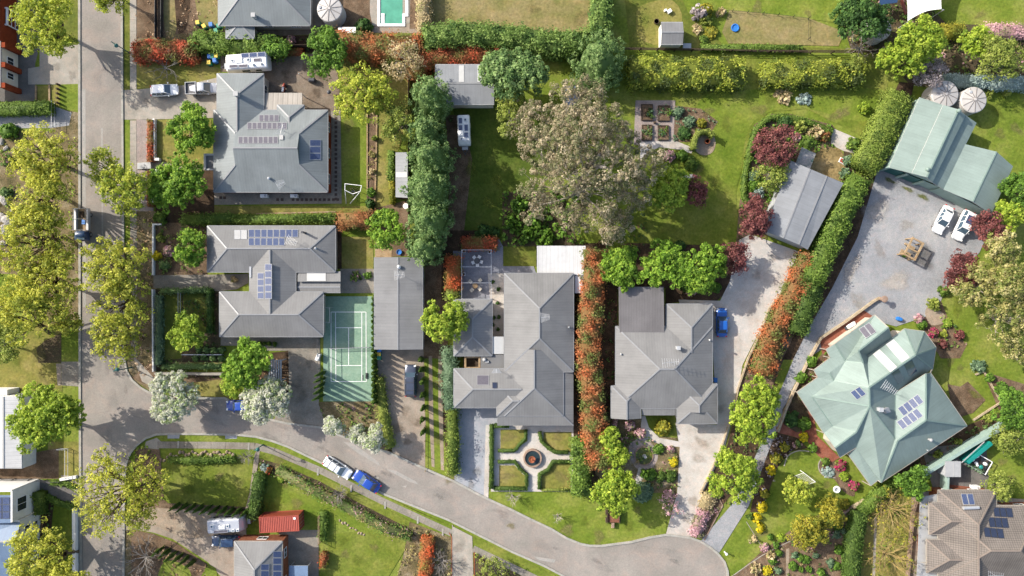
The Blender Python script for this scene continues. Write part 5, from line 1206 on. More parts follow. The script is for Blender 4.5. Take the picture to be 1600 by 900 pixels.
MB().add([P(1457,285,3.85),P(1509,180,3.85),P(1509,180,4.38),P(1457,285,4.38)],[(0,1,2,3)]).build('clerestory', M['render_green'], s7.o)
g0, g1 = P(1392,260.5,2.8), P(1472,293,2.8)
for i in range(3): 
    a, b = g0.lerp(g1, i/3+0.02), g0.lerp(g1, (i+1)/3-0.03); mb = MB()
    for k in range(5): mb.beam((a.x,a.y,0.05+0.5*k),(b.x,b.y,0.05+0.5*k),0.06,0.46)
    mb.build('roller_door', M['teal_dark'] if i < 2 else M['render_green'], s7.o)
s7b = House('farm_shed', 'pale green gabled shed joined to the east side of the barn, above two white cars', 'shed', roof='roof_green', wallm='render_green', cap='cap_green', gut='gut_white', inset=0.12)
s7b.plane([(1474,296,3.2),(1507,225,3.2),(1557,237,4.4),(1520,315,4.4)]); s7b.plane([(1520,315,4.4),(1557,237,4.4),(1583,260,3.2),(1549,335,3.2)]); s7b.caps.append((P(1520,315,4.4),P(1557,237,4.4)))
s7b.foot = []; s7b.finish(False); fw = [P(1476,295,3.2),P(1508,227,3.2),P(1581,260,3.2),P(1548,333,3.2)]; mb = MB(); mb.strip([(p.x,p.y) for p in fw], 0.12, 0, 3.1, closed=True); mb.build('wall', M['render_green'], s7b.o)
def gable(o, pts, mat, dy):
    obj('gable_wall', [P(*p)+Vector((0, dy, 0)) for p in pts], [tuple(range(len(pts)))], M[mat], o)
for dy, q in ((0.15, [(1390,261,3.0),(1425,270,4.2),(1448,276,4.95),(1457,284,4.2),(1457,285,3.8),(1473,294,3.0)]),(-0.2, [(1437,154,3.0),(1474,165,4.2),(1498,172,4.95),(1509,181,4.2),(1509,181,3.8),(1525,192,3.0)])): gable(s7.o, q, 'render_green', dy)
for dy, q in ((0.15, [(1475,295,3.0),(1520,314,4.25),(1548,333,3.0)]),(-0.2, [(1508,226,3.0),(1557,238,4.25),(1582,260,3.0)])): gable(s7b.o, q, 'render_green', dy)
# grey shed between gardens
s8 = House('shed', 'large plain grey sloping-roofed shed beside the long olive hedge', 'shed', roof='roof_shedblue', wallm='grey_metal', cap='cap_grey', gut='gut_white', inset=0.15)
s8.plane([(1193,361,3.0),(1236,251,3.0),(1266,264,3.7),(1224,372,3.7)]); s8.plane([(1224,372,3.7),(1266,264,3.7),(1292,275,3.55),(1248,382,3.55)]); s8.plane([(1248,382,3.55),(1292,275,3.55),(1318,286,3.1),(1262,390,3.1)])
s8.caps += [(P(1224,372,3.7),P(1266,264,3.7)),(P(1248,382,3.55),P(1292,275,3.55))]; s8.finish(False); fw = [P(1197,359,3.0),P(1237,255,3.0),P(1314,287,3.0),P(1262,386,3.0)]; mb = MB(); mb.strip([(p.x,p.y) for p in fw], 0.12, 0, 2.9, closed=True); mb.build('wall', M['grey_metal'], s8.o)
for dy, q in ((0.15, [(1197,360,2.8),(1224,371,3.6),(1248,381,3.45),(1262,388,2.9)]),(-0.15, [(1237,253,2.8),(1266,265,3.6),(1292,276,3.45),(1316,287,2.9)])): gable(s8.o, q, 'grey_metal', dy)
s8b = House('shed', 'small rusty white-roofed lean-to at the north end of the grey shed', 'shed', roof='roof_old', wallm='timber_dark', inset=0.1)
s8b.plane([(1241,262,2.5),(1253,230,2.5),(1275,240,2.3),(1266,263,2.3)]); s8b.finish(False); w = [P(x,y,2.3) for x,y in [(1243,260),(1254,232),(1273,241),(1264,262)]]; MB().strip([(p.x,p.y) for p in w],0.1,0,2.2,closed=True).build('wall', M['timber_dark'], s8b.o)
# brown tiled house bottom right
h9 = House('brick_house', 'brown tile-roofed house with dormer hips, bottom right corner', roof='roof_tile', wallm='brick', inset=0.4, cap='cap_tile', gut='gut_cream')
h9.wing((1466,985),(1466,766),(1557,768), 3.0, 30, 'h','h'); h9.wing((1467,790),(1628,790),(1628,906), 3.0, 30, 'h','h'); h9.wing((1452,785),(1525,785),(1525,835), 3.15, 30, 'h','g'); h9.wing((1448,843),(1525,843),(1525,895), 3.15, 30, 'h','g')
h9.finish(); h9.panels((1501,771),(1520,771),(1524,789),2,1,'cell_blue','gut_white'); MB().tube(h9.hit(1503,793)[0]+Vector((0,0,0.3)), h9.hit(1527,792)[0]+Vector((0,0,0.3)), 0.26, n=12).build('hot_water_tank', M['galv'], h9.o)
for a, b, c in (((1551,792),(1581,793.5),(1584,809)),((1543.5,807.5),(1574,809),(1577,825.5)),((1536,823),(1567,826),(1570,842))): h9.panels(a, b, c, 3, 1, 'cell_black', 'black')
MB().prism([tuple(P(x,y,2.55)[:2]) for x,y in [(1438,777),(1469,771),(1469,960),(1430,960)]], 2.45, 2.55).build('verandah_roof', M['gut_white'], h9.o); h9.antenna(1545,893,0.0,1.5,2.2)
# modern house bottom left
h10 = House('modern_house', 'white modern house with blue-grey metal roof at the lower left edge', roof='roof_modern', wallm='render_white', inset=0.15, cap='gut_white', gut='gut_white')
h10.plane([(-60,773,5.6),(17,774,5.6),(17,817,5.6),(-60,818,5.6)]); h10.plane([(-60,818,5.2),(31,816,4.6),(26,845,6.0),(-60,850,6.0)]); h10.plane([(-60,850,6.0),(26,845,6.0),(24,900,4.6),(32,960,4.6),(-60,960,4.6)]); h10.caps.append((P(-60,850,6.0),P(26,845,6.0))); h10.finish(False)
def facade(o, name, a, b, z, mat, wins, th=0.25):
    """upright wall between ground points a, b with openings (t0, t1, z0, z1) glazed"""
    a, b = Vector((a.x,a.y,0)), Vector((b.x,b.y,0)); MB().beam(a, b, th, z).build(name, M[mat], o); d = (b-a); L = d.length; d.normalize(); n = Vector((d.y,-d.x,0)); n = n if n.dot(-a) > 0 else -n
    for t0, t1, z0, z1 in wins: window(o, a+d*(L*(t0+t1)/2)+n*(th/2), d, n, z0, L*(t1-t0), z1-z0)
a, b = P(32,767,5.6), P(32,816,5.6); facade(h10.o, 'wall', P(18,767,5.9), P(18,816,5.9), 5.9, 'render_white', [(0.3,0.75,3.0,5.0)]); facade(h10.o, 'wall', P(-60,768,5.9), P(18,767,5.9), 5.9, 'render_white', [])
facade(h10.o, 'wall', P(30,815,4.6), P(25,900,4.6), 4.6, 'render_white', [(0.12,0.25,2.4,3.6),(0.36,0.46,2.4,3.6),(0.12,0.25,0.7,1.9)]); facade(h10.o, 'wall', P(-60,815,4.6), P(30,814,4.6), 4.6, 'render_white', [])
Qp = [(-10,776),(16,776),(16,812),(-10,812)]; h10.panels((-9,777),(15.5,777),(15.5,811),2,3,'cell_blue','dark_metal')
# white roofed shed left edge
s11 = House('shed', 'long white metal-roofed shed at the left edge below the dry lawn', 'shed', roof='roof_white', wallm='render_white', inset=0.15, gut='gut_white', cap='gut_white')
s11.plane([(-60,618,3.2),(5,620,3.6),(5,732,3.6),(-60,730,3.2)]); s11.plane([(5,620,3.6),(34,619,3.1),(34,732,3.1),(5,732,3.6)]); s11.caps.append((P(5,620,3.6),P(5,732,3.6))); s11.finish(False)
facade(s11.o, 'wall', P(34,620,3.0), P(34,731,3.0), 2.95, 'render_white', [(0.3,0.4,1.0,2.0),(0.6,0.7,1.0,2.0)]); facade(s11.o, 'wall', P(-60,619,3.0), P(34,620,3.0), 2.95, 'render_white', []); facade(s11.o, 'wall', P(-60,731,3.0), P(34,731,3.0), 2.95, 'render_white', [])
MB().prism([tuple(P(x,y,2.6)[:2]) for x,y in [(-40,609),(11,609),(11,617),(-40,617)]], 0, 2.6).build('annex', M['render_white'], s11.o)
# brick house bottom centre-left
h12 = House('brick_house', 'brick house with grey hip roof and blue solar panels, bottom edge beside red container', roof='roof_grey', wallm='brick', inset=0.18, gut='gut_cream')
h12.wing((366,985),(366,846),(441,846), 3.4, 24, 'h','h'); h12.finish()
h12.panels((426,861),(440.5,861),(440.5,903),1,4,'cell_blue','gut_white'); h12.panels((407,881),(421,881),(421,902),1,2,'cell_blue','gut_white')
cpb = House('carport', 'pale blue ribbed metal lean-to roof beside the brick house at the bottom edge', 'carport', roof='roof_modern', gut='gut_white'); cpb.plane([(452,884,2.4),(481,884,2.4),(481,960,2.2),(450,960,2.2)]); cpb.finish(False); mb = MB()
posts(cpb.o,'post','galv',[P(x,886,2.2) for x in (453,480)],0.1,2.2)
# top edge house
h13 = House('grey_house', 'grey hip-roofed house cut by the top edge, left of the round water tank', roof='roof_blue', wallm='render_beige', inset=0.5)
h13.wing((341,-95),(485,-95),(485,40), 3.0, 20, 'h','h'); h13.finish(); h13.flue(399,27,0.5,0.9,'gut_white')
h13b = House('porch', 'small hipped grey porch roof below the top edge house', 'porch', roof='roof_blue', wallm='render_beige', inset=0.3); h13b.wing((353,60),(353,37),(397,37), 2.4, 12, 'h','g'); h13b.finish(False)
s14 = House('garden_shed', 'small pale gabled garden shed by the post fence near the top', 'shed', roof='roof_shed', wallm='render_white', inset=0.1, gut='gut_white')
s14.wing((1033,69),(1067,69),(1067,35), 2.3, 16, 'g','g'); s14.finish(False)
s15 = House('shed', 'grey shed with two white skylights half hidden under dark evergreens, top centre', 'shed', roof='roof_shedblue', wallm='cream', inset=0.2, gut='gut_white')
s15.wing((680,163),(772,163),(772,101), 3.0, 12, 'g','g'); s15.finish(False)
for x in (717,746): s15.quad('skylight',(x,102),(x+8,102),(x+8,128),'skylight',0.05,0.04)
s16 = House('shed', 'narrow pale shed squeezed against the dark conifer row', 'shed', roof='roof_pale', wallm='timber_dark', inset=0.1, gut='gut_white')
s16.plane([(618,238,2.6),(637,238,2.9),(637,309,2.9),(618,308,2.6)]); s16.finish(False); w=[P(x,y,2.5) for x,y in [(619,239),(637,239),(637,308),(619,307)]]; MB().strip([(p.x,p.y) for p in w],0.1,0,2.45,closed=True).build('wall', M['timber_dark'], s16.o); s16.quad('skylight',(618.5,269),(636,269),(636,277),'skylight',0.04,0.03)
s16b = House('shed', 'little pale blue shed roof under the north edge of the eucalypt', 'shed', roof='roof_modern', wallm='timber_dark', inset=0.1, gut='gut_white')
s16b.plane([(880,134,2.4),(904,134,2.4),(906,164,2.2),(880,164,2.2)]); s16b.finish(False); w=[P(x,y,2.2) for x,y in [(882,136),(903,136),(904,162),(882,162)]]; MB().strip([(p.x,p.y) for p in w],0.1,0,2.1,closed=True).build('wall', M['timber_dark'], s16b.o)
h17 = House('red_brick_house', 'cream house with red brick piers at the upper left edge', roof='roof_grey', wallm='cream', inset=0.3)
h17.plane([(-70,62,3.6),(1,64,3.6),(1,136,3.6),(-70,136,3.6)]); h17.plane([(-70,-60,3.6),(-2,-60,3.6),(-2,62,3.6),(-70,62,3.6)]); h17.finish(False)
a, b = P(12,66,0), P(12,136,0); facade(h17.o, 'wall', P(1,66,3.5), P(1,136,3.5), 3.4, 'cream', [(0.25,0.42,1.0,2.4),(0.6,0.75,1.0,2.4)])
for y in (70,101,133): p = P(1,y,3.5); MB().box((p.x+0.3,p.y,0),(0.8,0.75,3.55)).build('pier', M['brick_red'], h17.o)
facade(h17.o, 'wall', P(-1,-60,3.5), P(-1,64,3.5), 3.4, 'brick_red', [])
mb = MB(); p, q = P(2,12,2.6), P(10,38,2.6); mb.strip([(p.x,p.y),(q.x,p.y),(q.x,q.y),(p.x,q.y)], 0.2, 2.3, 2.6, closed=True)
for z in (0.7,1.5,2.4): mb.beam((q.x,p.y,z),(q.x,q.y,z),0.08,0.06)
mb.box((q.x,p.y,0),(0.15,0.15,2.5)); mb.box((q.x,q.y,0),(0.15,0.15,2.5)); mb.build('balcony', M['white'], h17.o)
# ---------------------------------------------------------------- street and garden trees
T = tree
T(72,40,50,10.5,'elm2','yellow-green tree shading the forecourt at the top left', base=(108,58), ry=48)
T(176,-8,27,8,'elm2','yellow-green tree overhanging the road from the top edge', base=(192,0))
T(74,245,48,11,'elm','northernmost of the big yellow-green street trees left of the road', base=(106,262))
T(60,315,50,11,'elm','second big yellow-green street tree from the north, left of the road', base=(94,305))
T(56,385,56,11,'elm','sprawling yellow-green street tree left of the road, beside the parked truck', base=(100,370), lobes=16)
T(80,445,48,10,'elm','yellow-green street tree left of the road, below the parked truck', base=(96,440))
T(40,480,52,10,'elm','southernmost yellow-green tree of the left street row, leaning over the dry lawn', base=(76,520))
T(104,500,24,6,'elm','small thin yellow-green tree over the dark kerbside bed on the left', base=(104,520))
T(12,540,40,6,'olive','grey-green tree at the left edge of the dry lawn', base=(20,540))
T(164,262,26,7,'elm2','smaller yellow-green verge tree at the north end of the right-hand row', base=(188,268))
T(195,300,38,9,'elm2','round yellow-green verge tree south of the white garden steps', base=(205,300))
T(182,418,48,10,'elm','broad yellow-green verge tree across the road from the truck', base=(205,415))
T(190,475,42,9,'elm','yellow-green verge tree opposite the enclosed dark garden', base=(208,470))
T(182,528,38,8,'elm','southernmost yellow-green verge tree, beside the kerb bend', base=(202,528))
T(298,201,36,6.5,'lime','round bright green tree by the double driveway, upper left', base=(300,203))
T(280,283,38,7,'lime','larger bright green tree west of the first house porch', base=(285,280))
T(258,300,26,6,'lime','bright green tree beside the low red hedge end', base=(265,298))
T(297,387,25,5.5,'lime','small round green tree at the west end of the second house', base=(300,388))
T(296,519,27,5.5,'limeb','bright green tree standing on the enclosed lawn by the second house', base=(300,520))
T(383,570,38,6.5,'lime','round green tree with lumpy crown beside the concrete driveway, middle left', base=(388,572))
T(368,606,20,4,'limeb','small bright green tree between two white blossom trees', base=(372,606))
T(268,618,37,6,'white','white blossom tree at the road bend, largest on the left', base=(275,618))
T(413,627,34,6,'white','white blossom tree over the dark blue car', base=(410,626))
T(428,618,26,5,'white','white blossom tree at the foot of the concrete driveway', base=(432,620))
T(522,664,17,4,'white','small white blossom tree south of the tennis court', base=(526,664))
T(582,685,20,4.5,'white','small white blossom tree nearest the tan driveway mouth', base=(586,686))
T(556,680,15,3.5,'white','smallest white blossom tree between its two neighbours in the roadside bed', base=(560,680))
T(72,656,50,10.5,'limeb','dense bright green tree beside the white roofed shed, lower left', base=(100,655), lobes=14)
T(66,868,50,9,'elm','yellow-green tree beside the white modern house, bottom left', base=(122,862), lobes=14)
T(112,905,40,9,'elm','yellow-green tree cut by the bottom edge left of the road', base=(122,900))
T(186,772,60,10,'elmthin','large thin-leaved yellow-green tree over the road, lower left', base=(225,755), ry=68, lobes=18, d=1.25)
T(232,752,36,9,'elmthin','thin yellow-green tree at the west end of the rock edged lawn', base=(252,752))
T(508,84,35,7,'green','mid green tree at the east side of the paved yard, upper left', base=(514,86))
T(566,150,42,9,'elm2','round yellow-green tree on the lawn east of the first house', base=(576,158), ry=46)
T(628,193,30,7,'olive','thin olive tree west of the conifer row', base=(634,195))
T(628,92,32,6,'tan','half-bare pale tree in front of the red hedge, top centre', base=(634,94))
T(604,360,30,6,'lime','bright green tree at the north end of the long garage', base=(610,360))
T(693,498,32,7,'limeb','bright lime tree beside the small square outbuilding', base=(697,500))
T(1043,293,32,7,'limeb','bright lime tree at the east side of the eucalypt', base=(1042,295))
T(1084,301,21,5,'maroon','small maroon-leaved tree on the lawn beside the eucalypt', base=(1082,300))
T(972,421,32,5.5,'lime','green tree behind the dark flat carport roof', base=(970,422))
T(1040,412,36,6.5,'lime','green tree in the middle of the grove north of the fourth house', base=(1038,412))
T(1094,416,40,6.5,'lime','green tree at the east end of the grove, beside a purple tree', base=(1090,416))
T(1147,401,24,4.5,'maroon','purple-leaved tree at the head of the white gravel drive', base=(1144,402))
T(1174,340,30,6,'maroon','reddish purple tree beside the west wall of the grey shed', base=(1170,340))
T(1213,224,32,6,'maroon','purple tree at the north west corner of the grey shed', base=(1208,226))
T(1202,272,26,4.5,'olive','olive bushy tree below the purple tree in the curved bed', base=(1198,273))
T(1432,66,38,8,'limeb','bright green tree beneath the shade sail, upper right', base=(1422,72))
T(1408,92,32,7,'limeb','bright green tree west of the grey leafless bush, upper right', base=(1398,96))
T(1347,30,40,8,'darker','dark green spreading tree above the post fence, upper right', base=(1340,40), ry=42)
T(1340,98,14,3,'olive','small olive tree at the east end of the golden hedge', base=(1338,99))
T(1527,68,24,6,'limeb','bright green tree beside the pink flowering hedge, top right', base=(1518,74))
T(1558,92,36,7,'olive','straggly olive tree with pale twigs, top right', base=(1546,98))
T(1452,112,26,5,'grey','grey leafless bush north of the barn shed', base=(1446,114))
T(1591,300,26,6,'green','green tree at the right edge beside the barn shed', base=(1575,298))
T(1580,335,24,5,'limeb','bright lime tree at the right edge above the maroon tree', base=(1568,336))
T(1543,362,28,5,'maroon','maroon tree beside the white car with the dark roof panel', base=(1536,362))
T(1500,424,29,5,'maroon','round maroon tree at the edge of the gravel yard', base=(1494,424))
T(1562,392,30,8,'euct','yellow-tan eucalypt crown nearest the parked white cars', base=(1550,398), d=0.8)
T(1588,440,36,9,'euct','yellow-tan eucalypt at the right edge, middle of the group', base=(1566,440))
T(1530,447,36,7,'euct','yellow-tan eucalypt next to the round maroon tree', base=(1518,446), d=0.75)
T(1570,500,40,8,'euct','thin tan eucalypt over the east lawn', base=(1552,498), d=0.7)
T(1595,545,30,7,'euct','southernmost tan eucalypt at the right edge', base=(1578,545), d=0.6)
T(1180,650,33,7,'limeb','northern bright green tree between the two driveways', base=(1168,645), ry=46)
T(1146,740,35,7,'limeb','southern bright green tree between the two driveways', base=(1138,730), ry=42)
T(1190,618,26,5,'limeb','small bright green tree at the foot of the orange hedge', base=(1184,615))
T(960,770,34,7,'limeb','rounded yellow-green tree over the front lawn beside the wooden cart', base=(960,762))
T(955,683,17,4,'limeb','small bright tree beside the orange hedge, north of the pond', base=(955,682)); T(960,712,20,4,'limeb','small bright tree west of the round lily pond', base=(960,711))
T(1248,768,23,5,'elm2','rounded gold-green tree standing on the lawn by the goal frame', base=(1245,764)); T(1262,828,28,4.5,'goldo','spreading gold-green tree beside the mulched rose bed', base=(1258,822)); T(1297,798,24,4,'goldo','golden shrubby tree south of the curling lawn', base=(1293,795))
T(1426,752,26,4.5,'green','glossy mid green tree at the south corner of the green roofed house', base=(1418,748))
T(1575,690,26,4,'olive','grey-green bushy tree beside the cluttered yard, lower right', base=(1566,686)); T(1560,762,22,3.5,'olive','dull green bushy tree next to the brown tiled roof', base=(1552,758)); T(1588,640,30,5,'green','green tree at the lower right edge by the retaining wall', base=(1575,640))
T(803,122,52,9,'dark','wide dark green tree over the east end of the hidden grey shed', base=(802,128), ry=38, lobes=14)
T(800,184,34,6,'olive','grey-green tree below the wide dark tree, top centre', base=(800,186), d=0.7)
T(430,72,18,3,'green','bushy green tree north of the long caravan', base=(432,72))
# the eucalypt in the middle
K = KIND['euc']
eu = empty('gum_tree', P(905,302), 'giant brown-leaved gum tree with pale trunk in the middle of the gardens', 'tree')
lb = [(845,190,8,42),(880,160,10,36),(920,165,11,38),(950,190,12,36),(968,224,11,36),(1002,262,9.5,32),(960,255,13,44),(915,215,14,46),(870,235,12,44),(838,235,9,34),(850,290,9,34),(895,265,13,36),(945,300,10,34),(985,300,8,28),(975,345,7,26),(920,340,7,24),(880,340,7,22),(800,210,6,16),(828,330,6,20),(948,350,7,24)]
Cc = []; Rr = []; mb = MB(); b0 = Vector(P(905,302)); fk = Vector(P(908,296,4.5))
branch_tubes(mb, b0, fk, 0.75, 0.6, 2, 0.05, 10)
for x, y, z, r in lb:
    c = P(x, y, z); rm = r/10*(1-z/H); n = int(rm*rm*5.2); c = c+Vector((random.uniform(-.8,.8),random.uniform(-.8,.8),random.uniform(-1.5,1))); d = unit(n); d[:, 2] = np.where(d[:, 2] < -0.2, -d[:, 2]*0.5, d[:, 2]); q = 0.5+0.5*RNG.random(n)**0.5
    C = np.array(c)+d*(q*rm)[:, None]*np.array([1.05, 1.05, 0.7]); Cc.append(C); Rr.append(0.6*(0.5+0.9*RNG.random(n)))
    pts = branch_tubes(mb, fk, c-Vector((0,0,1.2)), 0.15, 0.06, 4, 0.2, 6)
    for k in range(7): branch_tubes(mb, pts[-1 if k % 2 else -2], Vector(C[k % n]), 0.07, 0.02, 2, 0.15, 4)
for a, e in (((908,296,4.5),(922,258,12)),((922,258,12),(938,240,14.5)),((908,296,4.5),(935,290,11)),((922,258,12),(948,262,14)),((908,296,4.5),(890,308,9))): branch_tubes(mb, P(*a), P(*e), 0.36, 0.2, 2, 0.05, 8)
Cc = np.concatenate(Cc); Rr = np.concatenate(Rr); V, col = leaf_quads(Cc, Rr*1.05, 76, 0.2, 'euc', soft=1.3)
mesh_obj('crown', leaf_mesh('crown', V-np.array(b0), col), eu); mb.build('trunk', M['bark_pale'], eu, smooth=True)
# conifers
conifer(672,150,31,11,'northernmost tall dark conifer of the row beside the dirt drive', ry=34); conifer(664,205,26,10,'slim dark conifer second from the north in the conifer row', ry=28); conifer(672,245,34,11,'tall dark conifer third in the row, level with the narrow shed', ry=34)
conifer(668,295,35,12,'broad dark conifer in the middle of the row beside the dirt drive', ry=34); conifer(668,345,34,11,'broad dark conifer second from the south end of the row', ry=34); conifer(662,386,28,10,'southernmost dark conifer, touching the long garage', ry=27)
conifer(936,92,38,8.5,'big dark conifer at the corner of the top hedges, above the gum tree', ry=46)
# leafless trees
bare_tree(248,100,38,4,'leafless pale shrub tree below the orange hedge, top left', n0=8, depth=3)
bare_tree(1352,68,36,6,'leafless pale spreading tree beside the small round tank, top right','bark_pale', base=(1340,80), n0=9, thick=1.3)
bare_tree(222,872,48,7,'leafless grey tree over the road at the bottom left', base=(232,870), n0=10, depth=3); bare_tree(527,776,18,3.5,'pale leafless weeping tree on the lower footpath verge', n0=14); bare_tree(380,717,16,3,'pale leafless weeping shrub at the east end of the rock edged lawn', n0=14)
bare_tree(872,812,12,3.5,'slim leafless white birch on the front lawn, eastern one','bark_pale', n0=9); bare_tree(800,782,18,4,'leafless white birch at the corner of the formal garden','bark_pale', n0=9)
bare_tree(1395,800,44,6,'leafless golden twigged tree beside the tiled house, northern one','bark_gold', base=(1388,792), n0=14, leaves='goldo', thick=1.0, depth=4, d=0.12); bare_tree(1388,872,44,6,'leafless golden twigged tree beside the tiled house, southern one','bark_gold', base=(1380,862), n0=14, leaves='goldo', thick=1.0, depth=4, d=0.12)
bare_tree(690,886,24,4,'leafless spiky tree beside the red hedge at the bottom edge', n0=12); bare_tree(1050,795,22,3.5,'leafless pinkish tree at the lower end of the pond garden', n0=9, leaves='pink', d=0.4); bare_tree(650,78,20,5,'leafless twiggy tree among the orange hedge, top centre', n0=7, leaves='rust', d=0.5)
bare_tree(1560,80,26,6,'bare pale twigged tree at the top right','bark_pale', n0=8); bare_tree(770,890,24,3,'twiggy half-bare shrub tree right of the lower driveway', n0=10, leaves='olive')
# ---------------------------------------------------------------- hedges
hedge([(-40,170),(40,168),(76,167)], 20, 1.8, 'hedge', 'thick clipped bright green hedge at the left edge below the forecourt', ragged=0.05)
hedge([(208,80),(240,76),(305,80)], 32, 2.2, 'red', 'orange-red photinia hedge beside the road at the top left', lsize=0.26, ragged=0.12, rough=0.2, lumps=0.12)
hedge([(300,62),(345,66),(400,70),(438,74)], 28, 2.2, 'hedge', 'bushy bright green hedge between the wheelie bins and the caravan', lsize=0.3, ragged=0.2, rough=0.3, lumps=0.2)
hedge([(438,80),(472,79)], 10, 1.2, 'red', 'short low red hedge against the fence, top left yard', ragged=0.1)
hedge([(514,63),(560,72),(610,74),(660,72)], 42, 3.0, 'phot', 'wide orange photinia hedge below the swimming pool', lsize=0.26, ragged=0.15, rough=0.28, lumps=0.2)
hedge([(660,95),(700,84),(760,82),(802,84)], 30, 2.6, 'red', 'deep red photinia hedge behind the hidden grey shed', ragged=0.15, rough=0.28, lumps=0.18); hedge([(640,100),(664,112)], 36, 2.4, 'rust', 'rusty brown bush hedge at the corner of the red hedge', rough=0.3, ragged=0.2)
hedge([(664,56),(720,50),(800,56),(870,66),(925,62)], 34, 4.0, 'laurel', 'tall grey-green hedge along the south side of the dry top lawn', lsize=0.3, ragged=0.12, rough=0.3, lumps=0.18)
hedge([(942,-30),(940,20),(938,52)], 26, 4.0, 'laurel', 'tall green hedge running to the top edge right of the dry lawn', lsize=0.3, ragged=0.12, rough=0.3, lumps=0.15); hedge([(660,-30),(662,44)], 20, 2.0, 'tan', 'thin brownish hedge between the pool and the dry lawn', rough=0.25, ragged=0.2)
hedge([(985,110),(1050,112),(1110,113),(1162,113)], 44, 2.6, 'yg', 'long golden-green hedge below the post fence, western one', lsize=0.28, ragged=0.22, rough=0.3, lumps=0.2); hedge([(1195,114),(1270,113),(1348,114)], 36, 2.4, 'yg', 'shorter golden-green hedge below the post fence, eastern one', lsize=0.28, ragged=0.25, rough=0.3, lumps=0.2)
hedge([(1096,74),(1200,74),(1255,75)], 10, 0.9, 'hedge', 'low clipped green hedge along the post fence, top right', ragged=0.1)
hedge([(1412,146),(1390,195),(1368,240),(1352,262)], 42, 3.2, 'hedgeo', 'north part of the long olive hedge between the two sheds', lsize=0.2, dens=56, ragged=0.06, rough=0.16, lumps=0.08)
hedge([(1348,278),(1328,315),(1305,365),(1285,410),(1272,440)], 34, 3.2, 'hedge', 'south part of the long olive hedge beside the gravel yard', lsize=0.26, ragged=0.12, rough=0.2, lumps=0.14)
hedge([(1276,444),(1262,480),(1248,520)], 30, 2.6, 'box', 'darker green continuation of the long hedge towards the driveway', ragged=0.15, rough=0.25, lumps=0.15)
hedge([(1268,400),(1245,455),(1222,500),(1208,530),(1195,585)], 34, 2.2, 'phot', 'orange and red photinia hedge above the white gravel drive', lsize=0.26, ragged=0.2, rough=0.3, lumps=0.25, curve=True)
hedge([(928,392),(926,450),(922,500),(918,560),(926,620),(930,690),(938,730)], 34, 3.6, 'phot', 'long mixed orange and green hedge between the centre house and its right neighbour', lsize=0.28, ragged=0.12, rough=0.28, lumps=0.2)
hedge([(908,690),(908,774)], 26, 2.6, 'hedge', 'loose green hedge at the east side of the formal garden', ragged=0.15, rough=0.25, lumps=0.15, lsize=0.3)
hedge([(283,343),(330,342),(360,340)], 16, 1.8, 'hedge', 'loose bright green hedge north of the second house, west end', ragged=0.2, rough=0.22, lumps=0.2); hedge([(360,343),(440,342),(524,340)], 13, 1.6, 'hedge', 'clipped green hedge along the timber edged lawn', ragged=0.12, rough=0.16, lumps=0.15)
hedge([(528,344),(585,341)], 26, 2.4, 'rust', 'rounded rusty brown hedge at the corner of the lower lawn', rough=0.22, ragged=0.15, lumps=0.18)
hedge([(612,235),(610,280)], 11, 1.4, 'hedge', 'narrow green hedge along the narrow pale shed', rough=0.18); hedge([(613,283),(612,318)], 8, 1.0, 'goldo', 'narrow golden hedge continuing past the narrow shed', rough=0.15)
hedge([(234.5,187),(234.5,252)], 11, 0.9, 'red', 'low clipped red hedge north of the white steps'); hedge([(234.5,268),(234.5,322)], 11, 0.9, 'red', 'low clipped red hedge south of the white steps')
hedge([(722,380),(776,380)], 20, 2.2, 'red', 'red hedge at the north side of the dark paved terrace', rough=0.2, ragged=0.1); hedge([(708,400),(708,452)], 24, 2.2, 'orange', 'bright orange hedge at the west side of the dark paved terrace', rough=0.22, ragged=0.1)
hedge([(706,452),(706,468)], 22, 1.8, 'olive', 'green-brown hedge below the bright orange one by the terrace', rough=0.22)
hedge([(702,545),(702,600),(704,640)], 22, 2.4, 'bluegreen', 'loose blue-green hedge beside the small outbuilding', rough=0.3, ragged=0.2, lumps=0.25); hedge([(706,640),(706,700),(708,742)], 16, 2.2, 'hedgeo', 'bushy green hedge along the pale blue driveway', rough=0.28, ragged=0.2, lumps=0.25)
hedge([(1550,128),(1640,131)], 22, 1.6, 'blue', 'silvery blue clipped hedge north of the water tanks, right end', ragged=0.08); hedge([(1478,124),(1548,127)], 20, 1.6, 'blue', 'silvery blue clipped hedge north of the water tanks, left end', ragged=0.08)
hedge([(1542,46),(1640,48)], 20, 1.8, 'pink', 'pink flowering hedge at the top right edge', rough=0.2); hedge([(1468,48),(1508,47)], 22, 1.8, 'goldo', 'yellowish flowering hedge below the shade sail', rough=0.2)
hedge([(1347,802),(1338,850),(1332,940)], 24, 2.2, 'box', 'tall clipped dark hedge at the bottom right, north to south', ragged=0.03, rough=0.07); hedge([(1398,752),(1370,782),(1348,802)], 18, 1.8, 'hedge', 'clipped green hedge slanting to the corner of the green roofed house', ragged=0.06)
hedge([(34,775),(58,776),(58,805)], 12, 2.0, 'hedgeo', 'clipped green hedge hooked round the bench by the modern house', ragged=0.05); hedge([(70,776),(88,786),(118,795)], 8, 0.8, 'hedge', 'low green hedge along the grey lane, lower left', ragged=0.1, rough=0.15); hedge([(78,755),(100,756),(118,762)], 7, 0.7, 'hedge', 'low green hedge on the north side of the grey lane', rough=0.14, ragged=0.1)
hedge([(404,742),(400,770),(394,812)], 18, 2.0, 'box', 'clipped dark green hedge beside the lower garden path', ragged=0.06); hedge([(262,719),(300,720),(366,718)], 9, 0.9, 'hedge', 'low green hedge behind the rock edging', ragged=0.15, rough=0.16, lumps=0.2)
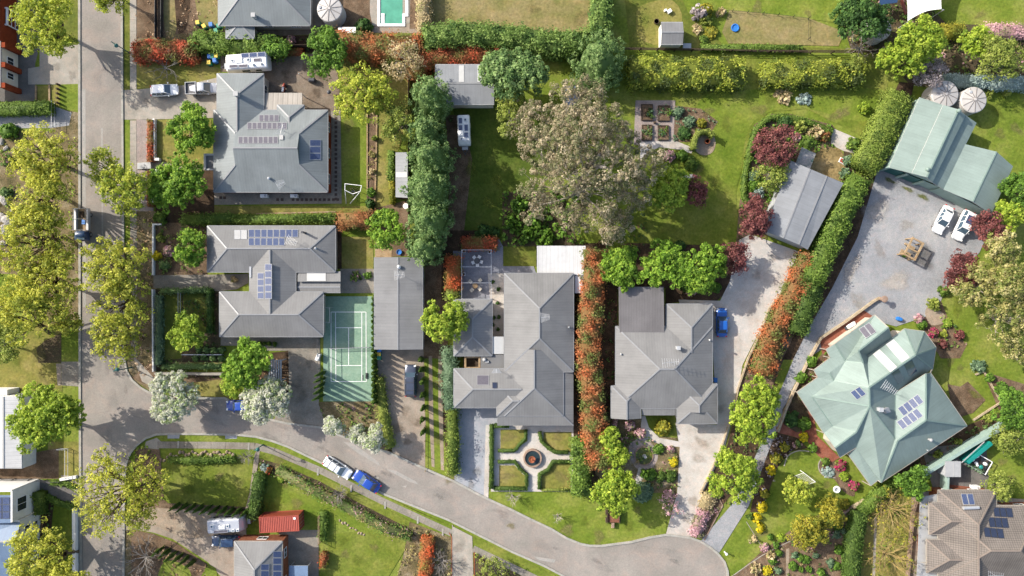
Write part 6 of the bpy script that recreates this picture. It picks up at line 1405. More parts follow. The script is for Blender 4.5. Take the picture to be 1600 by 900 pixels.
hedge([(668,842),(663,910)], 20, 1.8, 'orange', 'clipped orange-red hedge at the bottom edge beside the driveway', rough=0.14); hedge([(505,865),(504,888)], 10, 1.4, 'red', 'small dark red bush hedge east of the carport, bottom', rough=0.15)
hedge([(432,735),(480,762),(540,793),(600,826),(640,838)], 14, 1.2, 'mix', 'mixed grey-green shrub border along the lower verge', rough=0.25, ragged=0.3, lumps=0.3); hedge([(504,800),(504,845)], 12, 0.9, 'hedge', 'loose green climber hedge over the wooden trellis', rough=0.22, ragged=0.2)
hedge([(592,590),(597,640),(610,700)], 14, 1.2, 'olive', 'ragged olive hedge along the tan driveway edge', rough=0.25, ragged=0.25, lumps=0.25)
hedge([(1168,318),(1163,295),(1172,240),(1182,205),(1204,184),(1240,184),(1280,196),(1300,208)], 9, 0.8, 'hedge', 'curved low bright hedge rimming the purple tree bed', rough=0.12, curve=True)
hedge([(247,462),(247,570)], 9, 1.2, 'bluegreen', 'dark trimmed hedge inside the west wall of the enclosed garden', rough=0.14); hedge([(252,573),(345,573)], 8, 0.9, 'dark', 'low dark hedge inside the south wall of the enclosed garden', rough=0.16, ragged=0.15); hedge([(326,452),(326,520)], 7, 1.5, 'darker', 'thin dark hedge at the west end of the second house', rough=0.12); hedge([(250,455),(324,453)], 7, 1.2, 'dark', 'dark low hedge along the path north of the enclosed garden', rough=0.16)
hedge([(1110,772),(1102,796)], 22, 0.9, 'tan', 'tan and pink low hedge at the top of the wedge bed by the drive', rough=0.2, ragged=0.2, lumps=0.2); hedge([(1101,800),(1092,822),(1086,838)], 20, 0.9, 'pink', 'pink flowering low hedge in the wedge bed at the cul-de-sac', rough=0.18, ragged=0.2, lumps=0.2)
# formal garden hedges
fg = 'box hedges of the fountain garden'
hedge([(768,664),(768,764)], 7, 0.9, 'box', 'tall straight clipped hedge on the driveway side of the fountain garden', lsize=0.16, rough=0.06); hedge([(772,764),(824,764)], 6, 0.7, 'box', 'clipped hedge along the south side of the fountain garden, west half', lsize=0.16, rough=0.06)
hedge([(772,666),(795,666)], 6, 0.9, 'box', 'short clipped hedge under the verandah edge of the centre house', lsize=0.16, rough=0.06)
hedge([(778,704.5),(804,704.5),(812,695),(821,686),(822,672)], 5, 0.6, 'box', 'clipped box hedge round the north west lawn square of the fountain garden', lsize=0.16, rough=0.06)
hedge([(778,722),(805,722),(812,733),(823,742),(823,760)], 5, 0.6, 'box', 'clipped box hedge round the south west lawn square of the fountain garden', lsize=0.16, rough=0.06)
hedge([(843,675),(846,690),(858,701),(868,707),(888,707)], 6, 0.6, 'box', 'clipped box hedge round the north east lawn square of the fountain garden', lsize=0.16, rough=0.06)
hedge([(890,722),(864,722),(857,734),(843,742),(843,765)], 6, 0.6, 'box', 'clipped box hedge round the south east lawn square of the fountain garden', lsize=0.16, rough=0.06)
hedge([(846,766),(890,766)], 4, 0.4, 'olive', 'thin low hedge along the south side of the fountain garden, east half', lsize=0.16, rough=0.08)
# ---------------------------------------------------------------- topiary and shrubs
gp = 'clipped cones along the east side of the tennis court'
for i, y in enumerate(range(466, 630, 9)): bush(584, y, 5.4, 3.0, 'box', 'small clipped dark cone in the row along the east side of the tennis court', gp, 'topiary', 'spire')
for i, (x, y) in enumerate([(499,585),(498,594),(498,603),(497,612),(497,621)]): bush(x, y, 3.6, 5.6, 'box', 'dark narrow cypress in the short row between driveway and tennis court', 'narrow cypresses west of the tennis court', 'topiary', 'spire')
for x, y in [(657,562),(658,578),(659,597),(660,618),(661,638),(659,657),(660,676)]: bush(x, y, 5, 4.2, 'box', 'dark narrow cypress between the tan driveway and the grass wheel tracks', 'narrow cypresses along the wheel tracks', 'topiary', 'spire')
for i in range(10): bush(272+i*12.2, 793+i*1.0, 3.6, 3.8, 'box', 'slim pencil pine in the upper row along the gravel drive', 'pencil pines in the upper row of the lower left drive', 'pencil_pine', 'spire')
for x, y in [(246,862),(256,866),(266,870),(276,873),(286,877),(296,882)]: bush(x, y, 3.8, 3.6, 'box', 'slim pencil pine in the lower row beside the mulched slope', 'pencil pines in the lower row of the lower left drive', 'pencil_pine', 'spire')
B_ = bush
for x, y, r, h, p, l in [
 (10,250,12,1.4,'mix','grey-green shrub on the rocks at the left edge, northern one'),(12,205,14,1.6,'green','dark rounded shrub at the left edge above the rocks'),(14,252,7,0.9,'yg','small bright shrub among the white rocks'),(8,300,9,1.2,'dark','dark shrub beside the white rocks at the left edge'),
 (1037,668,14,1.6,'goldo','round olive-gold clipped ball before the fourth house'),(984,665,9,1.1,'pink','pink flowering ball nearest the south wall of the fourth house'),(1001,678,9.5,1.2,'pink','larger pink flowering ball by the curved gravel path'),(961,661,6,0.9,'pink','small pink flowering ball beside the orange hedge'),(1053,722,8,0.9,'gold','bright yellow shrub beside the white gravel drive'),
 (1048,745,10,1.1,'box','mounded green shrub edging the white gravel drive'),(1045,775,10,1.0,'pink','dusty pink shrub at the south end of the pond garden'),(1030,702,9,0.8,'green','low green shrub at the bend of the gravel path'),(1048,703,7,0.7,'pink','low pinkish shrub above the yellow one'),(1034,745,8,1.0,'box','round dark shrub south east of the pond'),(1005,770,18,1.4,'bluegreen','sprawling grey-green shrub south of the pond'),(970,698,8,0.9,'green','dark round shrub between the small bright trees'),(1018,742,10,0.9,'green','leafy green shrub at the south rim of the pond'),
 (1046,243,10,1.3,'pink','round pink flowering shrub south of the kitchen garden'),(1066,243,10,1.2,'green','round green shrub beside the pink one by the kitchen garden'),(1080,255,12,1.1,'hedge','low spreading bright shrub south of the gravel circle'),(1097,192,8,0.9,'goldo','golden shrub east of the kitchen garden'),(1078,190,10,0.9,'bluegreen','bluish shrub beside the kitchen garden'),(1060,175,10,0.9,'bluegreen','teal green shrub against the kitchen garden corner'),(1070,208,12,0.8,'darker','dark spreading shrub west of the gravel circle'),
 (1228,192,13,1.5,'darker','dark bushy shrub in the curved bed, north end'),(1226,186,4,0.7,'pink','tiny pale pink shrub in the curved bed'),(1250,196,12,1.4,'olive','olive shrub in the curved bed, next to the pale path'),(1275,206,13,1.5,'tan','bronze shrub near the pale path end of the curved bed'),(1290,212,9,1.3,'rust','bronze-gold shrub at the corner of the curved bed'),(1262,222,14,0.9,'hedge','low bright groundcover shrub south of the bronze one'),(1245,214,8,0.9,'pink','pinkish shrub beside the big purple tree'),(1186,300,10,1.4,'blue','silver-blue conifer shrub in the curved bed'),(1178,275,10,1.0,'bluegreen','small bluish shrub at the west rim of the curved bed'),(1180,290,11,1.2,'green','green shrub between the bluish ones in the curved bed'),
 (1336,225,12,1.5,'hedge','round green shrub at the end of the pale path'),(1326,250,9,1.3,'bluegreen','blue-green shrub under the long hedge, northern one'),(1322,270,9,1.3,'bluegreen','blue-green shrub under the long hedge, southern one'), (1352,168,10,1.3,'limeb','young bright tree-like shrub on the lawn near the olive hedge'),(1225,150,14,0.9,'tan','dry greyish shrub below the golden hedge, west one'),(1258,155,12,0.8,'blue','dry greyish shrub below the golden hedge, east one'),
 (1095,18,14,1.8,'grey','purple-grey flowering shrub in the top island bed'),(1105,15,12,1.8,'goldo','yellow-green round shrub in the top island bed'),(1104,30,10,1.2,'olive','olive shrub at the south side of the top island bed'),(1127,18,8,1.0,'tan','bronze clipped hedge-like shrub right of the top island bed'),(1112,50,11,0.7,'goldo','golden low shrub below the top island bed'),(1090,45,9,0.6,'tan','tan low shrub below the top island bed'),(1100,62,8,0.8,'hedge','small green shrub at the end of the low fence hedge'),
 (567,40,13,1.8,'darker','dark round shrub between the white tank and the pool'),(429,62,8,1.2,'pink','pink flowering bush north of the fence, left of the pair'),(454,62,8,1.3,'pink','pink flowering bush north of the fence, right of the pair'),(415,72,10,1.2,'green','leafy bush right of the caravan'),
 (262,392,9,1.2,'pink','pink blossom shrub in the west bed of the second house'),(250,372,8,0.8,'olive','olive shrub in the west bed of the second house'),(243,400,7,0.9,'gold','yellow shrub against the white garden wall'),(255,415,9,0.9,'dark','dark shrub by the path of the second house'),(250,340,12,1.2,'hedge','bushy bright shrub north of the second house wall'),
 (1257,683-20,12,1.1,'green','dark leafy shrub west of the green roofed house'),(1238,655,13,1.0,'darker','large dark leafy shrub in the brick edged bed'),(1268,565,10,1.2,'green','leafy shrub against the sandstone wall, northern one'),(1252,590,10,1.1,'green','leafy shrub against the sandstone wall, southern one'),
 (1257,684,8,1.1,'gold','bright yellow ball shrub nearest the brick path'),(1227,699,8.5,1.1,'goldo','dull gold ball shrub below the brick path'),(1214,717,9.5,1.2,'goldo','olive gold ball shrub beside the curling lawn'),(1206,736,8,1.1,'gold','bright yellow ball shrub in the purple groundcover'),(1196,772,8,1.0,'goldo','dull gold ball shrub above the driveway mouth'),(1192,793,9,1.1,'gold','bright yellow ball shrub beside the pale driveway'),(1183,810,7.5,1.0,'gold','yellow ball shrub closest to the gravel driveway corner'),(1189,826,7.5,1.0,'gold','yellow ball shrub nearest the curved lawn edge'),(1172,808,6,1.0,'box','dark green ball shrub beside the gravel driveway corner'),
 (1315,728,9,1.0,'magenta','magenta flowering shrub below the green roofed house'),(1336,760,8,1.2,'magenta','tall magenta flowering shrub beside the house corner'),(1290,722,7,0.7,'hedge','small bright shrub in the stone ringed bed'),(1294,738,10,0.5,'blue','grey spiky plant in the stone ringed bed'),(1320,745,8,0.8,'limeb','small lime shrub beside the magenta ones'),(1271,700,7,0.9,'green','small green shrub at the edge of the brick path'),(1247,694,7,0.7,'mix','pale flowering shrub between the yellow balls'),(1320,788,9,1.2,'goldo','olive gold shrub near the sandstone wall'),
 (1438,498,7,1.2,'pink','pink blossom shrub at the yard corner'),(1442,507,8,1.1,'green','round green shrub at the yard corner'),(1462,475,11,1.6,'olive','round olive shrub at the east side of the gravel yard'),(1475,455,9,1.1,'hedge','bright shrub at the east side of the gravel yard'),(1460,520,8,1.0,'magenta','dull pink shrub in the east garden, left one'),(1474,538,7,1.0,'maroon','red-leaved shrub in the east garden, lower left'),(1501,524,8.5,1.1,'maroon','red-leaved round shrub on the east lawn'),(1475,522,7,0.8,'yg','yellow-green shrub between the red-leaved ones'),(1482,505,8,0.8,'grassy','green tussocky shrub at the north of the east garden'),(1531,572,12,1.0,'bluegreen','grey-green shrub on the east lawn above the stone edge'),(1548,590,8,0.9,'green','green shrub beside the stone edge, northern one'),(1566,607,11,1.2,'green','round green shrub beside the stone edge, southern one'),(1545,655,8,0.8,'olive','small shrub near the long retaining wall'),(1498,691,7,0.9,'olive','pale green shrub between house and retaining wall, eastern one'),(1466,711,7,0.9,'olive','pale green shrub between house and retaining wall, middle one'),(1431,733,6,0.9,'olive','pale green shrub between house and retaining wall, western one'),
 (1178,842,7,0.8,'tan','bronze shrub at the tip of the lower bed'),(1195,856,8,0.9,'pink','pinkish grassy shrub in the lower bed'),(1205,868,9,1.0,'tan','tan grassy shrub in the lower bed'),(1221,841,7,0.8,'limeb','bright little shrub at the lawn edge of the rose bed'),(1182,890,10,1.0,'tan','tan shrub at the bottom edge of the lower bed'),(1200,893,8,0.8,'gold','yellow shrub at the bottom edge of the lower bed'),
 (1548,145,9,1,'olive','olive shrub beside the silvery hedge'),(1575,143,10,1,'olive','olive shrub below the silvery hedge at the right edge'),
 (420,736,6,1.0,'red','small red shrub beside the white flowering one'),(413,731,7,0.9,'blue','pale flowering shrub at the end of the lower path'),(440,748,8,0.8,'grassy','green tuft on the lower lawn border'),(460,750,9,0.9,'blue','pale grey shrub in the lower border'),(505,882,6,0.8,'gold','yellow shrub by the bottom carport, lower one'),(503,907,5,0.8,'gold','yellow shrub cut by the bottom edge'),
 (555,432,9,0.9,'mix','potted mixed shrub in the small courtyard, left'),(574,430,7,0.8,'green','potted green shrub in the small courtyard, right'),(365,437,6,1.0,'tan','pale flowering pot shrub between the two wings of the second house'),(640,150,8,1.0,'olive','scruffy shrub left of the conifers'),(585,215,6,1.0,'olive','grassy shrub in the sleeper edged bed, north'),(581,240,6,0.8,'straw','straw coloured shrub in the sleeper edged bed'),(581,268,6,0.9,'tan','brownish shrub in the sleeper edged bed'),(580,300,8,1.1,'green','green shrub in the sleeper edged bed, south end'),(578,318,8,1.2,'darker','dark shrub at the foot of the sleeper edged bed'),
 (755,362,12,1.5,'darker','dark shrub north of the red terrace hedge, left one'),(772,362,9,1.4,'darker','dark shrub north of the red terrace hedge, right one'),(1080,455,9,1.0,'pink','purple-pink flowering shrub at the head of the drive'),(1070,448,9,1.0,'box','dark shrub beside the purple-pink one'),(1062,385,10,1,'darker','dark shrub among the grove'),(1120,450,9,1,'green','green shrub at the edge of the white drive'),
 (1122,772,8,0.8,'mix','mixed shrub beside the wedge bed')]:
    B_(x, y, r, h, p, l, form='loose' if p in ('mix','tan','blue','grey','straw','olive') else 'round')
for i, (x, y) in enumerate([(1205,840),(1212,852),(1218,865),(1208,878),(1216,892),(1243,868),(1252,872),(1260,875),(1240,885),(1252,890),(1265,890),(1275,868),(1276,845),(1308,836),(1318,830),(1310,822),(1298,880),(1308,885),(1312,860),(1322,868),(1285,895),(1272,905)]): B_(x, y, random.uniform(4.5,8), random.uniform(0.6,1.0), random.choice(['green','bluegreen','green']), 'small green shrub in the mulched bed at the bottom, right of centre', 'small shrubs of the mulched rose bed')
for i, (x, y) in enumerate([(405,537),(413,537),(421,537),(429,538)]): B_(x, y, 4, 0.7, 'hedge', 'tiny clipped bush in the row under the second house garage wall', 'tiny clipped bushes below the second house')
for x, y in [(310,547),(322,547),(334,547),(346,547),(318,558),(332,559),(305,559),(345,560)]: B_(x, y, 6, 0.8, 'dark', 'small dark round shrub beside the thin fence in the enclosed garden', 'small dark shrubs in the enclosed garden')
for x, y in [(770,440),(779,452),(777,474),(771,497),(779,496),(770,507),(778,515)]: B_(x, y, 3.5, 0.5, 'darker', 'tiny dark plant in the pale gravel bed beside the centre house', 'tiny plants in the pale gravel bed')
# palms and strappy plants near the gum
for x, y, r, l in [(812,318,15,'strappy green palm clump north of the white carport, left one'),(836,345,15,'strappy green palm clump north of the white carport, right one'),(800,350,14,'strappy dark palm clump at the terrace lawn'),(822,368,13,'strappy green palm clump touching the white carport'),(855,372,13,'strappy palm clump behind the white carport'),(1008,742,9,'spiky grey plant by the pond')]:
    B_(x, y, r, 2.2, 'green', l, form='loose', name='palm_shrub')
# ---------------------------------------------------------------- ground cover nobody could count
cv = cover
cv([(-40,205),(124,205),(125,520),(70,520),(40,470),(-40,470)], 1.3, 'grassy', 0.25, 0.25, 8, 0.35, 'low grass and leaf tufts under the left street trees', clump=0.3)
cv([(193,330),(243,330),(243,580),(215,590),(196,560)], 1.5, 'leaflit', 0.12, 0.2, 7, 0.3, 'dry leaf litter on the right verge'); cv([(193,330),(240,330),(240,590),(200,560)], 0.6, 'grassy', 0.25, 0.24, 9, 0.3, 'small green tufts on the right verge', clump=0.3)
cv([(243,352),(324,352),(324,428),(243,428)], 1.6, 'mix', 0.5, 0.24, 10, 0.35, 'mixed low plants in the west bed of the second house', clump=0.2)
cv([(285,458),(345,458),(345,545),(285,545)], 1.6, 'dkmix', 0.4, 0.24, 10, 0.35, 'low dark plants in the enclosed garden', clump=0.2); cv([(250,560),(348,575),(348,592),(250,596)], 1.2, 'mix', 0.3, 0.22, 8, 0.3, 'low plants along the south wall of the enclosed garden')
cv([(500,632),(590,630),(606,700),(540,684),(505,660)], 1.6, 'mix', 0.35, 0.24, 9, 0.35, 'mixed low plants south of the tennis court', clump=0.1); cv([(380,556),(450,552),(450,620),(400,618)], 1.2, 'leaflit', 0.15, 0.22, 8, 0.3, 'fallen leaves in the bed beside the driveway')
cv([(213,-20),(340,-20),(340,60),(213,66)], 0.8, 'leaflit', 0.12, 0.22, 7, 0.35, 'dry litter on the bare ground at the top left', clump=0.2)
cv([(345,56),(520,54),(520,78),(345,82)], 2.2, 'dkmix', 0.7, 0.28, 10, 0.4, 'dark leafy border along the top yard fence', clump=0.1)
cv([(573,178),(588,178),(587,330),(573,330)], 2.0, 'straw', 0.4, 0.2, 9, 0.3, 'dry grasses in the sleeper edged bed', clump=0.2)
cv([(925,652),(1058,700),(1056,770),(960,740)], 2.4, 'mix', 0.4, 0.24, 9, 0.35, 'mixed low plants round the pond', clump=0.3); cv([(945,440),(965,440),(965,640),(950,700),(945,640)], 1.4, 'dkmix', 0.4, 0.24, 9, 0.35, 'low dark plants beside the carport')
cv([(1158,300),(1165,250),(1178,195),(1205,180),(1300,197),(1300,230),(1236,260),(1194,358),(1155,376)], 2.6, 'green', 0.5, 0.26, 10, 0.4, 'mixed low plants filling the curved bed', clump=-0.2)
cv([(1150,600),(1190,520),(1250,420),(1268,470),(1225,560),(1165,640)], 2.0, 'mix', 0.35, 0.24, 8, 0.35, 'low plants on the bank above the white gravel drive', clump=0.2); cv([(1150,640),(1210,640),(1190,700),(1150,790),(1110,780),(1140,700)], 2.0, 'dkmix', 0.35, 0.24, 8, 0.35, 'purplish groundcover between the two driveways')
cv([(1188,692),(1215,678),(1245,690),(1220,720),(1200,775),(1178,800),(1180,750)], 2.0, 'grey', 0.35, 0.22, 9, 0.35, 'purple-grey groundcover beside the curling lawn', clump=0.1); cv([(1140,900),(1190,866),(1232,834),(1330,792),(1332,910),(1140,920)], 1.5, 'mix', 0.3, 0.22, 8, 0.3, 'low plants in the mulched rose bed', clump=0.3)
cv([(785,302),(900,302),(910,385),(785,382)], 2.2, 'green', 1.0, 0.4, 10, 0.5, 'lush strappy greenery under the gum tree', clump=-0.1); cv([(990,300),(1010,300),(1010,390),(940,440),(930,380),(985,345)], 1.4, 'dkmix', 0.5, 0.28, 9, 0.4, 'dark undergrowth behind the orange and green hedge')
cv([(1300,-20),(1420,-20),(1480,40),(1640,42),(1640,128),(1540,150),(1420,120),(1380,88),(1330,78)], 1.0, 'mix', 0.5, 0.3, 9, 0.45, 'rough undergrowth in the top right garden'); cv([(1053,165),(1095,170),(1120,190),(1085,215),(1053,222)], 1.8, 'bluegreen', 0.35, 0.22, 9, 0.3, 'bluish low plants beside the kitchen garden', clump=0.2)
cv([(404,716),(440,728),(500,754),(560,787),(640,830),(600,822),(480,767),(406,740)], 1.6, 'mix', 0.4, 0.22, 9, 0.35, 'low plants in the lower roadside border', clump=0.1); cv([(640,818),(704,842),(706,905),(612,905),(634,860)], 1.6, 'straw', 0.35, 0.22, 9, 0.35, 'dry grasses beside the lower orange hedge', clump=0.1); cv([(742,864),(800,892),(850,915),(742,915)], 1.6, 'olive', 0.5, 0.26, 9, 0.4, 'scruffy low shrubs right of the lower driveway', clump=0.0)
cv([(205,830),(275,850),(330,890),(340,905),(205,905)], 0.7, 'leaflit', 0.12, 0.22, 7, 0.3, 'dry litter on the mulched slope'); cv([(1340,810),(1400,772),(1438,790),(1430,905),(1332,905)], 0.8, 'grassy', 0.2, 0.2, 9, 0.35, 'grass tufts under the golden trees', clump=0.2)
cv([(1400,738),(1510,668),(1560,650),(1548,668),(1450,735)], 1.4, 'dkmix', 0.4, 0.24, 8, 0.35, 'low plants between the green roofed house and its wall'); cv([(1450,490),(1490,500),(1515,545),(1500,562),(1450,520)], 1.6, 'mix', 0.35, 0.22, 9, 0.3, 'mixed low plants in the east garden bed', clump=0.1)
cv([(1240,605),(1288,550),(1300,560),(1262,608),(1245,634)], 1.8, 'green', 0.5, 0.26, 9, 0.35, 'leafy plants along the sandstone wall'); cv([(1098,772),(1118,770),(1126,790),(1100,840),(1080,836)], 2.2, 'pink', 0.5, 0.2, 10, 0.35, 'pink flowering groundcover in the wedge bed')
cv([(30,770),(60,771),(84,782),(80,828),(46,848)], 1.6, 'dkmix', 0.4, 0.26, 9, 0.35, 'low plants beside the modern house'); cv([(200,690),(250,704),(256,780),(212,790)], 1.2, 'grassy', 0.3, 0.24, 9, 0.35, 'tufts under the thin yellow-green trees')
M['lily_a'] = pmat('lily_a', A(110,130,30), 0.5); M['lily_b'] = pmat('lily_b', A(150,150,40), 0.5); M['cart_wood'] = gmat('cart_wood', [A(150,96,76), A(176,124,100)], 2.0, 8, 0.3, 0.3)
# ---------------------------------------------------------------- vehicles
car('parked_car','white station wagon with roof bars parked at the kerb ahead of the blue car','car',527,731,-33,4.75,1.8,1.5,'white_paint','wagon',rails=True)
car('parked_car','bright blue sedan parked at the kerb behind the white wagon','car',572.5,753,147,4.6,1.82,1.45,'blue_deep','sedan')
car('parked_car','bright blue car on the white gravel drive beside the fourth house','car',1128.5,504,90,4.5,1.75,1.45,'blue_paint','sedan')
car('parked_car','dark blue-grey four wheel drive on the tan driveway below the long garage','car',641.5,595,90,5.0,1.95,1.75,'slate_car','suv',rails=True)
car('parked_car','white hatchback parked on the concrete driveway at the upper left','car',256,140.5,4,4.3,1.8,1.55,'white_paint','hatch')
car('parked_car','white sedan on the gravel yard nearest the wooden frame','car',1475,343,-117,4.6,1.8,1.5,'white_paint','sedan',sunroof=False)
c5 = car('parked_car','white station wagon with dark panel on its roof, beside the maroon tree','car',1506,352,-115,4.9,1.85,1.75,'white_paint','suv'); Q=[Vector(v)+WL[c5.name] for v in ((-1.5,-0.55,1.84),(-0.1,-0.55,1.84),(-0.1,0.55,1.84),(-1.5,0.55,1.84))]; panel(c5,'roof_solar_panel',Q,Vector((0,0,1)),'cell_blue',0.04,'galv')
car('parked_car','dark blue car half hidden under the white blossom tree','car',373.5,634,180,4.2,1.68,1.45,'blue_deep','hatch')
car('parked_utility','silver utility with dark tray parked behind the white car','utility',316,138,2,5.0,1.8,1.7,'silver','ute')
car('parked_car','dark navy car tucked between the lower caravan and the brick house','car',352,846,180,4.4,1.75,1.5,'navy','hatch')
caravan('long white caravan with solar panels beside the bushy hedge, upper left',383,95,184,6.6,2.4,2.7,[(-2.6,-0.75,1.2,0.7,'cell_blue'),(-1.35,-0.75,1.2,0.7,'cell_blue'),(-0.1,-0.75,1.2,0.7,'cell_blue'),(-1.9,0.05,1.2,0.55,'cell_dark'),(0.3,0.8,1.4,0.5,'cell_dark'),(1.8,0.75,1.3,0.5,'cell_dark')],[(0.9,-0.05,1.1,0.75,'white'),(-0.55,-0.05,0.5,0.6,'white'),(1.9,-0.1,0.4,0.4,'white'),(-1.3,0.75,0.3,0.3,'grey_metal'),(-2.5,0.7,0.3,0.3,'grey_metal')])
caravan('white caravan with four dark solar panels on the shaded lawn, top centre',724.5,202,-88,4.4,1.95,2.5,[(-1.3,-0.45,0.9,0.6,'cell_blue'),(-0.2,-0.45,0.9,0.6,'cell_blue'),(-0.2,0.4,1.0,0.6,'cell_blue'),(0.9,0.35,0.8,0.7,'cell_blue')],[(-1.4,0.3,0.5,0.5,'white'),(0.6,-0.4,0.9,0.55,'white'),(1.5,-0.4,0.4,0.4,'white')])
caravan('grey-white caravan on the lower left gravel drive under pencil pines',351,822,4,5.4,2.2,2.6,[(-0.6,-0.75,2.2,0.4,'cell_dark')],[(-1.9,0.1,0.5,0.5,'white'),(-0.4,-0.1,1.0,0.65,'white'),(0.5,0.0,0.45,0.5,'white'),(1.3,-0.75,0.4,0.4,'white'),(2.0,-0.75,0.4,0.4,'white')], body='silver')
tr = empty('flatbed_truck', (P(129,349,1).x, P(129,349,1).y, 0.03), 'small flatbed truck with wooden tray and tool racks parked at the left kerb', 'truck', None, math.radians(-90))
mb = MB(); loft(mb, [(1.2,0.8,0.35,1.5,.3),(1.4,0.9,0.3,1.85,.3),(2.2,0.92,0.3,1.9,.3),(2.55,0.9,0.3,1.2,.4),(2.75,0.8,0.4,0.9,.5)], n=8); mb.build('cab', M['navy'], tr, local=True, smooth=True)
MB().box((2.3,0,1.25),(0.5,1.5,0.5)).build('windscreen', M['glass_blue'], tr, local=True)
MB().box((-0.6,0,0.7),(3.4,1.8,0.12)).build('tray', M['timber'], tr, local=True)
for s in (-1,1):
    mb = MB(); mb.box((-0.6,s*0.95,0.8),(3.4,0.32,0.55)); mb.build('tool_box', M['galv'], tr, local=True)
mb = MB()
for x in (-2.2,-0.6,1.1):
    for s in (-1,1): mb.tube((x,s*0.98,0.8),(x,s*0.98,1.9),0.035)
    mb.tube((x,-0.98,1.9),(x,0.98,1.9),0.03)
for s in (-1,1): mb.tube((-2.2,s*0.98,1.9),(1.1,s*0.98,1.9),0.03)
mb.build('ladder_rack', M['galv'], tr, local=True); mb = MB(); mb.box((-0.2,0.25,0.82),(0.7,0.5,0.4)); mb.build('crate', M['bin_blue'], tr, local=True); mb = MB(); mb.box((-1.4,-0.2,0.82),(0.9,0.6,0.15)); mb.build('plank', M['timber_dark'], tr, local=True); wheels(tr,(-1.4,1.7),1.85,0.34)
# red shipping container
ct = empty('shipping_container', (P(436,819,2.6).x, P(436,819,2.6).y, 0), 'red corrugated shipping container on the lower lawn beside the brick house', 'container', None, math.radians(3))
L, Wd, Hh = 6.06, 2.44, 2.6; mb = MB()
def corr(a, b, z0, z1, n, dep, nrm):
    a, b = Vector(a), Vector(b); V = []; Fc = []
    for i in range(n*2+1):
        for k in (0,):
            p = a.lerp(b, i/(n*2))+Vector(nrm)*(dep if i % 2 else 0); V += [(p.x,p.y,z0),(p.x,p.y,z1)]
    for i in range(n*2): Fc.append((2*i,2*i+2,2*i+3,2*i+1))
    mb.add(V, Fc)
x, y = L/2-0.06, Wd/2-0.06; corr((-x,-y,0),(x,-y,0),0.15,Hh-0.1,22,0.05,(0,1,0)); corr((-x,y,0),(x,y,0),0.15,Hh-0.1,22,0.05,(0,-1,0)); corr((-x,-y,0),(-x,y,0),0.15,Hh-0.1,9,0.05,(1,0,0)); corr((x,-y,0),(x,y,0),0.15,Hh-0.1,9,0.05,(-1,0,0)); mb.build('side_wall', M['red_paint'], ct, local=True)
mb = MB(); V = []; Fc = []
for i in range(45):
    X = -x+2*x*i/44; Z = Hh-0.02-(0.06 if i % 2 else 0); V += [(X,-y,Z),(X,y,Z)]
for i in range(44): Fc.append((2*i,2*i+2,2*i+3,2*i+1))
mb.add(V, Fc); mb.build('roof', M['red_paint'], ct, local=True)
mb = MB()
for sx in (-1,1):
    for sy in (-1,1): mb.box((sx*x,sy*y,0),(0.14,0.14,Hh))
    mb.box((sx*x,0,Hh-0.12),(0.12,Wd-0.2,0.13)); mb.box((sx*x,0,0),(0.12,Wd-0.2,0.16))
for sy in (-1,1): mb.box((0,sy*y,Hh-0.11),(L-0.2,0.1,0.12)); mb.box((0,sy*y,0),(L-0.2,0.1,0.16))
mb.build('frame', M['red_paint'], ct, local=True)
mb = MB(); mb.box((2.4,0.75,Hh),(0.35,0.3,0.03)); mb.build('roof_patch', M['white'], ct, local=True)
mb = MB()
for yy in (-0.8,-0.3,0.3,0.8): mb.tube((L/2-0.01,yy,0.2),(L/2-0.01,yy,2.4),0.02)
mb.build('door_bar', M['galv'], ct, local=True)
# ---------------------------------------------------------------- water tanks
tank('large round white water tank with ribbed lid at the top edge',515,14,19.5,2.8, ribs=10, hatch=(-0.75,0.1)); tank('white round water tank touching the barn shed roof',1477,147,21,2.8, ribs=11, hatch=(-0.55,0.4)); tank('white round water tank right of its twin by the barn shed',1522,156,20,2.8, ribs=11, hatch=(-0.3,0.6)); tank('small grey-white round tank under the bare spreading tree',1374,44,19,2.3, ribs=12)
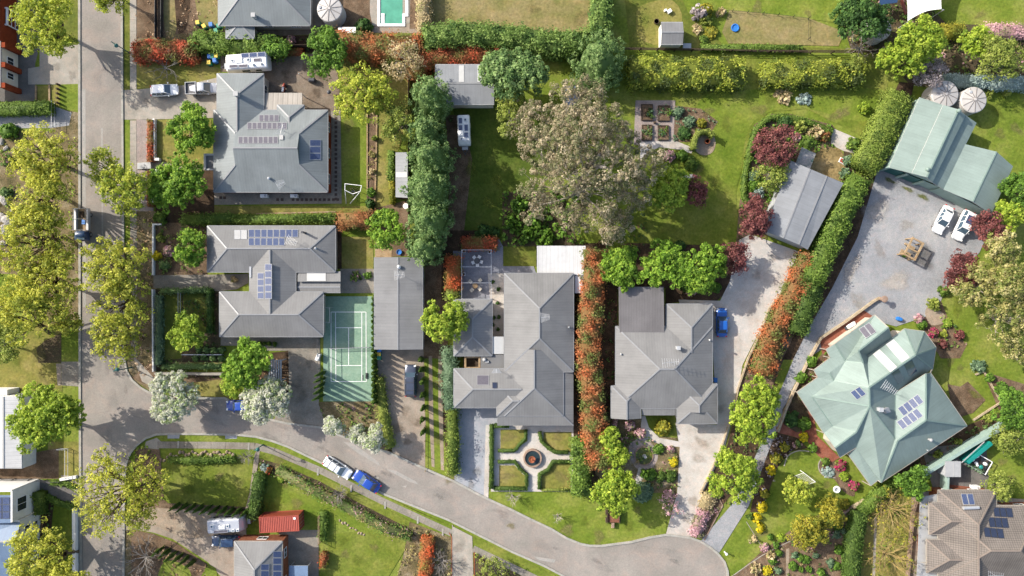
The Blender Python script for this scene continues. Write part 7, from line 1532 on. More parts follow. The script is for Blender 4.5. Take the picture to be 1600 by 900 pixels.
# ---------------------------------------------------------------- wheelie bins
def bin_mesh(col):
    mb = MB(); mb.box((0,0,0.05),(0.5,0.55,0.95),taper=1.12); return mb
first = {}
def wheelie(px, py, col, lid, label, rz=0.0, group=None):
    p = P(px, py, 1.0)
    if (col, lid) in first: copy_tree(first[(col, lid)], (p.x,p.y,0.02), rz, label, group); return
    o = empty('wheelie_bin', (p.x,p.y,0.02), label, 'wheelie bin', group, rz); bin_mesh(0).build('body', M[col], o, local=True)
    MB().box((0,0.02,1.0),(0.6,0.66,0.08),taper=0.9).build('lid', M[lid], o, local=True); mb = MB(); mb.tube((-0.28,-0.3,0.12),(0.28,-0.3,0.12),0.11,n=10); mb.build('wheel', M['tyre'], o, local=True); MB().tube((-0.25,-0.36,1.0),(0.25,-0.36,1.0),0.025).build('handle', M[col], o, local=True)
    first[(col, lid)] = o
for x, y, l, n, r in [(308.5,35,'bin_yellow','westernmost yellow lidded bin on the bare ground at the top',0.2),(318.5,40.5,'bin_yellow','second yellow lidded bin from the west on the bare ground at the top',0.5),(329,38,'bin_blue','blue lidded bin in the top group of five',0.1),(341.5,40,'bin_green','upper green lidded bin beside the top edge house porch',0.4),(337,47.5,'bin_green','lower green lidded bin beside the top edge house porch',0.3),
    (326,97.5,'bin_yellow','yellow lidded bin standing apart in front of the caravan drawbar',0.0),(327,88,'bin_blue','blue lidded bin at the west of the cluster by the caravan',0.1),(331.5,87.5,'bin_green','green lidded bin in the cluster by the caravan',0.1),(337.5,87,'bin_yellow','yellow lidded bin at the top of the cluster by the caravan',0.0),(335,94,'bin_blue','blue lidded bin at the south of the cluster by the caravan',0.2),
    (592,548.5,'bin_blue','blue lidded bin against the long garage corner',0.0),(592,553.5,'bin_yellow','yellow lidded bin between two others below the long garage',0.0),(592,559,'bin_green','teal green lidded bin below the yellow one at the long garage',0.0),(1452,764,'bin_yellow','yellow lidded bin at the north west corner of the tiled house',0.1),(1118,592+2,'bin_blue','blue lidded bin at the east wall of the fourth house',0.0)]:
    wheelie(x, y, 'bin_green' if l != 'bin_blue' else 'bin_blue', l, n, r)
# ---------------------------------------------------------------- lamps, poles, fences
def lamp(base, head, h, label):
    b = P(*base); t = P(*head, h); o = empty('street_lamp', b, label, 'street lamp'); d = t-Vector((b.x,b.y,h)); e = Vector((b.x,b.y,h-0.5))
    mb = MB(); mb.tube(b, e, 0.09, 0.06, 8); mb.tube(e, t, 0.05, 0.04, 6); mb.build('pole', M['teal_dark'], o); mb = MB(); mb.tube(b, b+Vector((0,0,0.5)), 0.14, 0.1, 8); mb.build('base', M['teal_dark'], o)
    mb = MB(); mb.lathe((t.x,t.y,t.z-0.25),[(0.08,-0.1),(0.3,0.0),(0.32,0.08),(0.18,0.3),(0.05,0.42)],14); mb.build('lamp_head', M['teal_dark'], o); mb = MB(); mb.lathe((t.x,t.y,t.z-0.33),[(0.05,-0.06),(0.2,0.0),(0.2,0.06)],12); mb.build('diffuser', M['white'], o)
lamp((203,83),(180.5,70.5),5.5,'green street lamp with curved arm at the top of the road'); lamp((206,574),(182.5,577.5),5.5,'green street lamp with long arm at the road bend'); lamp((411,695),(402,703),4.2,'short green street lamp on the lower footpath')
fence([(972,79),(1080,80.5),(1200,83),(1330,84),(1382,85)], 1.3, 'long dark post and rail fence between the top gardens', 'timber_dark', 2.9, 3, 0.14, 0.07)
fence([(245.5,-30),(245.5,60)], 0.7, 'black fence west of the twin pair on the bare ground at the top', 'black', 2.0, 2, 0.1, 0.06, panel='black'); fence([(255,-30),(254.5,60)], 0.7, 'black fence east of the twin pair on the bare ground at the top', 'black', 2.0, 2, 0.1, 0.06, panel='black')
fence([(343,83),(395,83),(440,76),(530,75)], 1.7, 'grey paling fence between the top edge house and the first house', 'timber_dark', 2.4, 2, panel='timber_dark'); fence([(525,351),(585,350)], 1.6, 'dark paling fence north of the small lawn', 'timber_dark', 2.4, 2, panel='timber_dark')
fence([(640,345),(640,120),(642,112)], 1.6, 'grey wooden fence along the west side of the conifer row', 'timber_dark', 2.4, 2, panel='timber_dark'); fence([(0,747),(50,748),(98,751)], 1.1, 'black picket fence above the grey lane at the left edge', 'black', 2.6, 2)
fence([(88,160),(88,200)], 1.2, 'thin wire fence across the gravel at the left edge', 'galv', 2.2, 2, 0.06, 0.03); fence([(96,700),(109,700),(109,745)], 1.2, 'grey pipe fence beside the road below the green tree', 'galv', 2.4, 2, 0.07, 0.05)
fence([(284,455),(284,488)], 1.2, 'thin grey rail fence on the enclosed lawn','galv',1.6,2,0.06,0.05); fence([(288,553.5),(350,553.5)], 1.0, 'long thin grey rail fence in the south of the enclosed garden','galv',2.2,2,0.06,0.05)
fence([(502,528),(503,598)], 2.4, 'dark mesh fence between the concrete driveway and the tennis court','dark_metal',2.4,2,0.08,0.05); fence([(586.5,463),(587,628)], 1.6, 'fine black wire fence on the east side of the tennis court','black',2.4,2,0.05,0.03); fence([(663,548),(665,735)], 1.0, 'low wire fence between the tan driveway and the wheel tracks','timber',2.4,1,0.08,0.03)
fence([(1120,16),(1215,24),(1262,30),(1262,62)], 1.0, 'thin dark wire fence round the tan lawn, top right','black',2.6,1,0.06,0.025); fence([(712,545),(712,572)],1.5,'timber side fence at the small outbuilding','timber_dark',1.4,2)
# walls
wall([(243,187),(243,250),(252,250)],0.4,0.7,'render_white','white rendered wall beside the low red hedge, north of the steps'); wall([(252,268),(243,268),(243,318)],0.4,0.9,'render_white','white rendered wall beside the low red hedge, south of the steps'); wall([(255,351),(242,351),(241.5,430)],0.22,0.6,'render_white','pale garden wall on the west side of the second house, north part'); wall([(242,452),(243,580)],0.22,0.8,'render_white','pale garden wall round the enclosed garden, west side'); wall([(246,582.5),(350,583.5)],0.35,1.0,'concrete','pale garden wall along the south of the enclosed garden')
wall([(1373,465),(1364,470),(1320,502),(1281,528),(1262,562),(1238,612),(1226,640),(1214,674)],0.3,0.6,'stone_cream','sandstone wall curving round the green roofed house terrace'); wall([(1372,771),(1350,780),(1330,792)],0.4,0.6,'stone_cream','low sandstone wall at the south corner of the green roofed house') ; wall([(1330,792),(1310,806)],0.3,0.4,'stone_warm','low stone edge continuing from the sandstone wall corner')
wall([(1201,482),(1187,520),(1168,560),(1152,608),(1146,640),(1122,710),(1094,769)],0.22,0.4,'stone_cream','long low sandstone edge wall of the white gravel drive') ; wall([(1256,414),(1230,445),(1201,482)],0.22,0.4,'stone_cream','upper low sandstone wall beside the orange hedge')
wall([(1432,738),(1510,690),(1590,645)],0.5,1.9,'render_green','tall pale green retaining wall south of the green roofed house'); wall([(1471,719),(1469,764)],0.3,1.9,'render_green','short pale green wall dividing the cluttered yard') ; wall([(1523,585),(1536,580),(1563,628),(1520,656)],0.22,0.3,'stone_cream','low pale stone edging of the east lawn'); wall([(120,792),(121,960)],0.5,0.8,'render_white','white rendered wall beside the road, bottom left'); wall([(97,748),(122,744)],0.4,0.6,'render_white','white wall stub at the lane mouth'); wall([(1430,780),(1424,800),(1416,900),(1414,960)],0.3,0.7,'stone_warm','pale edge wall along the tiled house path')
edging('stone_edging','stone_warm',[(1093,771),(1118,768),(1129,790),(1100,844)],0.15,0.12); edging('stone_edging','concrete',[(1284,716),(1279,724),(1280,735),(1290,745),(1305,746)],0.15,0.12,curve=3); edging('stone_edging','concrete',[(1225,728),(1231,712),(1248,704),(1270,706)],0.15,0.1,curve=3); edging('brick_edging','concrete',[(707,820),(707,960)],0.12,0.08); edging('brick_edging','terracotta',[(702,832),(706,840),(706,905)],0.12,0.1); edging('brick_edging','terracotta',[(741,862),(741,905)],0.12,0.1); edging('stone_edging','stone_warm',[(848,766),(892,767)],0.15,0.12)
edging('path_edge','concrete',[(1137,905),(1190,868),(1235,845)],0.12,0.08,curve=3); edging('path_edge','concrete',[(1166,815),(1195,862)],0.1,0.08)
# steps
st = empty('garden_steps', P(228,260), 'white concrete garden steps crossing the low red hedge', 'steps')
for i in range(6): p = P(217+i*4, 259.5); MB().box((p.x,p.y,0.0),(0.36,1.0,0.05+0.1*(i+1))).build('step', M['gut_white'], st)
# rocks
ru = []
def rock(px, py, r, mat='rock', label=None, group=None, parent=None, h=0.7):
    p = P(px, py); k = random.randint(0, 3); key = (mat, k)
    if not any(a == key for a, _ in ru):
        rr = random.Random(k+5); V, Fc = ico((0,0,0), 1.0, (1, 0.8, 0.75)); V = [(v[0]*(1+rr.uniform(-.14,.14)), v[1]*(1+rr.uniform(-.14,.14)), v[2]*(1+rr.uniform(-.12,.12))) for v in V]
        me = bpy.data.meshes.new('rock'); me.from_pydata(V, [], Fc); me.materials.append(M[mat]); ru.append((key, me))
    me = [m for a, m in ru if a == key][0]; o = bpy.data.objects.new('rock', me); s = r/10; o.scale = (s, s*0.9, s*h); o.rotation_euler = (0,0,random.uniform(0,6.3)); o.location = Vector((p.x,p.y,s*h*0.35))-(WL[parent.name] if parent else Vector()); link(o, parent)
    return tag(o, label, None if parent else 'rock', group)
rw = empty('rock_wall', P(305,712), 'row of sandstone boulders edging the lower left lawn', 'rock wall')
for i in range(24): x = 252+i*4.9; y = 718-9.5*min(1, (i/6))+3*math.sin(i*1.7); rock(x, y, random.uniform(2.6,4.0), 'rock', parent=rw)
rw2 = empty('rock_edge', P(552,827), 'short row of pale boulders at the lower lawn edge', 'rock edging')
for i in range(10): rock(531+i*4.2, 813+i*2.6+1.5*math.sin(i*2), random.uniform(1.8,2.8), 'rock', parent=rw2)
for x, y, r in [(10,232,5),(22,238,4),(8,312,9),(14,345,11),(8,360,10),(16,372,6),(6,380,6),(20,330,5),(4,340,8),(26,352,5),(3,222,6),(10,395,5)]: rock(x, y, r, 'rock_white', 'pale boulder among shrubs at the left edge of the street trees', 'pale boulders at the left edge', h=0.6)
for x, y, r in [(1222,858,2),(1172,848,2.2),(1128,792,2),(1290,872,2.2)]: rock(x, y, r, 'rock', 'small sandstone boulder in the mulched bed, lower right', 'small boulders in the mulched beds')
# pavers round the first house
pv = empty('stepping_stones', P(525,250), 'line of dark square stepping stones round the first house', 'stepping stones')
pm = None
def paver(x, y):
    global pm
    p = P(x, y)
    if pm is None: q = MB().box((0,0,0),(0.42,0.42,0.045)).build('paver', M['dark_paver'], pv, local=True); pm = q.data
    else: q = link(bpy.data.objects.new('paver', pm), pv)
    q.location = Vector((p.x,p.y,0.015))-WL[pv.name]; q.rotation_euler = (0,0,random.uniform(-.05,.05))
for y in range(178, 316, 7): paver(525, y)
for x in list(range(458, 532, 7)): paver(x, 312)
for x in (434, 441): paver(x, 312)
paver(345,309); paver(351,309)
# courtyard furniture of the centre house
def chair(px, py, rz, label, group, mat='white'):
    p = P(px, py, 0.5); o = empty('garden_chair', (p.x,p.y,0.02), label, 'chair', group, rz); MB().box((0,0,0.4),(0.52,0.5,0.08)).build('seat', M[mat], o, local=True); MB().box((-0.25,0,0.46),(0.07,0.5,0.45)).build('backrest', M[mat], o, local=True)
    for sx in (-1,1):
        for sy in (-1,1): MB().box((sx*0.22,sy*0.21,0),(0.04,0.04,0.4)).build('leg', M[mat], o, local=True)
    return o
def rtable(px, py, r, label, mat):
    p = P(px, py, 0.74); o = empty('round_table', (p.x,p.y,0.02), label, 'table'); mb = MB(); mb.lathe((0,0,0.7),[(r,0),(r,0.04)],20); mb.build('table_top', M[mat], o, local=True); MB().tube((0,0,0),(0,0,0.7),0.06).build('pedestal', M[mat], o, local=True); mb = MB(); mb.lathe((0,0,0),[(0.3,0),(0.28,0.04)],12); mb.build('foot', M[mat], o, local=True)
rtable(745.5,407.5,0.48,'round dark table on the bluestone terrace with five white chairs','dark_metal')
g = 'white chairs round the dark terrace table'
for a in (60,130,205,275,345): chair(745.5+6.2*math.cos(math.radians(a)), 407.5-6.2*math.sin(math.radians(a)), math.radians(a+180), 'small white chair at the round dark table on the terrace', g)
rtable(742.5,446.5,0.42,'small round brown table on the terrace with four pale chairs','timber')
for x, y, a in ((735,440,140),(750,438,40),(737.5,453,225),(749.5,451.5,320)): chair(x, y, math.radians(a+180), 'pale slatted lounge chair at the brown terrace table', 'pale chairs round the brown terrace table', 'cream')
tp = empty('terrace_pergola', P(745,428), 'thin white steel pergola frame over the dark terrace', 'pergola'); z = 2.5; w = [P(x,y,z) for x,y in [(721.5,390.5),(767.5,390.5),(767.5,467),(721.5,467)]]
posts(tp,'post','white',w+[P(721.5,428,z),P(767.5,428,z)],0.1,z)
for a, b in [(w[i],w[(i+1)%4]) for i in range(4)]+[(P(721.5,y,z),P(767.5,y,z)) for y in (417,442)]: MB().beam(a,b,0.055,0.08).build('beam', M['galv'], tp)
for x, y in ((725,393),(765,394),(725,428.5)): 
    p = P(x,y); o = empty('planter', (p.x,p.y,0), 'square pale planter pot on the dark terrace', 'planter', 'pale planters on the dark terrace'); MB().box((0,0,0.02),(0.42,0.42,0.5),taper=1.15).build('pot', M['white'], o, local=True); MB().box((0,0,0.5),(0.36,0.36,0.03)).build('soil', M['mulch_dark'], o, local=True)
# fountain and pond
fo = empty('fountain', P(832,715), 'round stone fountain basin with terracotta bowl in the formal garden', 'fountain'); mb = MB(); R = 1.45
mb.lathe((0,0,0),[(R,0),(R,0.5),(R-0.02,0.55),(R-0.26,0.55),(R-0.28,0.2)],36,close=False); mb.build('basin', M['stone_warm'], fo, local=True); mb = MB(); mb.lathe((0,0,0),[(0.01,0.36),(R-0.24,0.36)],36,close=False); mb.build('water', M['water_dark'], fo, local=True)
mb = MB(); mb.lathe((-0.1,-0.05,0),[(0.2,0.2),(0.16,0.7),(0.2,0.8),(0.5,1.0),(0.54,1.06),(0.46,1.05),(0.2,0.92),(0.08,0.95),(0.08,1.25),(0.16,1.35),(0.02,1.4)],20); mb.build('bowl', M['terracotta'], fo, local=True)
po = empty('lily_pond', P(1006,712), 'round green lily pond with small white fountain in the gravel circle', 'pond'); mb = MB(); R = 1.35; mb.lathe((0,0,0),[(R+0.14,0),(R+0.14,0.2),(R,0.22),(R,0.05)],36,close=False); mb.build('rim', M['stone_warm'], po, local=True); mb = MB(); mb.lathe((0,0,0),[(0.01,0.12),(R,0.12)],36,close=False); mb.build('water', M['water_pond'], po, local=True); mb = MB(); mb.lathe((0.05,0.0,0),[(0.32,0.1),(0.3,0.3),(0.1,0.35),(0.08,0.75),(0.24,0.9),(0.22,0.92),(0.02,0.85)],16); mb.build('statue', M['gut_white'], po, local=True)
for i in range(22):
    a = random.uniform(0,6.28); r = R*math.sqrt(random.random())*0.9
    if r < 0.4: continue
    s = random.uniform(0.1,0.2); mb = MB(); mb.lathe((r*math.cos(a), r*math.sin(a), 0.125+0.001*(i%5)),[(0.01,0.004),(s,0.0)],8,close=False); mb.build('lily_pad', M['lily_a' if i%3 else 'lily_b'], po, local=True)
# wooden cart on the front lawn
wc = empty('wooden_cart', P(957,806), 'old rusty brown wooden cart parked under the yellow-green front tree', 'cart'); MB().box((0,0,0.55),(1.9,1.6,0.12)).build('deck', M['cart_wood'], wc, local=True)
for s in (-1,1): MB().box((s*0.95,0.2,0.65),(0.08,2.2,0.35)).build('side_rail', M['timber_dark'], wc, local=True)
mb = MB(); mb.box((0,-1.3,0.3),(0.5,1.0,0.35),taper=0.7); mb.build('seat_box', M['stone_warm'], wc, local=True)
for sx in (-1,1):
    for sy in (-0.5,0.7):
        mb = MB(); mb.tube((sx*1.05,sy,0.45),(sx*1.12,sy,0.45),0.45,n=16); mb.build('wheel', M['timber_dark'], wc, local=True)
# timber frame on the gravel yard
tf = empty('timber_stand', P(1416,390), 'pale timber frame structure standing on the gravel yard with ratchet straps', 'timber frame', None, math.radians(-28)); 
Z = 1.9
for x in (-0.9,0.9):
    for y in (-1.35,1.35): MB().box((x,y,0),(0.16,0.16,Z)).build('post', M['timber'], tf, local=True)
    MB().box((x,0,Z),(0.26,3.1,0.2)).build('beam', M['timber'], tf, local=True)
for y in (-1.4,-0.2,1.4): MB().box((0,y,Z+0.003),(1.53,0.24,0.19)).build('beam', M['timber'], tf, local=True)
mb = MB(); mb.box((0,0.6,0.3),(1.7,0.3,0.25)); mb.box((0,-0.8,0.3),(1.7,0.9,0.1)); mb.build('shelf', M['timber'], tf, local=True); bush(1414,398,4,0.9,'green','small potted green plant inside the timber frame'); mb = MB(); mb.box((0.1,-0.05,1.2),(1.5,0.12,0.5)); mb.build('strap', M['bin_yellow'], tf, local=True)
# swing frame on the lawn east of the first house
sw = empty('swing_set', P(552,296), 'white tubular swing frame on the shaded lawn', 'swing'); mb = MB(); Z = 2.2
pts = [P(539,287,Z),P(565,290,Z),P(563,299,Z*0.95),P(551,303,Z*0.9),P(539,297,Z)]
for a, b in zip(pts, pts[1:]+pts[:1]): mb.tube(a, b, 0.05)
for a, e in ((pts[0],P(541,290)),(pts[1],P(566,292)),(pts[2],P(547,318)),(pts[3],P(553,306)),(pts[4],P(541,318))): mb.tube(a, e, 0.045)
mb.build('frame', M['white'], sw); mb = MB(); p = P(552,299,0.5); mb.box((p.x,p.y,0.5),(0.5,0.22,0.05)); mb.build('seat', M['dark_metal'], sw); mb = MB(); mb.tube((p.x-0.2,p.y,0.5),(p.x-0.2,p.y+0.3,2.1),0.012,n=4); mb.tube((p.x+0.2,p.y,0.5),(p.x+0.2,p.y+0.3,2.1),0.012,n=4); mb.build('rope', M['grey_metal'], sw)
# goals
def goal(a, b, h, dep, label):
    a, b = P(*a), P(*b); o = empty('goal', (a+b)/2, label, 'goal'); d = Vector(dep); u = Vector((0,0,h)); mb = MB()
    for p in (a, b): mb.tube(p, p+u, 0.05); mb.tube(p+u, p+d, 0.03); mb.tube(p, p+d, 0.03)
    mb.tube(a+u, b+u, 0.05); mb.tube(a+d, b+d, 0.03); mb.build('frame', M['white'], o); mb = MB()
    for i in range(12):
        p = a.lerp(b, i/11); mb.tube(p+u, p+d, 0.008, n=3)
    for i in range(1,6): mb.tube(a+u.lerp(d, i/6), b+u.lerp(d, i/6), 0.008, n=3)
    mb.build('net', M['white'], o)
goal((1250,735),(1268,749),1.4,(-0.9,-0.9,0),'white goal frame on the lawn beside the rounded gold-green tree')
lb_ = empty('ring_ornament', P(1303,762), 'round white ring with dark crescent lying by the curling lawn', 'ring ornament'); mb = MB()
for i in range(20):
    a, b = 2*math.pi*i/20, 2*math.pi*(i+1)/20; mb.tube((0.42*math.cos(a),0.42*math.sin(a),0.95),(0.42*math.cos(b),0.42*math.sin(b),0.95),0.15,n=8,caps=False)
mb.build('ring', M['white'], lb_, local=True); mb = MB(); mb.tube((0,0,0),(0,0,0.9),0.05); mb.lathe((0,0,0.86),[(0.3,0),(0.3,0.03)],14); mb.build('stand', M['grey_metal'], lb_, local=True)
# shade sail
ss = empty('shade_sail', P(1445,10), 'large white shade sail with curved edges at the top right', 'shade sail'); Z = 3.2
cr = [P(1405,-40,Z),P(1482,-46,Z),P(1471,14,Z-0.2),P(1418,33,Z-0.6)]; V = []; n = 10
for i in range(n+1):
    for j in range(n+1):
        s, t = i/n, j/n; q = (cr[0]*(1-s)+cr[1]*s)*(1-t)+(cr[3]*(1-s)+cr[2]*s)*t; cx = sum(cr, Vector())/4; k = 0.62*(4*s*(1-s)*abs(2*t-1)**2+4*t*(1-t)*abs(2*s-1)**2); q = q.lerp(cx, 0.24*k); V.append(q-Vector((0,0,0.8*s*(1-s)*4*t*(1-t))))
obj('sail', V, [(i*(n+1)+j,(i+1)*(n+1)+j,(i+1)*(n+1)+j+1,i*(n+1)+j+1) for i in range(n) for j in range(n)], M['shade_cloth'], ss, smooth=True)
mb = MB()
for q in cr: c = sum(cr, Vector())/4; e = q+(q-c).normalized()*0.3; mb.tube((e.x,e.y,0),(e.x,e.y,q.z+0.2),0.07); mb.tube(q,(e.x,e.y,q.z+0.1),0.02)
mb.build('pole', M['galv'], ss)
pl = empty('play_tower', P(1398,3), 'blue roofed play structure with orange slide beside the shade sail', 'play frame'); mb = MB(); w = [P(x,y,2.4) for x,y in [(1374,8),(1376,-10),(1404,-6),(1402,4)]]; mb.prism([tuple(p[:2]) for p in w],2.3,2.4); mb.build('roof', M['navy'], pl); mb = MB()
for p in w: mb.box((p.x,p.y,0),(0.1,0.1,2.3))
mb.build('post', M['timber'], pl); mb = MB(); a, b = P(1408,0,1.4), P(1416,22,0.2); mb.beam(a,b,0.5,0.08); mb.build('slide', M['red_paint'], pl)
# cluttered yard lower right
ku = empty('garden_shed', (P(1489,733,2.1).x,P(1489,733,2.1).y,0), 'small grey flat-roofed garden shed in the cluttered yard', 'shed'); mb = MB(); mb.box((0,0,0),(2.2,2.2,2.05)); mb.build('wall', M['grey_metal'], ku, local=True); mb = MB(); mb.box((0,0,2.05),(2.4,2.4,0.08)); mb.box((0.12,0,2.128),(0.06,2.4,0.03)); mb.build('roof', M['gut_white'], ku, local=True)
tw = empty('teal_wall_screen', P(1520,704), 'bright teal painted screen wall running along the cluttered yard', 'screen wall'); mb = MB(); mb.beam(P(1499,718),P(1536,688),0.55,2.0); mb.build('panel', M['teal'], tw); mb = MB(); mb.beam(P(1502,723,2.0),P(1538,690,2.0),0.12,0.08); mb.build('capping', M['gut_white'], tw)
ju = empty('trailer', (P(1529,723,0.9).x,P(1529,723,0.9).y,0), 'box trailer heaped with white bags, branches and scrap in the cluttered yard', 'trailer', None, math.radians(-30)); mb = MB(); mb.box((0,0,0.55),(3.2,2.2,0.1)); mb.build('bed', M['dark_metal'], ju, local=True); mb = MB()
for y in (-1.1,1.1): mb.box((0,y,0.6),(3.2,0.06,0.5))
mb.build('side', M['galv'], ju, local=True); wheels(ju,(0,),2.3)
mb = MB(); mb.box((0,1.12,1.1),(3.4,0.12,0.08)); mb.box((1.65,0,1.1),(0.1,2.3,0.08)); mb.build('rail', M['white'], ju, local=True)
for i in range(7):
    x, y = random.uniform(-1.5,0.1), random.uniform(-0.6,0.9); V, Fc = ico((x,y,0.85+random.random()*0.2), random.uniform(0.22,0.42), (1,0.8,0.6)); obj('bag', V, Fc, M['white'], ju, local=True, smooth=True)
V, Fc = ico((1.0,0.35,0.9), 0.4, (1,0.7,0.6)); obj('bag', V, Fc, M['white'], ju, local=True, smooth=True); V, Fc = ico((0.7,-0.4,0.85), 0.4, (1,0.9,0.6)); obj('tarpaulin', V, Fc, M['teal'], ju, local=True, smooth=True)
bl, bc = leaf_quads(np.array([[x,-1.1+0.25*random.random(),0.9] for x in np.linspace(-1.4,1.3,14)]), np.full(14,0.35), 16, 0.24, 'bluegreen'); mesh_obj('branches', leaf_mesh('branches', bl, bc), ju)
mb = MB()
for i in range(9): a = random.uniform(0,3.1); x, y = random.uniform(-0.6,1.2), random.uniform(-0.6,0.8); mb.beam((x-math.cos(a)*0.6,y-math.sin(a)*0.6,0.75),(x+math.cos(a)*0.6,y+math.sin(a)*0.6,0.9),0.08,0.06)
mb.build('plank', M['timber_dark'], ju, local=True)
def aircon(px, py, rz, label):
    p = P(px,py,0.9); o = empty('air_conditioner', (p.x,p.y,0.02), label, 'air conditioner', None, rz); MB().box((0,0,0.05),(1.1,0.5,0.85)).build('case', M['white'], o, local=True); mb = MB(); mb.lathe((0.25,0,0.9),[(0.2,0),(0.2,0.02)],14); mb.build('fan_grille', M['grey_metal'], o, local=True)
aircon(412,306,0,'white air conditioner unit at the south wall of the first house'); aircon(459,306,0,'grey-white outdoor unit under the antennas of the first house'); aircon(1526,762,0,'white air conditioner on the orange terrace of the tiled house'); aircon(496,558,1.2,'white unit at the corner between driveway and tennis court')
wt = empty('garden_canopy', (P(542,47,1.8).x,P(542,47,1.8).y,0), 'white rectangular canopy below the round tank at the top', 'canopy'); mb = MB(); mb.box((0,0,1.75),(2.7,0.9,0.08)); mb.build('canopy', M['white'], wt, local=True)
for x in (-1.25,1.25):
    for y in (-0.4,0.4): MB().box((x,y,0),(0.07,0.07,1.75)).build('post', M['white'], wt, local=True)
# small things
def kettle(px, py, label):
    p = P(px,py,0.8); o = empty('fire_pit', (p.x,p.y,0), label, 'barbecue'); mb = MB(); mb.lathe((0,0,0.55),[(0.1,0),(0.3,0.12),(0.33,0.25),(0.3,0.36),(0.1,0.48)],16); mb.build('bowl', M['dark_metal'], o, local=True); mb = MB()
    for i in range(3): a = i*2.1; mb.tube((0.3*math.cos(a),0.3*math.sin(a),0),(0.15*math.cos(a),0.15*math.sin(a),0.6),0.02)
    mb.build('leg', M['galv'], o, local=True)
kettle(514,144,'dark round fire pit at the east side of the paved yard')
p = P(489,127); o = empty('covered_grill', (p.x,p.y,0), 'dark covered grill standing alone on the paved yard', 'barbecue'); mb = MB(); loft(mb,[(-0.55,0.25,0,0.8,.5),(-0.4,0.33,0,0.95,.5),(0.4,0.33,0,0.95,.5),(0.55,0.25,0,0.8,.5)]); mb.build('cover', M['dark_metal'], o, local=True)
p = P(445,139); o = empty('ride_on', (p.x,p.y,0), 'small red and white ride-on parked by the striped pergola', 'ride-on', None, 1.4); mb = MB(); loft(mb,[(-0.8,0.2,0.3,0.7,.5),(-0.2,0.28,0.3,0.8,.5),(0.3,0.2,0.3,0.95,.5),(0.7,0.12,0.3,0.7,.5)]); mb.build('body', M['red_paint'], o, local=True, smooth=True); MB().box((-0.3,0,0.8),(0.7,0.3,0.1)).build('seat', M['white'], o, local=True); wheels(o,(-0.5,0.55),0.7,0.28,0.15)
def pole(px, py, h, label, mat='galv', name='pole', r=0.05):
    b = P(px,py); o = empty(name, b, label, 'post'); mb = MB(); mb.tube(b, b+Vector((0,0,h)), r, r*0.8, 8); mb.build('shaft', M[mat], o); mb = MB(); mb.lathe((b.x,b.y,h),[(r*1.8,0),(r*1.8,0.05),(r,0.1)],8); mb.build('cap', M[mat], o)
pole(474,122,2.2,'thin grey post on the paved yard'); pole(1374,467,1.5,'short pale pillar at the end of the sandstone wall','stone_warm','wall_pillar',0.3); pole(1132,862,1.0,'small white post at the cul-de-sac kerb','white','bollard',0.12); pole(1302,380,1.6,'thin dark post near the grey shed','dark_metal')
b = P(110,663); o = empty('gate_post', b, 'wooden letterbox post by the left verge below the green tree', 'post'); MB().box((b.x,b.y,0),(0.18,0.18,1.1)).build('shaft', M['timber_dark'], o); MB().box((b.x,b.y,1.1),(0.6,0.3,0.25)).build('box', M['timber_dark'], o)
st2 = empty('timber_posts', P(93,150), 'row of four short dark timber posts on the left verge', 'bollards')
for i in range(5): p = P(93,133+i*7.2); MB().box((p.x,p.y,0),(0.25,0.25,0.75)).build('post', M['timber_dark'], st2)
b = P(1148,44); o = empty('play_shell', (b.x,b.y,0), 'round blue plastic play shell on the tan lawn at the top right', 'play shell'); mb = MB(); mb.lathe((0,0,0),[(0.5,0),(0.62,0.12),(0.62,0.24),(0.5,0.26),(0.44,0.12)],20); mb.build('shell', M['bin_blue'], o, local=True)
b = P(1025,35); o = empty('pot', (b.x,b.y,0), 'brown wooden tub left of the small gabled shed', 'tub'); mb = MB(); mb.lathe((0,0,0),[(0.32,0),(0.42,0.5),(0.36,0.5),(0.34,0.4)],14); mb.build('tub', M['timber_dark'], o, local=True); mb=MB(); mb.lathe((0,0,0.4),[(0.01,0),(0.35,0)],14,close=False); mb.build('soil', M['mulch_dark'], o, local=True)
b = P(1104,222); o = empty('terracotta_pot', (b.x,b.y,0), 'terracotta pot with dark lid in the gravel circle', 'pot'); mb = MB(); mb.lathe((0,0,0),[(0.25,0),(0.42,0.3),(0.4,0.6),(0.3,0.62),(0.28,0.4)],16); mb.build('pot', M['terracotta'], o, local=True); mb = MB(); mb.lathe((0.02,0,0.4),[(0.01,0),(0.29,0)],16,close=False); mb.build('soil', M['black'], o, local=True)
hedge([(1085,232),(1087,216),(1096,206),(1108,205),(1116,212)],7,1.8,'olive','curved clipped hedge wrapping the gravel circle', rough=0.1, curve=True)
kb = []
for x0, y0, x1, y1, l in ((1002,164,1019,188,'north west'),(1028,166,1046,189,'north east'),(1003,196,1018,219,'south west'),(1028,197,1044,219,'south east')):
    c = P((x0+x1)/2,(y0+y1)/2); o = empty('raised_bed', c, 'timber framed vegetable bed, %s one of the kitchen garden' % l, 'raised bed'); w = W([(x0,y0),(x1,y0),(x1,y1),(x0,y1)]); mb = MB(); mb.strip([(p.x,p.y) for p in w],0.12,0,0.35,closed=True); mb.build('frame', M['timber_dark'], o); MB().prism([tuple(p[:2]) for p in w],0.0,0.26).build('soil', M['mulch'], o)
    for i in range(3):
        x, y = random.uniform(x0+4,x1-4), random.uniform(y0+4,y1-4); p = P(x,y); V, c2 = leaf_quads(np.array([[p.x,p.y,0.45]])+RNG.normal(size=(9,3))*np.array([0.4,0.4,0.1]), np.full(9,0.2), 10, 0.18, ['green','bluegreen','dark'][i]); tag(mesh_obj('vegetables', leaf_mesh('vegetables', V-np.array(WL[o.name]), c2), o), kind='stuff')
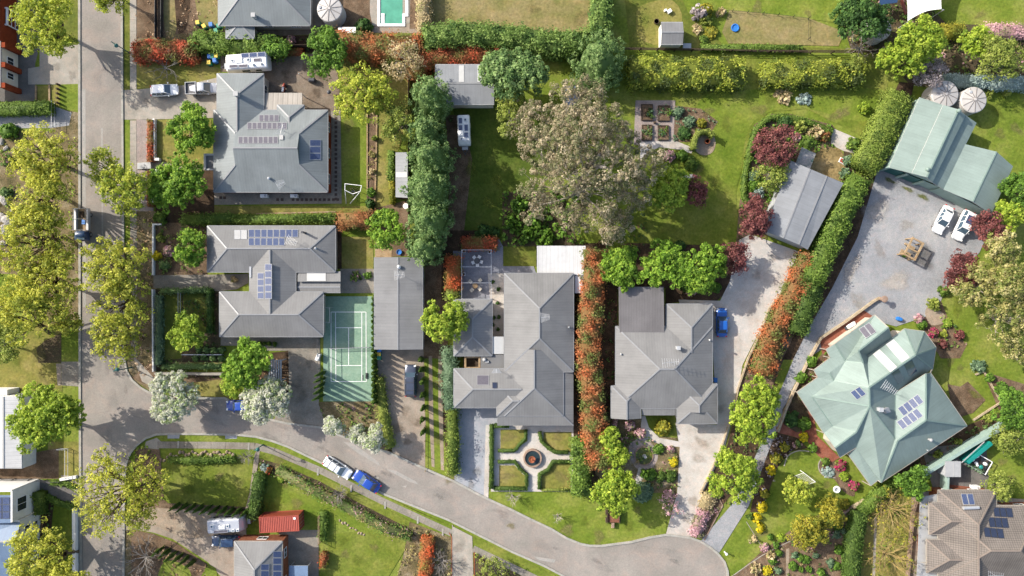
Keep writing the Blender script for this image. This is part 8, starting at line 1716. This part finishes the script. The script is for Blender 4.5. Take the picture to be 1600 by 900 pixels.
bq = empty('wooden_post', P(1014,190), 'small brown post at the centre of the kitchen garden paths', 'post') ; MB().box((P(1022.5,192).x,P(1022.5,192).y,0),(0.3,0.3,0.5)).build('post', M['timber_dark'], bq)
b = P(1315,252); o = empty('planter_box', (b.x,b.y,0), 'white edged red box on the dead grass behind the grey shed', 'box', None, -0.5); mb = MB(); mb.box((0,0,0),(0.95,0.75,0.3)); mb.build('box', M['white'], o, local=True); MB().box((0,0,0.3),(0.8,0.6,0.03)).build('lining', M['red_paint'], o, local=True)
b = P(1396,500-2); o = empty('blue_cart', (P(1402,498).x,P(1402,498).y,0), 'bright blue barrow standing on the gravel yard', 'barrow', None, -0.3); mb = MB(); loft(mb,[(-0.45,0.22,0.3,0.6,.5),(-0.2,0.32,0.25,0.65,.4),(0.25,0.3,0.3,0.65,.4),(0.5,0.2,0.4,0.62,.5)]); mb.build('tub', M['bin_blue'], o, local=True); mb = MB(); mb.tube((0.5,-0.05,0.16),(0.5,0.05,0.16),0.16,n=12); mb.build('wheel', M['tyre'], o, local=True)
b = P(1328,508); o = empty('outdoor_unit', (b.x,b.y,0.04), 'white and dark outdoor unit with yellow tray on the brick terrace', 'outdoor unit', None, 0.55); mb = MB(); loft(mb,[(-0.75,0.2,0.1,0.5,.5),(-0.5,0.3,0.1,0.7,.5),(0.5,0.32,0.1,0.7,.5),(0.75,0.25,0.1,0.5,.5)]); mb.build('case', M['white'], o, local=True); MB().box((0.2,-0.55,0.0),(1.7,0.35,0.05)).build('tray', M['bin_yellow'], o, local=True); MB().box((-0.9,0,0.1),(0.3,0.5,0.3)).build('motor', M['dark_metal'], o, local=True)
b = P(43,792); o = empty('garden_bench', (b.x,b.y,0), 'pale blue bench in front of the modern house', 'bench', None, 1.57); MB().box((0,0,0.4),(1.5,0.5,0.07)).build('seat', M['roof_white'], o, local=True); MB().box((0,0.25,0.45),(1.5,0.06,0.45)).build('backrest', M['roof_white'], o, local=True)
for s in (-0.65,0.65): MB().box((s,0,0),(0.08,0.45,0.4)).build('leg', M['galv'], o, local=True)
tl = empty('trellis', P(501.5,825), 'pale wooden trellis standing along the lower lawn', 'trellis'); mb = MB()
for y in (803,818,833,846): p = P(501.5,y); mb.box((p.x,p.y,0),(0.1,0.1,1.6))
mb.build('post', M['timber'], tl); mb = MB(); a, b = P(501.5,803), P(501.5,846)
for z in (0.4,0.8,1.2,1.6): mb.beam((a.x,a.y,z),(b.x,b.y,z),0.04,0.06)
mb.build('rail', M['timber'], tl)
ab = empty('arbour', P(438,578), 'grey slatted garden arbour roof between the green tree and the driveway', 'arbour'); z = 2.1
for i in range(6): a, b = P(421+i*3.6,562,z), P(421+i*3.6,595,z); MB().beam(a,b,0.24,0.05).build('slat', M['grey_metal'], ab)
mb = MB()
for x, y in ((421,563),(440,563),(421,594),(440,594)): p = P(x,y,z); mb.box((p.x,p.y,0),(0.12,0.12,z-0.05))
for y in (563,594): mb.beam(P(420,y,z-0.12),P(441,y,z-0.12),0.1,0.1)
mb.build('frame', M['grey_metal'], ab)
bh = empty('basketball_hoop', P(574,586), 'black portable hoop stand at the south east of the tennis court', 'hoop'); b = P(573,587); mb = MB(); mb.box((b.x,b.y,0.03),(0.25,0.9,0.2)); mb.tube((b.x,b.y,0.2),(b.x+0.2,b.y,2.0),0.04); mb.build('stand', M['black'], bh); mb = MB(); mb.beam((b.x-0.1,b.y-0.4,2.0),(b.x-0.1,b.y+0.4,2.0),0.05,0.5); mb.build('board', M['dark_metal'], bh)
nf = empty('court_screen', P(510,493), 'thin pale frame panel at the north west of the tennis court', 'frame'); mb = MB(); w = [P(x,y,2.2) for x,y in [(505,481),(515,481),(515,504),(505,504)]]
for i in range(4): mb.beam(w[i],w[(i+1)%4],0.06,0.06)
for p in w: mb.tube((p.x,p.y,0),p,0.03)
mb.build('frame', M['gut_white'], nf)
rt = empty('round_side_table', P(634,322), 'white round table between the narrow shed and the conifers', 'table'); b = P(634,322,0.7); mb = MB(); mb.lathe((b.x,b.y,0.68),[(0.45,0),(0.45,0.05)],18); mb.build('table_top', M['white'], rt); mb = MB(); mb.tube((b.x,b.y,0),(b.x,b.y,0.68),0.05); mb.build('pedestal', M['white'], rt)
ts = empty('plastic_tub', P(624,395), 'small blue plastic tub at the north end of the long garage', 'tub'); b = P(624,394); mb = MB(); mb.lathe((b.x,b.y,0),[(0.35,0),(0.42,0.35),(0.38,0.35),(0.34,0.2)],16); mb.build('tub', M['bin_blue'], ts)
sb = empty('chest', P(1072,75), 'low pale metal chest against the post fence', 'chest'); b = P(1072,74); mb = MB(); mb.box((b.x,b.y,0),(1.2,0.75,0.6)); mb.build('box', M['galv'], sb); mb = MB(); mb.box((b.x,b.y,0.6),(1.26,0.8,0.06)); mb.build('lid', M['grey_metal'], sb)
for x, y, a, l in ((1045,19,0.6,'white beehive-like box on the small lawn above the gabled shed, larger'),(1039,17.5,0.2,'tiny white box beside the larger one above the gabled shed')): 
    b = P(x,y); o = empty('white_box', (b.x,b.y,0), l, 'box', None, a); k = 0.6 if x > 1040 else 0.35; MB().box((0,0,0),(k,k*0.8,0.5)).build('case', M['white'], o, local=True); MB().box((0,0,0.5),(k*1.1,k*0.9,0.05)).build('lid', M['white'], o, local=True)
